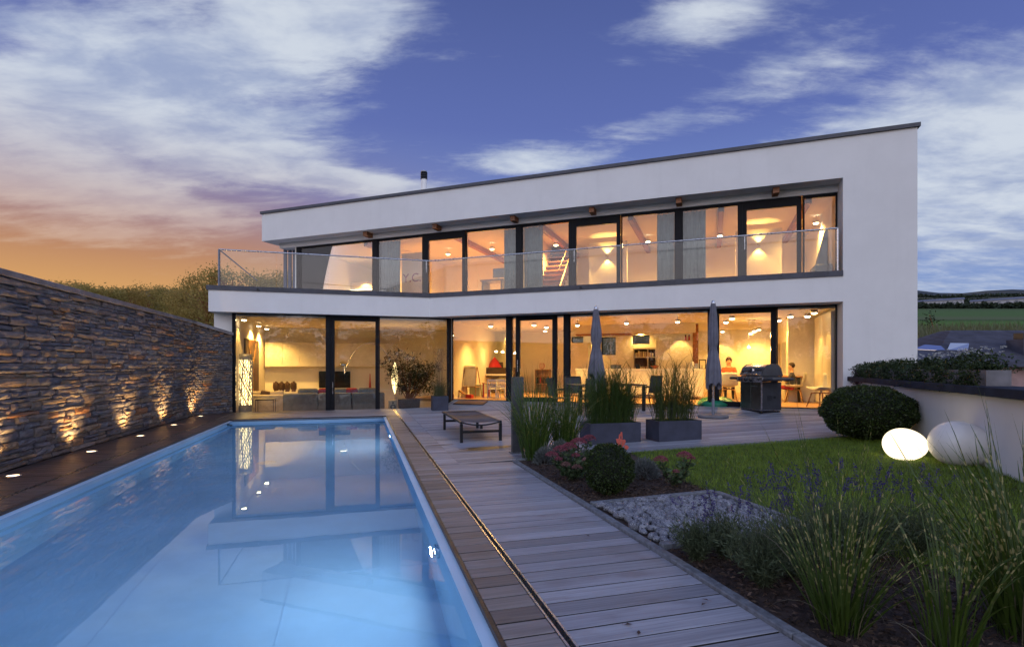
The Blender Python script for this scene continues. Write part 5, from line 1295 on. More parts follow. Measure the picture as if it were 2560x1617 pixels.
# ---- people at the table
def person(label, p, rz_, top, pants, hair, lean=0.0):
    J = {'pel':(0,0,.50),'sp':(0,-.02,.68),'ch':(0,-.03-lean*.5,.88),'nk':(0,-.02-lean,1.03),'hd':(0,-.03-lean,1.12),'ht':(0,-.03-lean,1.27)}
    E = [('pel','sp'),('sp','ch'),('ch','nk'),('nk','hd'),('hd','ht')]
    Rr = {'pel':.155,'sp':.135,'ch':.15,'nk':.055,'hd':.085,'ht':.075}
    for s_, q in ((-1,'l'),(1,'r')):
        J.update({q+'sh':(s_*.17,-.03-lean*.5,.95), q+'el':(s_*.235,-.15-lean*.3,.72), q+'wr':(s_*.13,-.40,.775), q+'hn':(s_*.10,-.48,.78), q+'hp':(s_*.09,-.05,.49), q+'kn':(s_*.11,-.46,.50), q+'an':(s_*.11,-.44,.08), q+'to':(s_*.12,-.58,.035)})
        Rr.update({q+'sh':.07,q+'el':.048,q+'wr':.03,q+'hn':.036,q+'hp':.095,q+'kn':.065,q+'an':.042,q+'to':.035})
        E += [('ch',q+'sh'),(q+'sh',q+'el'),(q+'el',q+'wr'),(q+'wr',q+'hn'),('pel',q+'hp'),(q+'hp',q+'kn'),(q+'kn',q+'an'),(q+'an',q+'to')]
    names = list(J); idx = {k:i for i,k in enumerate(names)}
    vs = [J[k] for k in names]; es = [(idx[a],idx[b]) for a,b in E]
    for s_, q in ((-1,'l'),(1,'r')):             # fingers and thumbs
        h = idx[q+'hn']; hx, hy, hz = J[q+'hn']
        for k, (dx, ln) in enumerate(((-.027,.06),(-.009,.072),(.009,.068),(.027,.05))):
            i0 = len(vs); vs += [(hx+dx,hy-.035,hz),(hx+dx*1.1,hy-.035-ln*.5,hz-.004),(hx+dx*1.1,hy-.035-ln,hz-.016)]; es += [(h,i0),(i0,i0+1),(i0+1,i0+2)]; names += [q+'f']*3
        i0 = len(vs); vs += [(hx-s_*.04,hy-.01,hz),(hx-s_*.055,hy-.045,hz-.004)]; es += [(h,i0),(i0,i0+1)]; names += [q+'f']*2
    me = bpy.data.meshes.new('body'); me.from_pydata(vs, es, []); o = bpy.data.objects.new('person', me); COL.objects.link(o)
    md = o.modifiers.new('skin','SKIN'); sub = o.modifiers.new('sub','SUBSURF'); sub.levels = 2; sub.render_levels = 2
    for i, nm in enumerate(names):
        r_ = Rr.get(nm, .009); sv = me.skin_vertices[0].data[i]; sv.radius = (r_, r_*(.72 if nm in ('pel','sp','ch') else 1)); sv.use_root = (nm == 'pel')
    dg = bpy.context.evaluated_depsgraph_get(); me2 = bpy.data.meshes.new_from_object(o.evaluated_get(dg)); o.modifiers.clear(); o.data = me2
    skin = bpy.data.materials.get('skin') or pm('skin', (.50,.27,.17), .5, .05, 5)
    me2.materials.clear(); me2.materials.append(skin); me2.materials.append(top); me2.materials.append(pants)
    for pl_ in me2.polygons:
        c = pl_.center; pl_.use_smooth = True
        if c.z < .58 and not (abs(c.y) > .3 and c.z > .72): pl_.material_index = 2
        elif c.z < 1.0 and not (c.y < -.38): pl_.material_index = 1
        else: pl_.material_index = 0
    for v in me2.vertices:                      # face: nose and chin out, eyes in
        c = v.co
        if c.z > 1.06 and c.y < -.06-lean:
            if abs(c.x) < .02 and 1.13 < c.z < 1.19: v.co.y -= .018
            elif .02 < abs(c.x) < .05 and 1.18 < c.z < 1.22: v.co.y += .008
    o.location = p+Vector((0,0,.02)); o.rotation_euler = (0,0,rz_)
    tag(o, label, 'person')
    hy = -.03-lean
    b = MB(); b.ball((0,hy+.012,1.235), (.096,.104,.105), 16, 12); b.v = [(x, y if z > 1.255 else max(y, hy-.02), max(z, 1.13)) for x,y,z in b.v]
    b.build('hair', hair, o)
    for s_ in (-1,1): MB().ball((s_*.033,hy-.078,1.20), .010, 8, 6).build('eye', MT['black'], o); MB().ball((s_*.088,hy,1.185), (.012,.02,.032), 8, 6).build('ear', skin, o)
    MB().ball((0,hy-.083,1.145), (.024,.007,.007), 8, 5).build('mouth', MT['red_cloth'], o)
    return o
p = rw(rz(1822,1000,4.35)[0], 4.35, FLOOR_R-.02); person('person in an orange-red top seated at the dining table beside the right umbrella', p, ROT_R, pm('orange_top', (.50,.09,.03), .8, .1, 5), pm('dark_trousers', (.03,.03,.05), .8, .1, 5), pm('brown_hair', (.05,.02,.01), .6, .2, 20))
p = rw(rz(1985,1000,2.9)[0], 2.9, FLOOR_R-.02); person('person in dark grey clothes seated at the table to the right of the grill', p, ROT_R+R(-100), pm('grey_jumper', (.05,.05,.07), .9, .1, 5), pm('red_trousers', (.30,.02,.03), .8, .1, 5), pm('dark_hair', (.03,.012,.008), .6, .2, 20), .05).scale = (.86,.86,.86)

# ---- upper floor: curtains, wall lamps, stair, poster
def curtain(px0, px1, label):
    a0, a1 = ar(px0,DGU+.14), ar(px1,DGU+.14); n = max(10, int((a1-a0)/.02)); vs = []; fs = []
    for k in range(n+1):
        x = a0+(a1-a0)*k/n; y = .035*math.sin(k*1.05+px0)+.012*math.sin(k*2.3); vs += [(x-a0, y, .0), (x-a0, y*.85, ZG-ZB-.12)]
    for k in range(n): fs.append((2*k,2*k+2,2*k+3,2*k+1))
    t_ = thing('curtain', label, 'curtain', rw(a0,DGU+.16,ZB+.06), ROT_R, 'upstairs curtains')
    b = MB(); b.add(vs, fs, True); o = b.build('cloth', MT['curtain'], t_); o.modifiers.new('thick','SOLIDIFY').thickness = .004
    MB().tube([(-.05,0,ZG-ZB-.10),(a1-a0+.05,0,ZG-ZB-.10)], .012, 6).build('rod', MT['steel'], t_)
curtain(948,1001,'grey curtain left of the poster wall upstairs'); curtain(1259,1291,'grey curtain right of the bright yellow upstairs wall'); curtain(1310,1356,'grey-green curtain left of the wooden stair upstairs'); curtain(1642,1687,'pale curtain left of the middle dark post upstairs'); curtain(1708,1764,'pale curtain right of the middle dark post upstairs')
for px, py, lb in ((1517.8,640,'bright up-and-down wall lamp upstairs behind the left glass door'), (1896.8,612,'bright up-and-down wall lamp upstairs behind the right glass door')):
    d_ = 2.9; a_, z_ = rz(px, py, d_)
    hp(MB().box(a_-.62, a_+.62, d_+.09, d_+.2, ZB+.05, ZG-.161), 'interior_wall', MT['plaster_in'])
    t_ = rthing('wall_lamp', lb, 'wall lamp', a_, d_+.085, z_, 'upstairs wall lamps')
    MB().box(-.03,.03,-.02,.004,-.04,.04).build('bracket', MT['steel'], t_); MB().lathe([(.055,-.045),(.055,.045),(.045,.045),(.045,-.045),(.055,-.045)], 16, (0,-.075,0)).build('shade', MT['steel'], t_)
    MB().lathe([(.045,.02),(.0005,.02)], 14, (0,-.075,0)).build('bulb', MT['bulb'], t_)
    lamp_light('SPOT', t_, (0,-.075,.05), 40, WARM, .03, (R(180),0,0), 95, .35); lamp_light('SPOT', t_, (0,-.075,-.05), 40, WARM, .03, None, 95, .35)
# wooden stair
sa, _ = rz(1356,640,2.2); sb, _ = rz(1402,640,2.2)
t_ = rthing('wooden_stair', 'steep open wooden stair with handrails rising upstairs', 'stair', (sa+sb)/2-.1, 1.9, ZB+.05)
for k in range(11): MB().box(-.42,.42,k*.19,k*.19+.26,.12+k*.185,.155+k*.185).build('tread', MT['wood_red'], t_); MB().box(-.42,.42,k*.19+.24,k*.19+.255,-.02+k*.185,.118+k*.185).build('riser', MT['wood_red'], t_)
for x in (-.45,.45):
    b = MB(); b.add([(x-.02,-.1,.0),(x+.02,-.1,0),(x+.02,2.2,2.2),(x-.02,2.2,2.2),(x-.02,-.1,.25),(x+.02,-.1,.25),(x+.02,2.2,2.45),(x-.02,2.2,2.45)], [(0,1,2,3),(4,7,6,5),(0,4,5,1),(1,5,6,2),(2,6,7,3),(3,7,4,0)]); b.build('stringer', MT['wood'], t_)
    MB().tube([(x,-.1,.85),(x,1.3,2.0)], .025, 8).build('handrail', MT['wood'], t_)
# poster with lettering
pa, pz = rz(1005,680,2.2)
t_ = rthing('lettered_poster', 'large white poster with violet letters on the upstairs partition', 'poster', rz(1030,690,1.6)[0], 1.6, ZB+.06)
MB().box(-.42,.42,0,.02,.15,1.75).build('sheet', MT['white'], t_)
fc = bpy.data.curves.new('lettering','FONT'); fc.body = 'Y.C.'; fc.size = .42; fc.extrude = .002; fc.align_x = 'CENTER'
fo = bpy.data.objects.new('lettering_tmp', fc); COL.objects.link(fo); dg = bpy.context.evaluated_depsgraph_get(); fm = bpy.data.meshes.new_from_object(fo.evaluated_get(dg)); bpy.data.objects.remove(fo)
lo = link('lettering', fm, pm('violet_print', (.25,.06,.28), .6, .2, 5), t_); lo.rotation_euler = (R(90),0,0); lo.location = (0,-.004,.75)
# strip-lit counter in the left upstairs room
t_ = rthing('upstairs_counter', 'counter with glowing strip lights in the left upstairs room', 'counter', ar(915,3.6), 3.6, ZB+.06)
MB().box(-.75,.75,0,.5,0,.55).build('base_unit', MT['cabinet'], t_); MB().box(-.75,.75,0,.35,.95,1.25).build('wall_unit', MT['cabinet'], t_)
for z_ in (.60,.92): MB().box(-.75,.75,-.01,.03,z_,z_+.03).build('light_strip', emit('strip_light', (1,.80,.42), 9), t_)
lamp_light('AREA', t_, (0,-.15,.9), 14, WARM, .6, (R(60),0,0))
# upstairs room lights
for px, d_, pw, lb in ((960,2.2,30,'round ceiling light in the left upstairs room'), (1120,2.6,46,'round ceiling light in the bright yellow upstairs room'), (1230,2.4,46,'second round ceiling light in the bright yellow upstairs room'), (1390,2.6,26,'round ceiling light above the upstairs stair'), (1620,3.2,22,'round ceiling light in the middle upstairs room'), (1800,3.2,22,'round ceiling light left of the right upstairs door'), (2040,2.6,24,'round ceiling light in the right upstairs corner')):
    downlight(lb, rw(ar(px,d_), d_, ZG-.002), pw*19.0, 165, 1.0, .14, group='upstairs ceiling lights')
t_ = rthing('armchair', 'dark high-backed armchair in the right upstairs corner', 'armchair', ar(2068,1.5), 1.5, ZB+.055)
MB().rbox(-.35,.35,-.35,.35,.15,.45,.06,3).build('seat', MT['mesh_dark'], t_); o = MB().rbox(-.35,.35,-.08,.08,0,1.0,.06,3).build('backrest', MT['mesh_dark'], t_); o.location = (.1,.3,.4); o.rotation_euler = (0,R(14),0)
for x in (-.3,.3):
    for y in (-.3,.3): MB().cyl(x,y,0,.16,.02,n=8).build('leg', MT['black'], t_)
t_ = rthing('desk', 'low blue-grey desk with a screen behind the upstairs glass', 'desk', ar(1245,1.5), 1.5, ZB+.055)
MB().box(-.5,.3,-.3,.3,.55,.60).build('desk_top', MT['grey_metal'], t_); MB().box(-.45,-.40,-.28,.28,0,.549).build('side_panel', MT['grey_metal'], t_); MB().box(.2,.25,-.28,.28,0,.549).build('side_panel', MT['grey_metal'], t_); MB().box(-.2,.2,.05,.08,.70,1.0).build('screen', MT['grey_metal'], t_); MB().box(-.02,.02,.06,.09,.60,.70).build('screen_foot', MT['steel'], t_)
t_ = rthing('basket', 'small blue-green woven basket at the foot of the upstairs stair', 'basket', ar(1385,1.2), 1.2, ZB+.055); MB().lathe([(.0005,0),(.14,0),(.17,.24),(.155,.24),(.13,.02)], 18).build('body', MT['curtain'], t_); MB().tube([(-.17,0,.24),(0,0,.34),(.17,0,.24)], .01, 6).build('handle', MT['curtain'], t_)
# ================================================================== terrace furniture
def sthing(name, label, cat, p, group=None, rot=0.0, tilt=True):
    t_ = thing(name, label, cat, p, ROT_S+rot, group); return t_
# sun lounger
P1, P2, P3 = G(1151,1107), G(1255,1102.5), G(1100,1068.5)
lg = sthing('sun_lounger', 'low dark-framed sun lounger with taupe mesh lying beside the pool deck', 'sun lounger', P1)
W_, L_ = .72, 2.15; zt_ = .36
for x, y in ((.02,.02),(W_-.02,.02),(.02,L_-.25),(W_-.02,L_-.25)): MB().box(x-.024,x+.024,y-.024,y+.024,0,zt_-.042).build('leg', MT['black'], lg)
for x in (.0, W_-.03): MB().rbox(x,x+.03,-.01,L_,zt_-.04,zt_,.006,1,False).build('side_rail', MT['black'], lg)
for y in (.02, L_-.25): MB().box(.046,W_-.046,y-.012,y+.012,.16,.20).build('stretcher', MT['black'], lg)
MB().box(.031,W_-.031,L_-.03,L_,zt_-.035,zt_-.005).build('end_rail', MT['black'], lg)
MB().tube([(.03,.0,zt_-.02)]+[(.03+(W_-.06)*k/8, .0, zt_-.02-.05*math.sin(math.pi*k/8)) for k in range(1,8)]+[(W_-.03,0,zt_-.02)], .014, 6).build('bowed_bar', MT['black'], lg)
MB().box(W_/2-.02,W_/2+.02,-.02,.03,zt_-.13,zt_-.06).build('latch', MT['black'], lg)
def sling(y0, y1):
    vs = []; n = 10
    for k in range(n+1):
        x = .03+(W_-.06)*k/n; z = zt_-.004-.016*math.sin(math.pi*k/n); vs += [(x,y0,z),(x,y1,z)]
    b = MB(); b.add(vs, [(2*k,2*k+2,2*k+3,2*k+1) for k in range(n)], True); o = b.build('mesh_panel', MT['lounger_fabric'], lg); o.modifiers.new('thick','SOLIDIFY').thickness = .005
sling(.01, 1.28); sling(1.31, L_-.03)
# long planters
def planter(label, p, w_, dep, h_, rot=0.0):
    t_ = sthing('planter', label, 'planter', p, 'grey box planters', rot); th = .03
    b = MB()
    b.prism([(0,0),(w_,0),(w_,dep),(0,dep)], 0, .04)
    b.box(0,w_,0,th,.041,h_); b.box(0,w_,dep-th,dep,.041,h_); b.box(0,th,th+.001,dep-th-.001,.041,h_); b.box(w_-th,w_,th+.001,dep-th-.001,.041,h_)
    b.build('box', MT['planter'], t_); MB().box(th+.001,w_-th-.001,th+.001,dep-th-.001,.042,h_-.05).build('soil', MT['soil'], t_)
    return t_
pl1 = G(1476,1112); pl2 = G(1648,1105)
planter('grey rectangular planter full of dense green grass, left of the pair on the terrace', pl1, .90, .42, .335)
planter('grey rectangular planter of tall reeds, right of the pair on the terrace', pl2, .80, .42, .335)
pl3 = G(1082,1027)
planter('blue-grey cube planter at the corner of the living room window', pl3, .45, .42, .42)
# closed umbrellas
def umbrella(label, p, zt, ztie, zhem, base=True, rot=0.0, flare=1.0):
    t_ = thing('umbrella', label, 'umbrella', p, rot, 'closed terrace umbrellas')
    if base:
        MB().lathe([(.0005,0),(.33,0),(.335,.02),(.325,.055),(.29,.062),(.0005,.065)], 32).build('base', MT['stone_cap'], t_)
        MB().cyl(0,0,.065,.42,.032,n=14).build('sleeve', MT['grey_metal'], t_)
    MB().cyl(0,0,.06,zt-.02,.021,n=12).build('pole', MT['steel'], t_)
    prof = [(.045,zt-.06),(.058,zt-.12),(.075,zt-.35),(.10,ztie+.30),(.098,ztie+.14),(.075,ztie+.02),(.078,ztie-.03),(.105,ztie-.16),(.135*flare,ztie-.38),(.155*flare,zhem+.12),(.15*flare,zhem)]
    n = 48; vs = []; fs = []
    for j, (r_, z_) in enumerate(prof):
        for k in range(n):
            a = 2*math.pi*k/n; fold = 1+(.20 if j > 1 else .05)*math.sin(a*8+.5*j*.3)+.07*math.sin(a*3+j*.4)
            zz = z_+(.07*math.sin(a*4+1) if j == len(prof)-1 else 0)-(.10*max(0,math.sin(a*2+2)) if j == len(prof)-1 else 0)
            vs.append((r_*fold*math.cos(a), r_*fold*math.sin(a), zz))
    for j in range(len(prof)-1):
        for k in range(n): fs.append((j*n+k, j*n+(k+1)%n, (j+1)*n+(k+1)%n, (j+1)*n+k)[::-1])
    b = MB(); b.add(vs, fs, True); b.build('folded_cloth', MT['umbrella'], t_)
    MB().lathe([(.079,ztie-.02),(.084,ztie),(.079,ztie+.02)], 24).build('tie_strap', MT['umbrella'], t_)
    MB().lathe([(.05,zt-.075),(.052,zt-.06),(.03,zt-.01),(.022,zt),(.0005,zt)], 16).build('top_cap', MT['steel'], t_)
    return t_
def zz(px_y, yy): return H-(px_y-HY)/F*yy
p = G(1783,1043); umbrella('closed grey umbrella on a round stone base beside the grill', p, zz(751,p.y)-p.z, zz(871,p.y)-p.z, zz(958,p.y)-p.z, rot=.7)
p = G(1490,1050); p2 = Vector((at(1490,764,11.35).x, 11.35, 0)); p2.z = ground_z(p2.x,p2.y); umbrella('closed grey umbrella rising behind the left grass planter', p2, zz(765,11.35)-p2.z, zz(867,11.35)-p2.z, zz(942,11.35)-p2.z, rot=2.1, flare=1.0)
# green sandbox
p = G(1790,1022); t_ = sthing('sandbox', 'round green plastic sandbox lid behind the umbrella base', 'sandbox', p)
r_ = .47
MB().lathe([(.0005,0),(r_,0),(r_*1.03,.03),(r_*.99,.09),(r_*.95,.13)], 32, sx=1.05).build('tub', MT['green_plastic'], t_)
b = MB(); b.lathe([(r_*1.0,.131),(r_*1.0,.15),(r_*.93,.19),(r_*.75,.26),(r_*.45,.315),(.0005,.335)], 32, sx=1.05); b.build('lid', MT['green_plastic'], t_)
for k in range(8):
    a = 2*math.pi*k/8; MB().tube([(r_*.95*math.cos(a)*1.05,r_*.95*math.sin(a),.185),(r_*.72*math.cos(a)*1.05,r_*.72*math.sin(a),.272),(r_*.35*math.cos(a)*1.05,r_*.35*math.sin(a),.325)], .012, 6).build('lid_rib', MT['green_plastic'], t_)
# gas grill
p = G(1903,1035.5); gr = thing('gas_grill', 'charcoal gas grill on castors with closed lid and three knobs', 'grill', p, R(-79))
GW, GD = .80, .56                              # width along the doors, depth
hz = .78
MB().box(-GW,0,.03,GD-.02,.10,hz-.02).build('cabinet', MT['grill_dark'], gr)
for k in range(2): MB().rbox(-GW+.02+k*(GW-.04)/2+.004,-GW+.02+(k+1)*(GW-.04)/2-.004,.004,.029,.11,hz-.03,.004,1,False).build('door', MT['grill_green'], gr)
for k in range(2): x = -GW*.5+(-.3 if k == 0 else .05); MB().tube([(x,-.02,hz-.12),(x+.25,-.02,hz-.12)], .009, 8).build('door_handle', MT['chrome'], gr)
for x in (-GW,-.022): MB().box(x,x+.022,.0,.03,.10,hz).build('front_post', MT['steel'], gr)
MB().box(-GW,0,-.01,GD,.085,.099).build('bottom_rail', MT['steel'], gr)
for x in (-GW+.05,-.05):
    for y in (.03, GD-.06): 
        w_ = MB(); w_.tube([(x-.018,y,.04),(x+.018,y,.04)], .04, 14); w_.build('castor', MT['black'], gr); MB().box(x-.012,x+.012,y-.012,y+.012,.05,.084).build('castor_fork', MT['steel'], gr)
b = MB(); b.add([(-GW-.02,-.10,hz-.02),(.0,-.10,hz-.02),(.0,.02,hz-.02),(-GW-.02,.02,hz-.02),(-GW-.02,-.07,hz+.11),(.0,-.07,hz+.11),(.0,.02,hz+.11),(-GW-.02,.02,hz+.11)], [(0,3,2,1),(4,5,6,7),(0,1,5,4),(1,2,6,5),(2,3,7,6),(3,0,4,7)]); b.build('control_panel', MT['steel'], gr)
for k in range(3):
    x = -GW+.15+k*.2; kb = MB(); kb.tube([(x,-.085,hz+.045),(x,-.115,hz+.04),(x,-.14,hz+.037)], [.048,.045,.028], 16); kb.build('knob', MT['black'], gr)
MB().box(-GW,0,.021,GD,hz,hz+.13).build('fire_box', MT['grill_dark'], gr)
lid = [(.0,hz+.135),(.01,hz+.20),(.07,hz+.32),(.17,hz+.395),(.30,hz+.41),(.44,hz+.39),(.52,hz+.30),(GD,hz+.135)]
n = len(lid)
b = MB(); vs = [(-GW,y,z) for y,z in lid]+[(0,y,z) for y,z in lid]; b.add(vs, [(i,i+n,i+n+1,i+1) for i in range(n-1)], True); b.build('lid', MT['chrome'], gr)
for x in (-GW-.025, .0): 
    b = MB(); vs = [(x,y,z) for y,z in [(-.012,hz+.135)]+[(y,z+.012) for y,z in lid[1:-1]]+[(GD+.012,hz+.135)]]+[(x+.025,y,z) for y,z in [(-.012,hz+.135)]+[(y,z+.012) for y,z in lid[1:-1]]+[(GD+.012,hz+.135)]]
    b.add(vs, [tuple(range(n))[::-1], tuple(range(n,2*n))]+[(i,(i+1)%n,n+(i+1)%n,n+i) for i in range(n)]); b.build('lid_cheek', MT['grill_dark'], gr)
MB().tube([(-GW+.05,-.05,hz+.17),(-.05,-.05,hz+.17)], .013, 10).build('lid_handle', MT['chrome'], gr)
o = MB().tube([(0,0,0),(0,-.02,.012)], .045, 18).build('thermometer', MT['chrome'], gr); o.location = (-GW/2,.045,hz+.275); o.rotation_euler = (R(30),0,0)
MB().rbox(.026,.46,-.05,GD-.02,hz+.03,hz+.10,.03,2).build('side_shelf', MT['grill_dark'], gr)
MB().rbox(.03,.16,-.085,-.052,hz+.03,hz+.10,.008,1,False).build('shelf_badge', MT['steel'], gr)
MB().rbox(-GW-.42,-GW-.026,-.05,GD-.02,hz+.03,hz+.09,.03,2).build('side_shelf', MT['grill_dark'], gr)
for k in range(6): MB().box(.0005,.004,.16,.28,.32+k*.022,.330+k*.022).build('vent_slot', MT['black'], gr)
o = MB().tube([(0,0,0),(.006,0,0)], .035, 18).build('gas_port', MT['black'], gr); o.location = (.001,.36,.40)
# outdoor dining set
def mesh_chair(label, p, rz_):
    t_ = thing('garden_chair', label, 'chair', p, rz_, 'dark mesh garden chairs')
    for sx in (-1,1):
        MB().tube([(sx*.25,-.24,0),(sx*.25,-.22,.42),(sx*.25,-.20,.62)], .014, 8).build('leg', MT['black'], t_)
        MB().tube([(sx*.25,.30,0),(sx*.25,.22,.44),(sx*.25,.30,.92)], .014, 8).build('leg', MT['black'], t_)
        MB().rbox(sx*.25-.025,sx*.25+.025,-.22,.24,.62,.645,.008,1,False).build('armrest', MT['black'], t_)
    b = MB(); b.add([(-.235,-.24,.43),(.235,-.24,.43),(.235,.21,.415),(-.235,.21,.415)], [(0,1,2,3)]); o = b.build('seat', MT['mesh_dark'], t_); o.modifiers.new('thick','SOLIDIFY').thickness = .015
    b = MB(); b.add([(-.235,.215,.46),(.235,.215,.46),(.235,.30,.93),(-.235,.30,.93),(-.1,.245,.46),(-.1,.33,.93),(.1,.245,.46),(.1,.33,.93)], [(0,4,5,3),(4,6,7,5),(6,1,2,7)]); o = b.build('backrest', MT['mesh_dark'], t_); o.modifiers.new('thick','SOLIDIFY').thickness = .012
    MB().tube([(-.25,.30,.92),(.25,.30,.92)], .014, 8).build('top_rail', MT['black'], t_)
pt = G(1515,1030); t_ = sthing('garden_table', 'long dark garden table behind the grass planters', 'table', pt)
MB().rbox(-.95,.95,-.45,.45,.70,.73,.006,1,False).build('table_top', MT['mesh_dark'], t_)
for x in (-.88,.88):
    for y in (-.38,.38): MB().box(x-.03,x+.03,y-.03,y+.03,0,.699).build('leg', MT['black'], t_)
def on_t(x, y): v = t_.matrix_world if False else Matrix.Translation(pt) @ Matrix.Rotation(ROT_S,4,'Z'); q = v @ Vector((x,y,0)); q.z = ground_z(q.x,q.y); return q
mesh_chair('dark mesh garden chair at the left head of the garden table', on_t(-1.25,.05), ROT_S+R(88))
mesh_chair('dark mesh garden chair with its back to us, left of the table front', on_t(-.75,-.75), ROT_S+R(176))
mesh_chair('dark mesh garden chair on the far side of the garden table', on_t(-.5,.75), ROT_S+R(3))
mesh_chair('dark mesh garden chair at the right head of the garden table', on_t(1.12,-.15), ROT_S+R(-86))
# grey shower post
p = G(1296,1131); t_ = sthing('shower_post', 'slim grey upright slab post standing in the grass beside the path', 'post', p)
MB().box(-.10,.07,-.04,.04,0,1.12).build('slab', MT['post'], t_); MB().box(-.13,.12,-.09,.07,-.01,.012).build('foot_plate', MT['edging'], t_)
# coral garden ornament: a stylised bird cut from sheet metal, on a rod
p = G(1553,1140); t_ = sthing('garden_ornament', 'coral red sheet-metal bird ornament on a rod before the left planter', 'ornament', p)
zc = zz(1107,p.y)-p.z
def plate(pts, y0, y1, name, mat):
    n = len(pts); b = MB(); b.add([(x,y0,z) for x,z in pts]+[(x,y1,z) for x,z in pts], [tuple(range(n)), tuple(range(n,2*n))[::-1]]+[(i,n+i,n+(i+1)%n,(i+1)%n) for i in range(n)]); return b.build(name, mat, t_)
k_ = .0062
def q_(pl): return [((x-1553)*k_, zc+(1107-y)*k_) for x, y in pl]
plate(q_([(1540,1097),(1547,1097),(1553,1098),(1557,1100),(1561,1099),(1564,1102),(1563,1107),(1560,1112),(1556,1116),(1551,1120),(1546,1113),(1542,1105)]), -.004, .004, 'body', MT['coral'])
plate(q_([(1547,1097),(1547.5,1088),(1551,1086),(1552,1082),(1555,1082),(1556,1088),(1556,1098),(1553.5,1098),(1553.5,1091),(1551,1091),(1550.5,1097.5)]), -.003, .003, 'neck', MT['coral'])
plate(q_([(1547,1112),(1558,1111.5),(1556,1118),(1552,1121.5),(1548,1118)]), .0045, .010, 'wing', MT['coral_pale'])
plate(q_([(1560,1113),(1566,1112),(1572,1116),(1570,1121),(1565,1123),(1561,1118)]), -.004, .003, 'tail', MT['coral'])
MB().cyl(0,.0,0,zc+.02,.006,n=8).build('rod', MT['steel'], t_)
# doormat on the ramp, boots by the wall, small white outlet post by the stone wall
p = rw(1.35,.30); z0_ = ground_z(p.x,p.y); p.z = z0_+(FLOOR_R-.015-z0_)*(1-.30/.93)+.012
t_ = thing('doormat', 'dark brown doormat at the top of the ramp by the house corner', 'doormat', p, ROT_R); o = MB().rbox(-.62,.38,-.2,.2,0,.018,.006,1,False).build('mat', MT['terracotta'], t_); o.rotation_euler = (R(11),0,0); o = MB().box(-.60,.36,-.18,.18,.0185,.021).build('bristles', MT['wood_red'], t_); o.rotation_euler = (R(11),0,0)
for k, (px, py) in enumerate(((2080,1022),(2089,1024))):
    p = G(px,py); t_ = thing('boot', ('left','right')[k]+' brown leather boot standing by the white wall edge', 'boot', p+Vector((0,0,.0)), ROT_R+R(20-30*k), 'pair of boots')
    b = MB(); b.rbox(-.045,.045,-.20,.07,.02,.09,.03,2); b.build('shoe', MT['terracotta'], t_); b = MB(); b.tube([(0,.02,.07),(0,.03,.15),(0,.035,.23)], [.05,.055,.06], 12, False); b.build('shaft', MT['terracotta'], t_); MB().rbox(-.048,.048,-.205,.075,0,.02,.008,1,False).build('sole', MT['wood_red'], t_)
p = G(571,1030.5,0.0); t_ = thing('outlet_post', 'tiny white outlet post on the deck where stone wall meets house', 'post', p, ROT_S); MB().rbox(-.03,.03,-.03,.03,0,.10,.006,1,False).build('housing', MT['white'], t_); MB().box(-.02,.02,-.033,-.0305,.04,.07).build('cover', MT['grey_metal'], t_)
# glowing egg and its unlit twin
def egg(name_lbl, px, wpx, py, mat, light, tilt):
    yy = None; z0_ = .0
    p = G(px, py); r_ = wpx/2/F*p.y
    t_ = thing('egg_lamp', name_lbl, 'garden lamp', p, 0, 'egg-shaped garden lamps')
    b = MB(); n, m = 36, 20; vs = []; fs = []
    for j in range(m+1):
        q = math.pi*j/m
        for k in range(n):
            a = 2*math.pi*k/n; x = math.sin(q)*math.cos(a); y = math.sin(q)*math.sin(a); z = -math.cos(q)
            e_ = 1-.10*x
            vs.append((r_*x, r_*.82*y*e_, max(-.93, z)*r_*.83*e_))
    for j in range(m):
        for k in range(n): fs.append((j*n+k, j*n+(k+1)%n, (j+1)*n+(k+1)%n, (j+1)*n+k))
    b.add(vs, fs, True); o = b.build('shell', mat, t_); o.rotation_euler = (0, tilt, R(-15)); o.location = (0,0,r_*.70)
    MB().cyl(0,0,0,.03,r_*.30,n=20).build('foot', MT['grey_metal'], t_)
    if light:
        lamp_light('POINT', t_, (0,0,r_*.7), light, (1,.70,.34), r_*.7)
    return t_
EGG = emit('lit_opal_shell', (1,.83,.54), 2.1)
egg('glowing egg-shaped garden lamp on the lawn in front of the clipped bush', 2263, 97, 1145, EGG, 0, R(4))
egg('larger unlit white egg-shaped lamp right of the glowing one', 2403, 137, 1158, MT['lamp_white'], 0, R(6))
# ---- retaining wall with flower boxes
rwz = .955
t_ = thing('retaining_wall', 'white rendered garden wall with a dark sheet coping running from the house corner', 'wall', rw(WALL_R,0,0), ROT_R)
MB().box(0,.30,-9.0,-.004,-.8,rwz).build('wall_body', MT['plaster'], t_)
y = -9.0
while y < -.1:
    e_ = min(y+1.6, -.02); MB().rbox(-.12,.36,y+.002,e_-.002,rwz+.002,rwz+.105,.006,1,False).build('coping_sheet', MT['cap'], t_); y = e_
FB = leaf_mat('flower_box_leaves', (.018,.035,.010), (.035,.060,.018), (.06,.09,.03), .5, .2)
WF = leaf_mat('white_petals', (.55,.55,.55), (.70,.70,.68), (.75,.72,.75), .6, .1)
PF = leaf_mat('plum_leaves', (.05,.02,.045), (.09,.04,.07), (.03,.03,.03), .5, .1)
fb_names = ['first from the house','second from the house','third from the house','fourth from the house','fifth from the house','sixth from the house','nearest the camera']
nb = 7; y0 = -.30
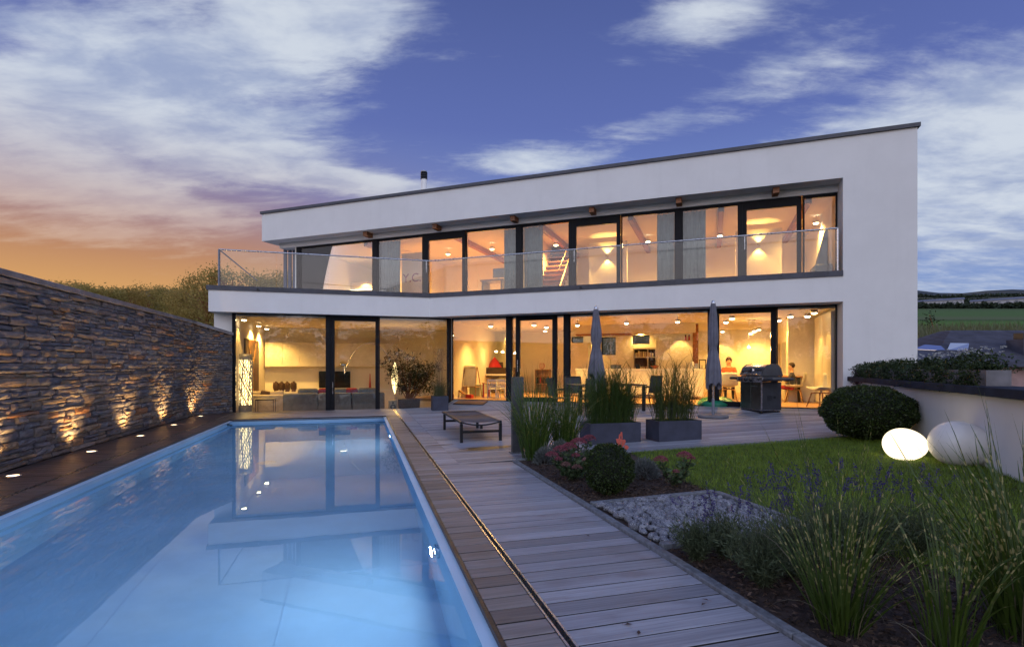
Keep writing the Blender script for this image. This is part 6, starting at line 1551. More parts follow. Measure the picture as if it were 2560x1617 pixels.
for k in range(nb):
    L_ = .78; yc = y0-L_*.5-k*.86
    c_ = thing('flower_box', 'flower box of dark foliage and white blooms on the garden wall, '+fb_names[k], 'flower box', rw(WALL_R+.15, yc, rwz+.107), ROT_R, 'flower boxes on the garden wall')
    b = MB(); b.box(-.12,.12,-L_/2,L_/2,0,.02); b.box(-.12,-.10,-L_/2,L_/2,.021,.19); b.box(.10,.12,-L_/2,L_/2,.021,.19); b.box(-.099,.099,-L_/2,-L_/2+.02,.021,.19); b.box(-.099,.099,L_/2-.02,L_/2,.021,.19); b.build('trough', MT['stone_cap'], c_)
    MB().box(-.098,.098,-L_/2+.021,L_/2-.021,.021,.16).build('soil', MT['soil'], c_)
    n = 1500; h_ = .15+.10*(k/(nb-1))+.03*random.random()
    yy = rng.normal(0,L_*.27,n).clip(-L_/2+.03,L_/2-.03); xx = rng.normal(0,.11,n); z_ = .14+h_*(1-(xx/.36)**2)*rng.uniform(.1,1,n)**.6*(.75+.35*np.sin(yy*9+k*2))
    over = rng.random(n) < .30; xx = np.where(over, -.13-np.abs(rng.normal(0,.05,n)), xx); z_ = np.where(over, rng.uniform(-.10,.20,n)*(1 if k % 2 else .8), z_)
    P = np.stack([xx,yy,z_],1); v, f = leaves(P, rng.uniform(.03,.065,n), np.stack([-.4+0*xx,0*xx,.5+0*xx],1), .42)
    link('foliage', np_mesh('foliage',v,f), FB, c_)
    nf = (4,10,14,20,30,38,40)[k]; P = np.stack([rng.normal(-.04,.12,nf), rng.uniform(-L_/2,L_/2,nf), .15+h_*rng.uniform(.85,1.2,nf)],1); fr = []
    for j in range(5):
        a = 2*np.pi*j/5; nn = np.tile([[math.cos(a),math.sin(a),.35]],(nf,1)); fr.append(leaves(P, .019, nn, .75, .05))
    v, f = join(fr); link('blossoms', np_mesh('blossoms',v,f), WF, c_)
    if k == 0:
        n = 500; P = np.stack([-.13-np.abs(rng.normal(0,.06,n)), rng.normal(.18,.13,n), rng.uniform(-.20,.16,n)],1); v, f = leaves(P, .045, None, .5); stuff(link('trailing_shoots', np_mesh('trailing_shoots',v,f), PF, c_))

# a few fallen leaves on the path
for k, (px, py) in enumerate(((1572,1562),(1597,1582),(1763,1500),(1758,1512),(1470,1340))):
    p = G(px, py); lf = thing('fallen_leaf', ('small dark fallen leaf on the path near the steel channel','small dark fallen leaf in the middle of the near path boards','dark fallen leaf near the right path edging','second dark speck of a leaf near the right path edging','fallen leaf on the path beside the pebble bed')[k], 'leaf', p+Vector((0,0,.004)), k*1.3)
    b = MB(); b.add([(-.02,0,0),(-.005,-.010,.004),(.02,0,.002),(-.005,.010,.005)], [(0,1,2,3)]); b.build('blade', MT['terracotta'], lf); MB().tube([(-.02,0,.001),(-.034,.003,.002)], .001, 4).build('stalk', MT['wood_red'], lf)
# ================================================================== plants
ZB0 = zebra_mat('young_zebra_grass', (.050,.105,.016), (.095,.15,.025), (.26,.27,.08), .085, .6)
ZB1 = zebra_mat('zebra_grass', (.042,.080,.010), (.075,.115,.016), (.44,.38,.15), .080, .9)
GR1 = zebra_mat('planter_grass', (.040,.085,.014), (.075,.12,.022), (.20,.20,.06), .12, .25)
RD1 = zebra_mat('planter_reed', (.045,.080,.018), (.095,.115,.030), (.15,.11,.05), .2, .3)
DR1 = zebra_mat('dry_grass', (.17,.145,.085), (.24,.20,.12), (.12,.13,.05), .2, .2)
FG1 = zebra_mat('feather_grass', (.09,.115,.045), (.16,.165,.075), (.24,.21,.11), .2, .3)
def grass_clump(name, label, cat, p, n, rbase, Lr, bendr, wr, mat, seg=6, group=None, squash=1.0, parts=None, z0=0.0, rot=0.0, lean=.35):
    t_ = thing(name, label, cat, p, rot, group)
    def one(n, rbase, Lr, bendr, wr, mat, pname, rect=None, up=0):
        if rect: x = rng.uniform(rect[0],rect[1],n); y = rng.uniform(rect[2],rect[3],n); az_ = np.arctan2(y-(rect[2]+rect[3])/2, x-(rect[0]+rect[1])/2)+rng.normal(0,.9,n)
        else:
            r_ = rbase*np.sqrt(rng.uniform(0,1,n)); az_ = rng.uniform(0,2*np.pi,n); x = r_*np.cos(az_); y = r_*np.sin(az_)*squash; az_ = az_+rng.normal(0,.5,n)
        L = rng.uniform(Lr[0],Lr[1],n); bend = rng.uniform(bendr[0],bendr[1],n)**1.0; W = rng.uniform(wr[0],wr[1],n)
        v, f, uv = blades(np.stack([x,y,np.full(n,z0)],1), L, az_, bend, W, seg, lean=rng.uniform(0,lean,n))
        link(pname, np_mesh(pname, v, f, uv, True), mat, t_)
    one(n, rbase, Lr, bendr, wr, mat, 'blades')
    for q in (parts or []): one(*q)
    return t_, one
# zebra grass behind the post
for px, py, tall, sp, lb, nn in ((1335,1146,1.28,.16,'tall zebra grass clump beside the grey post',210), (1412,1138,1.12,.15,'second zebra grass clump to the right of the grey post',170)):
    p = G(px,py); p.z -= .01
    grass_clump('zebra_grass', lb, 'ornamental grass', p, nn, sp, (tall*.5,tall*1.05), (.2,1.9), (.010,.018), ZB0, 8, 'zebra grass clumps', lean=.22, parts=[(80,sp*.8,(tall*.85,tall*1.15),(.05,.5),(.008,.013),ZB0,'upright_blades')])
# foreground zebra grass
p = Vector((1.60,2.58,.0)); grass_clump('zebra_grass', 'zebra grass clump in the foreground bed, left of the large one at the picture edge', 'ornamental grass', p, 95, .09, (.42,.85), (.05,.8), (.010,.017), ZB1, 8, 'zebra grass clumps', lean=.55, parts=[(16,.07,(.9,1.25),(.03,.35),(.006,.010),ZB1,'upright_blades'),(16,.1,(.4,.7),(1.2,2.3),(.005,.009),DR1,'dry_blades')])
p = Vector((2.46,2.50,.02)); grass_clump('zebra_grass', 'largest zebra grass clump in the foreground at the right picture edge', 'ornamental grass', p, 150, .16, (.5,1.05), (.05,.85), (.012,.021), ZB1, 8, 'zebra grass clumps', lean=.5, parts=[(20,.13,(.95,1.32),(.03,.35),(.008,.015),ZB1,'upright_blades'),(24,.18,(.4,.8),(1.2,2.3),(.005,.009),DR1,'dry_blades')])
p = Vector((1.95,2.35,.0)); grass_clump('zebra_grass', 'low zebra grass tuft between the two foreground clumps', 'ornamental grass', p, 60, .10, (.35,.8), (.2,1.3), (.009,.014), ZB1, 7, 'zebra grass clumps')
# planter grasses
def planter_grass(label, p, w_, dep, n, Lr, mat, bendr, name='ornamental grass'):
    t_ = thing('planter_grass', label, 'ornamental grass', p+Vector((0,0,.29)), ROT_S, 'grasses in the terrace planters')
    x = rng.uniform(.06,w_-.06,n); y = rng.uniform(.06,dep-.06,n); az_ = np.arctan2(y-dep/2, x-w_/2)+rng.normal(0,1.0,n)
    v, f, uv = blades(np.stack([x,y,0*x],1), rng.uniform(*Lr,n), az_, rng.uniform(*bendr,n), rng.uniform(.006,.012,n), 6, lean=rng.uniform(0,.28,n))
    link('blades', np_mesh('blades',v,f,uv,True), mat, t_)
    m = int(n*.30); x = rng.uniform(.08,w_-.08,m); y = rng.uniform(.08,dep-.08,m)       # stems with side leaves
    L = rng.uniform(Lr[0]*.9,Lr[1]*1.05,m); az_ = rng.uniform(0,6.28,m); bd = rng.uniform(.02,.3,m)
    v, f, uv = blades(np.stack([x,y,0*x],1), L, az_, bd, .007, 5); link('stems', np_mesh('stems',v,f,uv,True), mat, t_)
    pts = []; na = []
    for k in range(m):
        for j in range(9):
            h_ = L[k]*(.18+.085*j); off = bd[k]*.5*h_*h_/L[k]; pts.append((x[k]+math.cos(az_[k])*off, y[k]+math.sin(az_[k])*off, h_*.98)); na.append(rng.uniform(0,6.28))
    pts = np.array(pts); v, f, uv = blades(pts, rng.uniform(.16,.40,len(pts)), np.array(na), rng.uniform(.5,1.9,len(pts)), .010, 5, lean=rng.uniform(.1,.5,len(pts))); link('side_leaves', np_mesh('side_leaves',v,f,uv,True), mat, t_)
planter_grass('dense green grass growing in the left terrace planter', pl1, .90, .42, 620, (.45,1.0), GR1, (.1,1.2))
planter_grass('taller brown-stemmed reeds growing in the right terrace planter', pl2, .80, .42, 300, (.5,1.15), RD1, (.05,.8))
# dry grass in the cube planter
p = pl3+Vector((0,0,.37)); t_ = thing('feather_grass', 'pale feathery grass with tall dry plumes in the blue-grey cube planter', 'ornamental grass', p, ROT_S)
n = 420; x = .225+rng.normal(0,.08,n); y = .21+rng.normal(0,.08,n); az_ = np.arctan2(y-.21,x-.225)+rng.normal(0,.5,n)
v, f, uv = blades(np.stack([x,y,0*x],1), rng.uniform(.35,.75,n), az_, rng.uniform(.8,2.3,n), .006, 7); link('blades', np_mesh('blades',v,f,uv,True), FG1, t_)
n = 60; x = .225+rng.normal(0,.06,n); y = .21+rng.normal(0,.06,n); az_ = rng.uniform(0,6.28,n)
v, f, uv = blades(np.stack([x,y,0*x],1), rng.uniform(.9,1.45,n), az_, rng.uniform(.02,.35,n), .006, 6); link('dry_stalks', np_mesh('dry_stalks',v,f,uv,True), DR1, t_)
n = 700; k_ = rng.integers(0,60,n); hh = rng.uniform(.75,1.4,n); pts = np.stack([.225+rng.normal(0,.09,n), .21+rng.normal(0,.07,n), hh],1); v, f = leaves(pts, .05, np.array([[0,0,2.]]), .14, .4); link('plumes', np_mesh('plumes',v,f), leaf_mat('dry_plume',(.15,.12,.09),(.24,.20,.15),(.3,.25,.19),.8,.2), t_)
# oleander in a dark pot behind the living room glass
OL = leaf_mat('oleander_leaf', (.010,.018,.008), (.020,.034,.012), (.035,.05,.02), .4, .15)
t_ = thing('oleander', 'large dark oleander in a brown tub behind the living room glass', 'potted plant', lw(al_(1022,.85),.85,LFLOOR), ROT_S)
w_ = .30; b = MB(); b.add([(-w_,-w_,0),(w_,-w_,0),(w_,w_,0),(-w_,w_,0),(-w_*1.08,-w_*1.08,.66),(w_*1.08,-w_*1.08,.66),(w_*1.08,w_*1.08,.66),(-w_*1.08,w_*1.08,.66)], [(0,3,2,1),(4,5,6,7),(0,1,5,4),(1,2,6,5),(2,3,7,6),(3,0,4,7)]); b.build('tub', MT['terracotta'], t_)
ends = []; b = MB()
for k in range(26):
    a = random.uniform(0,6.28); r_ = random.uniform(.1,.9); ex, ey, ez = r_*math.cos(a)*.95+.18, r_*math.sin(a)*.40, random.uniform(.95,1.75)
    pts = [(random.uniform(-.1,.1),random.uniform(-.1,.1),.6),(ex*.4,ey*.4,.95),(ex,ey,ez)]; b.tube(pts, [.016,.011,.006], 5); ends.append((ex,ey,ez)); ends.append((ex*.7,ey*.7,.95+(ez-.95)*.6))
for ex, ez in ((-.62,2.0),(-.35,2.12),(-.05,1.98),(.2,1.9),(-.72,1.78),(-.5,1.6)):
    b.tube([(0,0,.6),(ex*.3,-.05,1.3),(ex,-.1,ez)], [.018,.012,.006], 5); ends += [(ex,-.1,ez),(ex*.8,-.08,ez-.18),(ex*.65,-.08,ez-.4)]
b.build('branches', MT['wood_red'], t_)
E = np.array(ends); n = 60; P = np.repeat(E, n, 0)+rng.normal(0,.085,(len(E)*n,3)); v, f = leaves(P, rng.uniform(.08,.15,len(P)), rng.normal(0,.6,(len(P),3)), .17); link('leaves', np_mesh('leaves',v,f), OL, t_)

# boxwood balls: dense leaf shells on a dark core
BX = leaf_mat('boxwood_leaf', (.020,.036,.008), (.040,.066,.014), (.070,.10,.022), .45, .15)
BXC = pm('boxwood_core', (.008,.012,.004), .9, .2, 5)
def box_ball(label, p, rx, ry, rz_, n, size, lift=.0):
    t_ = thing('boxwood_ball', label, 'clipped bush', p, 0.3, 'clipped boxwood balls')
    MB().cyl(0,0,0,lift+rz_*.5,.05,n=8).build('stem', MT['wood_red'], t_)
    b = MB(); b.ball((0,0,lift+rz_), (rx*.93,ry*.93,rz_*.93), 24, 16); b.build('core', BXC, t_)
    d = rng.normal(size=(n,3)); d /= np.linalg.norm(d,axis=1,keepdims=True)
    lump = 1+.035*np.sin(d[:,0]*9+1)*np.sin(d[:,1]*8)+.03*np.sin(d[:,2]*11+d[:,0]*6)
    q = rng.uniform(.90,1.0,n)*lump; e_ = d
    P = np.stack([e_[:,0]*rx*q, e_[:,1]*ry*q, lift+rz_+e_[:,2]*rz_*q],1); P[:,2] = np.maximum(P[:,2], .02)
    v, f = leaves(P, rng.uniform(size*.7,size*1.3,n), d*1.1, .55, .8); link('leaves', np_mesh('leaves',v,f), BX, t_)
p = G(2206,1104); box_ball('big dark clipped boxwood dome beside the glowing egg lamp', p+Vector((0,.35,0)), .72, .62, .42, 15000, .036, .02)
p = G(1522,1232); box_ball('small dark clipped boxwood ball between the pink sedums', p, .245, .245, .25, 6500, .022, .0)
# sedum with pink flower heads
SL = leaf_mat('sedum_leaf', (.05,.09,.04), (.085,.13,.06), (.12,.16,.08), .5, .15)
SF = leaf_mat('sedum_blossom', (.22,.045,.075), (.34,.085,.12), (.42,.15,.18), .7, .1)
SFp = leaf_mat('faded_sedum_blossom', (.20,.09,.09), (.28,.14,.13), (.35,.20,.18), .7, .1)
def sedum(label, p, heads, z0_):
    t_ = thing('sedum', label, 'flowering plant', p, 0, 'pink sedums')
    b = MB(); LP = []; FP = []; FPp = []
    for (x, y, z, r_, faded) in heads:
        b.tube([(x*.25,y*.25,0),(x*.7,y*.7,z*.6),(x,y,z)], [.008,.007,.005], 6)
        for j in range(9): h_ = z*(.2+.08*j); f_ = min(1,h_/z); LP.append((x*(.25+.75*f_),y*(.25+.75*f_),h_))
        n = int(900*(r_/.08)**2); a = rng.uniform(0,6.28,n); q = np.sqrt(rng.uniform(0,1,n)); pts = np.stack([x+r_*q*np.cos(a), y+r_*q*np.sin(a), z+.03*(1-q*q)*(r_/.06)+.008*np.sin(q*20+a*5)],1); (FPp if faded else FP).append(pts)
    b.build('stems', MT['soil'], t_)
    LP = np.repeat(np.array(LP),5,0)+rng.normal(0,.012,(len(LP)*5,3)); v, f = leaves(LP, rng.uniform(.045,.075,len(LP)), np.stack([rng.normal(0,1,len(LP)),rng.normal(0,1,len(LP)),.35+0*LP[:,0]],1), .6, .2); link('leaves', np_mesh('leaves',v,f), SL, t_)
    for nm, arr, mt in (('blossoms',FP,SF),('faded_blossoms',FPp,SFp)):
        if arr: P = np.concatenate(arr); v, f = leaves(P, .010, np.array([[0,0,.8]]), .8, .7); link(nm, np_mesh(nm,v,f), mt, t_)
p = G(1437,1200); k_ = p.y/F
def hd(px, py, r_, fd=False, dy=0.0): return ((px-1437)*k_, dy, (1200-py)*k_, r_, fd)
sedum('broad sedum with dusky pink flower heads left of the small boxwood ball', p, [hd(1380,1138,.075),hd(1402,1126,.085,dy=.05),hd(1425,1120,.09,dy=.08),hd(1450,1110,.095,dy=.12),hd(1478,1102,.08,dy=.16),hd(1395,1146,.045,dy=-.05),hd(1412,1160,.06,True,-.06),hd(1440,1166,.06,True,-.08),hd(1465,1150,.05,True,-.02),hd(1440,1140,.05,False,.02)], 0)
p = G(1690,1216); k_ = p.y/F
def hd(px, py, r_, fd=False, dy=0.0): return ((px-1690)*k_, dy, (1216-py)*k_, r_, fd)
sedum('small sedum with three crimson flower heads right of the boxwood ball', p, [hd(1652,1150,.075),hd(1715,1142,.085,dy=.05),hd(1688,1178,.035,False,-.03),hd(1735,1150,.045,dy=.08)], 0)
# silver-grey cushions
SV = leaf_mat('silver_leaf', (.10,.11,.11), (.16,.17,.17), (.22,.23,.22), .7, .15)
def tuft(name, label, cat, p, rx, rz_, n, size, mat, asp=.16):
    t_ = thing(name, label, cat, p, 0, None); d = rng.normal(size=(n,3)); d[:,2] = np.abs(d[:,2]); d /= np.linalg.norm(d,axis=1,keepdims=True); q = rng.uniform(.35,1,n)**.6
    P = np.stack([d[:,0]*rx*q, d[:,1]*rx*q, d[:,2]*rz_*q],1); v, f = leaves(P, rng.uniform(size*.7,size*1.3,n), d*1.3+np.array([[0,0,.6]]), asp, .6); link('shoots', np_mesh('shoots',v,f), mat, t_)
    b = MB()
    for k in range(14): a = k*.45; b.tube([(0,0,0),(rx*.6*math.cos(a),rx*.6*math.sin(a),rz_*.6)], [.004,.002], 4)
    b.build('stems', MT['soil'], t_)
for px, py, rx, h_, lb in ((1612,1192,.16,.20,'silver-grey cushion plant right of the small boxwood ball'), (1400,1150,.18,.26,'silver-grey cushion plant behind the broad sedum'), (1362,1158,.13,.2,'silver-grey cushion plant at the foot of the zebra grass'), (1460,1165,.14,.2,'silver-grey cushion plant between sedum and planter')):
    tuft('cushion_plant', lb, 'shrub', G(px,py), rx, h_, 1500, .05, SV)
YL = leaf_mat('lime_leaf', (.09,.12,.02), (.14,.18,.03), (.20,.22,.05), .5, .2)
tuft('lime_shrub', 'small lime-green leafy shrub in front of the broad sedum', 'shrub', G(1470,1190), .10, .22, 260, .04, YL, .5)
# lavender
LV = leaf_mat('lavender_leaf', (.060,.080,.040), (.095,.12,.060), (.135,.16,.085), .6, .15)
LF = leaf_mat('lavender_blossom', (.045,.03,.14), (.07,.045,.20), (.10,.065,.25), .7, .1)
def lavender(label, p, r_, h_, nst, nfl, hf):
    t_ = thing('lavender', label, 'lavender', p, 0, 'lavender bushes')
    n = nst*16; az_ = rng.uniform(0,6.28,nst); lean = rng.uniform(.05,1.0,nst); L = h_*rng.uniform(.6,1.0,nst)
    pts = []; nr_ = []
    for k in range(nst):
        for j in range(20):
            f_ = (j+1)/20; pts.append((math.cos(az_[k])*L[k]*math.sin(lean[k])*f_*(r_/.25), math.sin(az_[k])*L[k]*math.sin(lean[k])*f_*(r_/.25), L[k]*math.cos(lean[k]*.8)*f_)); nr_.append((math.cos(az_[k])*.6,math.sin(az_[k])*.6,1.0))
    P = np.array(pts)+rng.normal(0,.008,(len(pts),3)); P[:,2] = np.maximum(P[:,2],.005); v, f = leaves(P, rng.uniform(.028,.055,len(P)), np.array(nr_)*.9, .13, .75); link('leaves', np_mesh('leaves',v,f), LV, t_)
    az_ = rng.uniform(0,6.28,nfl); bd = rng.uniform(.1,.8,nfl); L = hf*rng.uniform(.7,1.05,nfl); base = np.stack([r_*.3*np.cos(az_), r_*.3*np.sin(az_), np.full(nfl,.04)],1)
    v, f, uv = blades(base, L, az_, bd*.9, .0032, 5, tip=.8); link('flower_stalks', np_mesh('flower_stalks',v,f,uv), LV, t_)
    tips = v.reshape(nfl,6,2,3).mean(2); fl = []
    for k in range(nfl):
        a_, b_ = tips[k,4], tips[k,5]
        for j in range(26): f_ = rng.uniform(.2,1.15); fl.append(a_+(b_-a_)*f_+rng.normal(0,.005,3))
    P = np.array(fl); v, f = leaves(P, .013, np.array([[0,0,.7]]), .6, .8); link('blossoms', np_mesh('blossoms',v,f), LF, t_)
for px, py, r_, h_, nst, nfl, hf, lb in ((1742,1398,.22,.27,170,8,.36,'low grey lavender at the near corner of the pebble bed'), (1812,1392,.24,.30,190,12,.46,'lavender behind the near edge of the pebble bed'), (1905,1462,.27,.36,230,16,.60,'lavender bush nearest the path in the foreground bed'),
        (1985,1440,.28,.40,230,20,.66,'lavender bush left of the left foreground zebra grass'), (2070,1400,.28,.40,230,20,.62,'lavender bush behind the left foreground zebra grass'), (2180,1395,.27,.38,200,20,.60,'lavender bush between the two foreground zebra grasses'), (2290,1390,.27,.36,180,16,.56,'lavender bush behind the largest zebra grass')):
    lavender(lb, G(px,py), r_, h_, nst, nfl, hf)

# ================================================================== trees
def tree(name, label, p, h_, rw_, leaf, n=2600, size=.35, clumps=26, group=None, bark=None, low=.28, cat='tree', spread=.24):
    t_ = thing(name, label, cat, p, random.uniform(0,6), group)
    b = MB(); b.tube([(0,0,-.5),(.03*h_,0,h_*.25),(0,.02*h_,h_*.55),(.01*h_,0,h_*.8)], [.045*h_,.034*h_,.02*h_,.008*h_], 8)
    C = []
    for k in range(clumps):
        a = random.uniform(0,6.28); f_ = random.random()**.7; z = h_*(low+(.97-low)*f_); prof = math.sin(math.pi*min(1,(.12+.88*(1-f_))))**.6; r_ = rw_*random.uniform(.35,1)*max(.25,prof); c = (r_*math.cos(a), r_*math.sin(a), z); C.append(c)
        if k % 2 == 0: b.tube([(0,0,h_*(low*.6+.35*f_)),(c[0]*.5,c[1]*.5,z*.9),(c[0]*.92,c[1]*.92,z)], [.014*h_,.009*h_,.003*h_], 5)
    b.build('trunk', bark or MT['wood_red'], t_)
    C = np.array(C); idx = rng.integers(0,len(C),n); sg = rw_*spread; P = C[idx]+rng.normal(0,1,(n,3))*np.array([sg,sg,sg*.75]); v, f = leaves(P, rng.uniform(size*.6,size*1.3,n), None, .6); link('crown', np_mesh('crown',v,f), leaf, t_)
    return t_
HAZE1 = leaf_mat('haze_gold_foliage', (.42,.30,.09), (.55,.39,.125), (.66,.47,.16), .6, .55)  # golden evening haze painted into the leaf colour
HAZE2 = leaf_mat('haze_olive_foliage', (.38,.30,.085), (.50,.38,.12), (.58,.43,.15), .6, .55)  # same painted haze, a little more olive
tl = [(60,722,64),(120,712,70),(180,706,66),(245,716,60),(310,724,64),(372,716,72),(430,722,66),(478,722,60),(520,690,54),(575,676,52),(632,694,56),(690,688,60),(745,684,66)]
lbs = ['first tree from the left picture edge above the stone wall','second tree from the left above the stone wall','third tree from the left above the stone wall','fourth tree from the left above the stone wall','fifth tree from the left above the stone wall','sixth tree from the left above the stone wall','seventh tree from the left above the stone wall','low tree just left of the balcony corner','rounded tree left of the railing post','tallest golden tree behind the balcony railing','tree behind the slanting handrail','tree beside the louvre fins','tree hidden mostly by the upper left glass']
for k, (px, py, yy) in enumerate(tl):
    q = at(px, py, yy); z = terrain_z(q.x, q.y); hh = q.z-z
    tree('hazy_tree', 'golden hazy '+lbs[k], (q.x,q.y,z), hh*.97, hh*.66, HAZE1 if k % 3 else HAZE2, 5200, .22, 60, 'hazy trees beyond the stone wall', low=.10, spread=.13)
DK = leaf_mat('dark_foliage', (.02,.03,.01), (.035,.05,.015), (.05,.065,.02), .6, .2)
bl = [(8.0,-40,10,3.6),(3.5,-41,6.5,3),(-1.5,-41,8.6,3.8),(13,-42,6.5,3.2),(18,-43,6.2,3.2),(23,-42,7,3.5),(-7,-44,6,3),(-13,-42,7.5,3.2),(-19,-43,9,3.6),(-26,-42,7,3.4),(-32,-41,9.5,4),(-38,-44,8,3.5),(29,-45,8,4)]
names_b = ['tall broad','small','rounded','low bushy','low round','mid-sized','squat','slim','lofty','dense','large spreading','loose','wide']
for k, (x, y, hh, r_) in enumerate(bl):
    tree('garden_tree', names_b[k]+' dark tree across the garden, mirrored in the window glass', (x,y,terrain_z(x,y)), hh, r_, DK, 1800, .5, 24, 'trees mirrored in the windows', low=.1)

# ================================================================== far right: neighbours, fields
SLATE = pm('slate_roof', (.065,.068,.095), .6, .2, 1.5, .6, 14)
yy = 24.0; ez = 1.3+.0
nh = thing('neighbour_house', 'neighbouring house with a hipped dark slate roof and pinkish walls beyond the garden wall', 'house', (at(2600,915,yy).x, yy, -2.0), 0)
ox = nh.location.x
def NX(px, y=yy): return (px-CX)/F*y-ox
ev = 1.27+2.0; xl = NX(2310); xr = NX(2560)+9
MB().box(xl+.5, xr-.5, .5, 8.5, 0, ev-.02).build('wall', pm('pink_render', (.40,.27,.26), .9, .1, 2), nh)
# bell-cast hip: rows of slates stepping up
rows = 26; apx, apz = NX(2570), H+(HY-822)/F*27.0+2.0
slates = MB()
for k in range(rows):
    f0, f1 = k/rows, (k+1)/rows
    g = lambda f: f**1.18
    def ring(f):
        xa = xl+(apx-xl)*f; ya = 0+4.2*f; z = ev+(apz-ev)*g(f); return xa, ya, z
    x0,y0,z0 = ring(f0); x1,y1,z1 = ring(f1)
    x0o = x0-.02; th = .03
    slates.add([(x0o,y0,z0+th),(xr,y0,z0+th),(xr,y1,z1),(x1,y1,z1),(x0o,y0,z0),(xr,y0,z0)], [(0,1,2,3),(4,5,1,0)])
    slates.add([(x0o,y0,z0+th),(x1,y1,z1),(x1,9-y1,z1),(x0o,9-y0,z0+th),(x0o,y0,z0),(x0o,9-y0,z0)], [(3,2,1,0),(0,4,5,3)])
slates.build('roof', SLATE, nh)
cxn = NX(2555, 25.5); MB().box(cxn-.02, cxn+1.0, 1.4, 2.3, ev+.2, H+(HY-848)/F*25.5+2.0).build('chimney', SLATE, nh)
MB().box(cxn+.15, cxn+.5, 1.6, 2.1, H+(HY-847)/F*25.5+2.0, H+(HY-832)/F*25.5+2.0).build('chimney_pot', MT['black'], nh)
b = MB(); xa, xb = NX(2487), NX(2527); za, zb = H-(972-HY)/F*yy+2, H-(949-HY)/F*yy+2
wn = MB().box(xa-.05, xb+.05, .46, .498, za-.05, zb+.05).build('window', MT['white'], nh)
for k in range(9): MB().box(xa, xb, .44, .455, za+(zb-za)*k/9, za+(zb-za)*(k+.8)/9).build('shutter_slat', MT['white'], wn)
# glass roof of a conservatory: two mirror-like panes
cn = thing('conservatory', 'low conservatory roof with two mirror-like sloping panes behind the flower boxes', 'conservatory', (at(2350,890,27).x, 27, -1.0), 0)
MIR = glass('conservatory_glass', (.25,.28,.32), 1.6, 9.0, .02)
for k, (pa, pb, pc, pd) in enumerate((((2283,872),(2365,876),(2352,864),(2312,861)), ((2367,876),(2420,874),(2423,858),(2376,857)))):
    q0 = [at(x, y, 26.0 if j < 2 else 26.3) for j, (x, y) in enumerate((pa,pb,pc,pd))]
    vs = [q-cn.location for q in q0]; n_ = Vector((0,0,-.03)); b = MB(); b.add(vs+[v+n_ for v in vs], [(0,1,2,3),(7,6,5,4),(0,4,5,1),(1,5,6,2),(2,6,7,3),(3,7,4,0)]); b.build('pane', MIR, cn)
q0 = [at(2270,905,24.6), at(2400,905,24.6), at(2420,877,26), at(2275,877,26)]; b = MB(); vs = [q-cn.location for q in q0]; b.add(vs+[v-Vector((0,0,.1)) for v in vs], [(0,1,2,3),(7,6,5,4),(0,4,5,1),(1,5,6,2),(2,6,7,3),(3,7,4,0)]); b.build('lower_roof', SLATE, cn)
MB().box(at(2270,905,24.6).x-cn.location.x, at(2420,905,24.6).x-cn.location.x, -2.2, 1.0, 0, at(2300,925,24.6).z+1.0).build('wall', SLATE, cn)
# young staked tree
q = at(2338, 826, 47); z = terrain_z(q.x, q.y)
st_ = thing('young_tree', 'young leafless-looking tree tied to stakes in the dry meadow', 'tree', (q.x,q.y,z-.2), 0)
hh = q.z-z+1.4
MB().tube([(0,0,0),(-.2,0,hh*.5),(-.5,0,hh+.2)], [.05,.04,.015], 6).build('trunk', MT['wood_red'], st_)
for dx in (-.35,.45): MB().tube([(dx,.2,0),(dx*.5,.1,hh*.62)], .045, 6).build('stake', MT['concrete'], st_)
P = np.array([[-.5+rng.normal(0,.35),rng.normal(0,.3),hh*.85+rng.normal(0,.35)] for _ in range(120)]); v, f = leaves(P,.22,None,.5); link('crown', np_mesh('crown',v,f), DK, st_)
# dry tall grass at the near edge of the meadow
n = 5200; r_ = rng.uniform(43,64,n); a = np.radians(rng.uniform(34,47,n)); x, y = r_*np.sin(a), r_*np.cos(a); z = np.array([terrain_z(xx,yy_) for xx,yy_ in zip(x,y)])
v, f, uv = blades(np.stack([x,y,z],1), rng.uniform(.4,1.2,n), rng.uniform(0,6.28,n), rng.uniform(.2,1.2,n), .05, 3); stuff(tag(link('meadow_grass', np_mesh('meadow_grass',v,f,uv), FG1), 'tall dry yellow grass at the edge of the far fields', 'grass'))
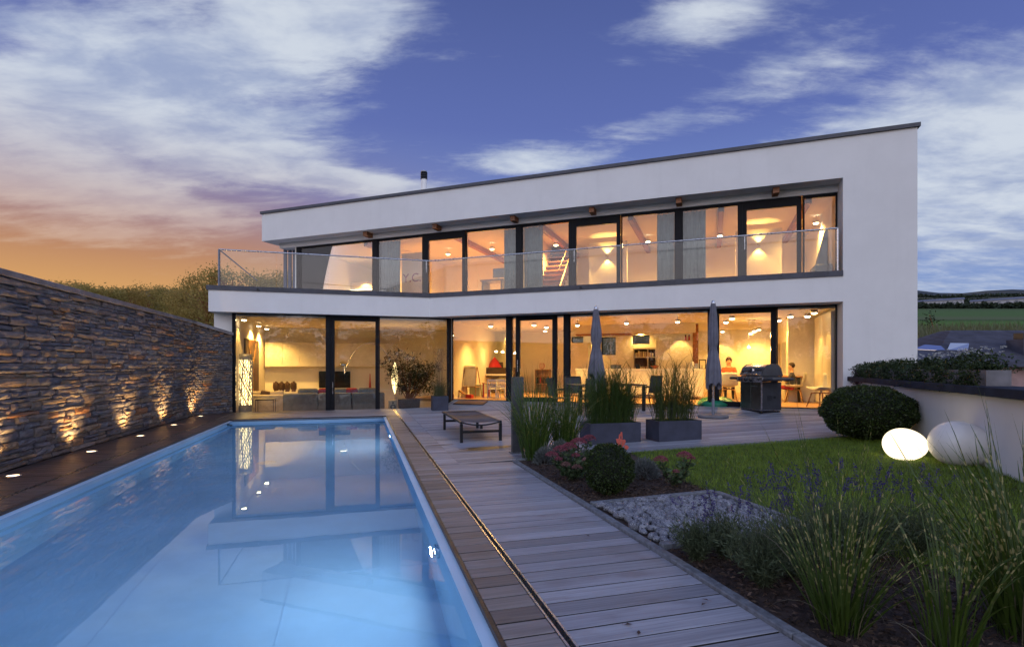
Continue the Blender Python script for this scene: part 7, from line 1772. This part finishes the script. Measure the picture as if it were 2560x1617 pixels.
# hedgerows and woods on the plain, each a far-off mass
def hedge(label, r0, a0, a1, n, hgt, size, mat, wob=.02):
    a = np.radians(rng.uniform(a0,a1,n)); rr = r0*(1+rng.uniform(-wob,wob,n)); x, y = rr*np.sin(a), rr*np.cos(a); z = np.array([terrain_z(xx,yy_) for xx,yy_ in zip(x,y)])
    h_ = hgt*(.55+.45*np.abs(np.sin(a*230)*np.sin(a*91+1))); P = np.stack([x,y,z+h_*rng.uniform(0,1,n)],1); v, f = leaves(P, rng.uniform(size*.6,size*1.3,n), None, .8); stuff(tag(link('hedgerow', np_mesh('hedgerow',v,f), mat), label, 'hedge'))
HG = leaf_mat('far_hedge', (.018,.030,.016), (.028,.044,.022), (.04,.058,.03), .8, .1)
hedge('dark hedge of trees along the far edge of the green field', 520, 33, 49, 6000, 4.0, 2.4, HG)
hedge('second tree line behind the long white sheds', 1150, 33, 49, 5000, 6.5, 5, HG)
hedge('thin tree line in the farmland below the hills', 2100, 33, 49, 2500, 7, 8, HG)
# long sheds
SH = pm('pale_shed_wall', (.42,.42,.44), .8, .05, .1); SRF = pm('shed_roof', (.16,.17,.21), .7, .1, .05)
for k, (aa0, aa1, rr, hgt, lb) in enumerate(((36.6,40.6,760,5.5,'long grey-roofed shed behind the hedge, left one beside the house'), (41.0,48.0,800,6.0,'long pale shed behind the hedge at the right picture edge'))):
    p0 = Vector((rr*math.sin(R(aa0)), rr*math.cos(R(aa0)))); p1 = Vector((rr*math.sin(R(aa1)), rr*math.cos(R(aa1)))); z = max(terrain_z(*p0), terrain_z(*p1)); d = p1-p0
    t_ = thing('long_shed', lb, 'shed', (p0.x,p0.y,z-3), math.atan2(d.y,d.x), 'far sheds'); L_ = d.length
    MB().box(0,L_,0,30,0,hgt+1).build('wall', SH, t_); b = MB(); b.add([(-1,-1,hgt+1),(L_+1,-1,hgt+1),(L_+1,31,hgt+1),(-1,31,hgt+1),(-1,15,hgt+4.5),(L_+1,15,hgt+4.5)], [(0,1,5,4),(2,3,4,5),(0,4,3),(1,2,5)]); b.build('roof', SRF, t_)
    for j in range(14): x = L_*(j+.3)/14; MB().box(x,x+L_/40,-.3,.0,4.2,hgt-.5).build('window', SRF, t_)
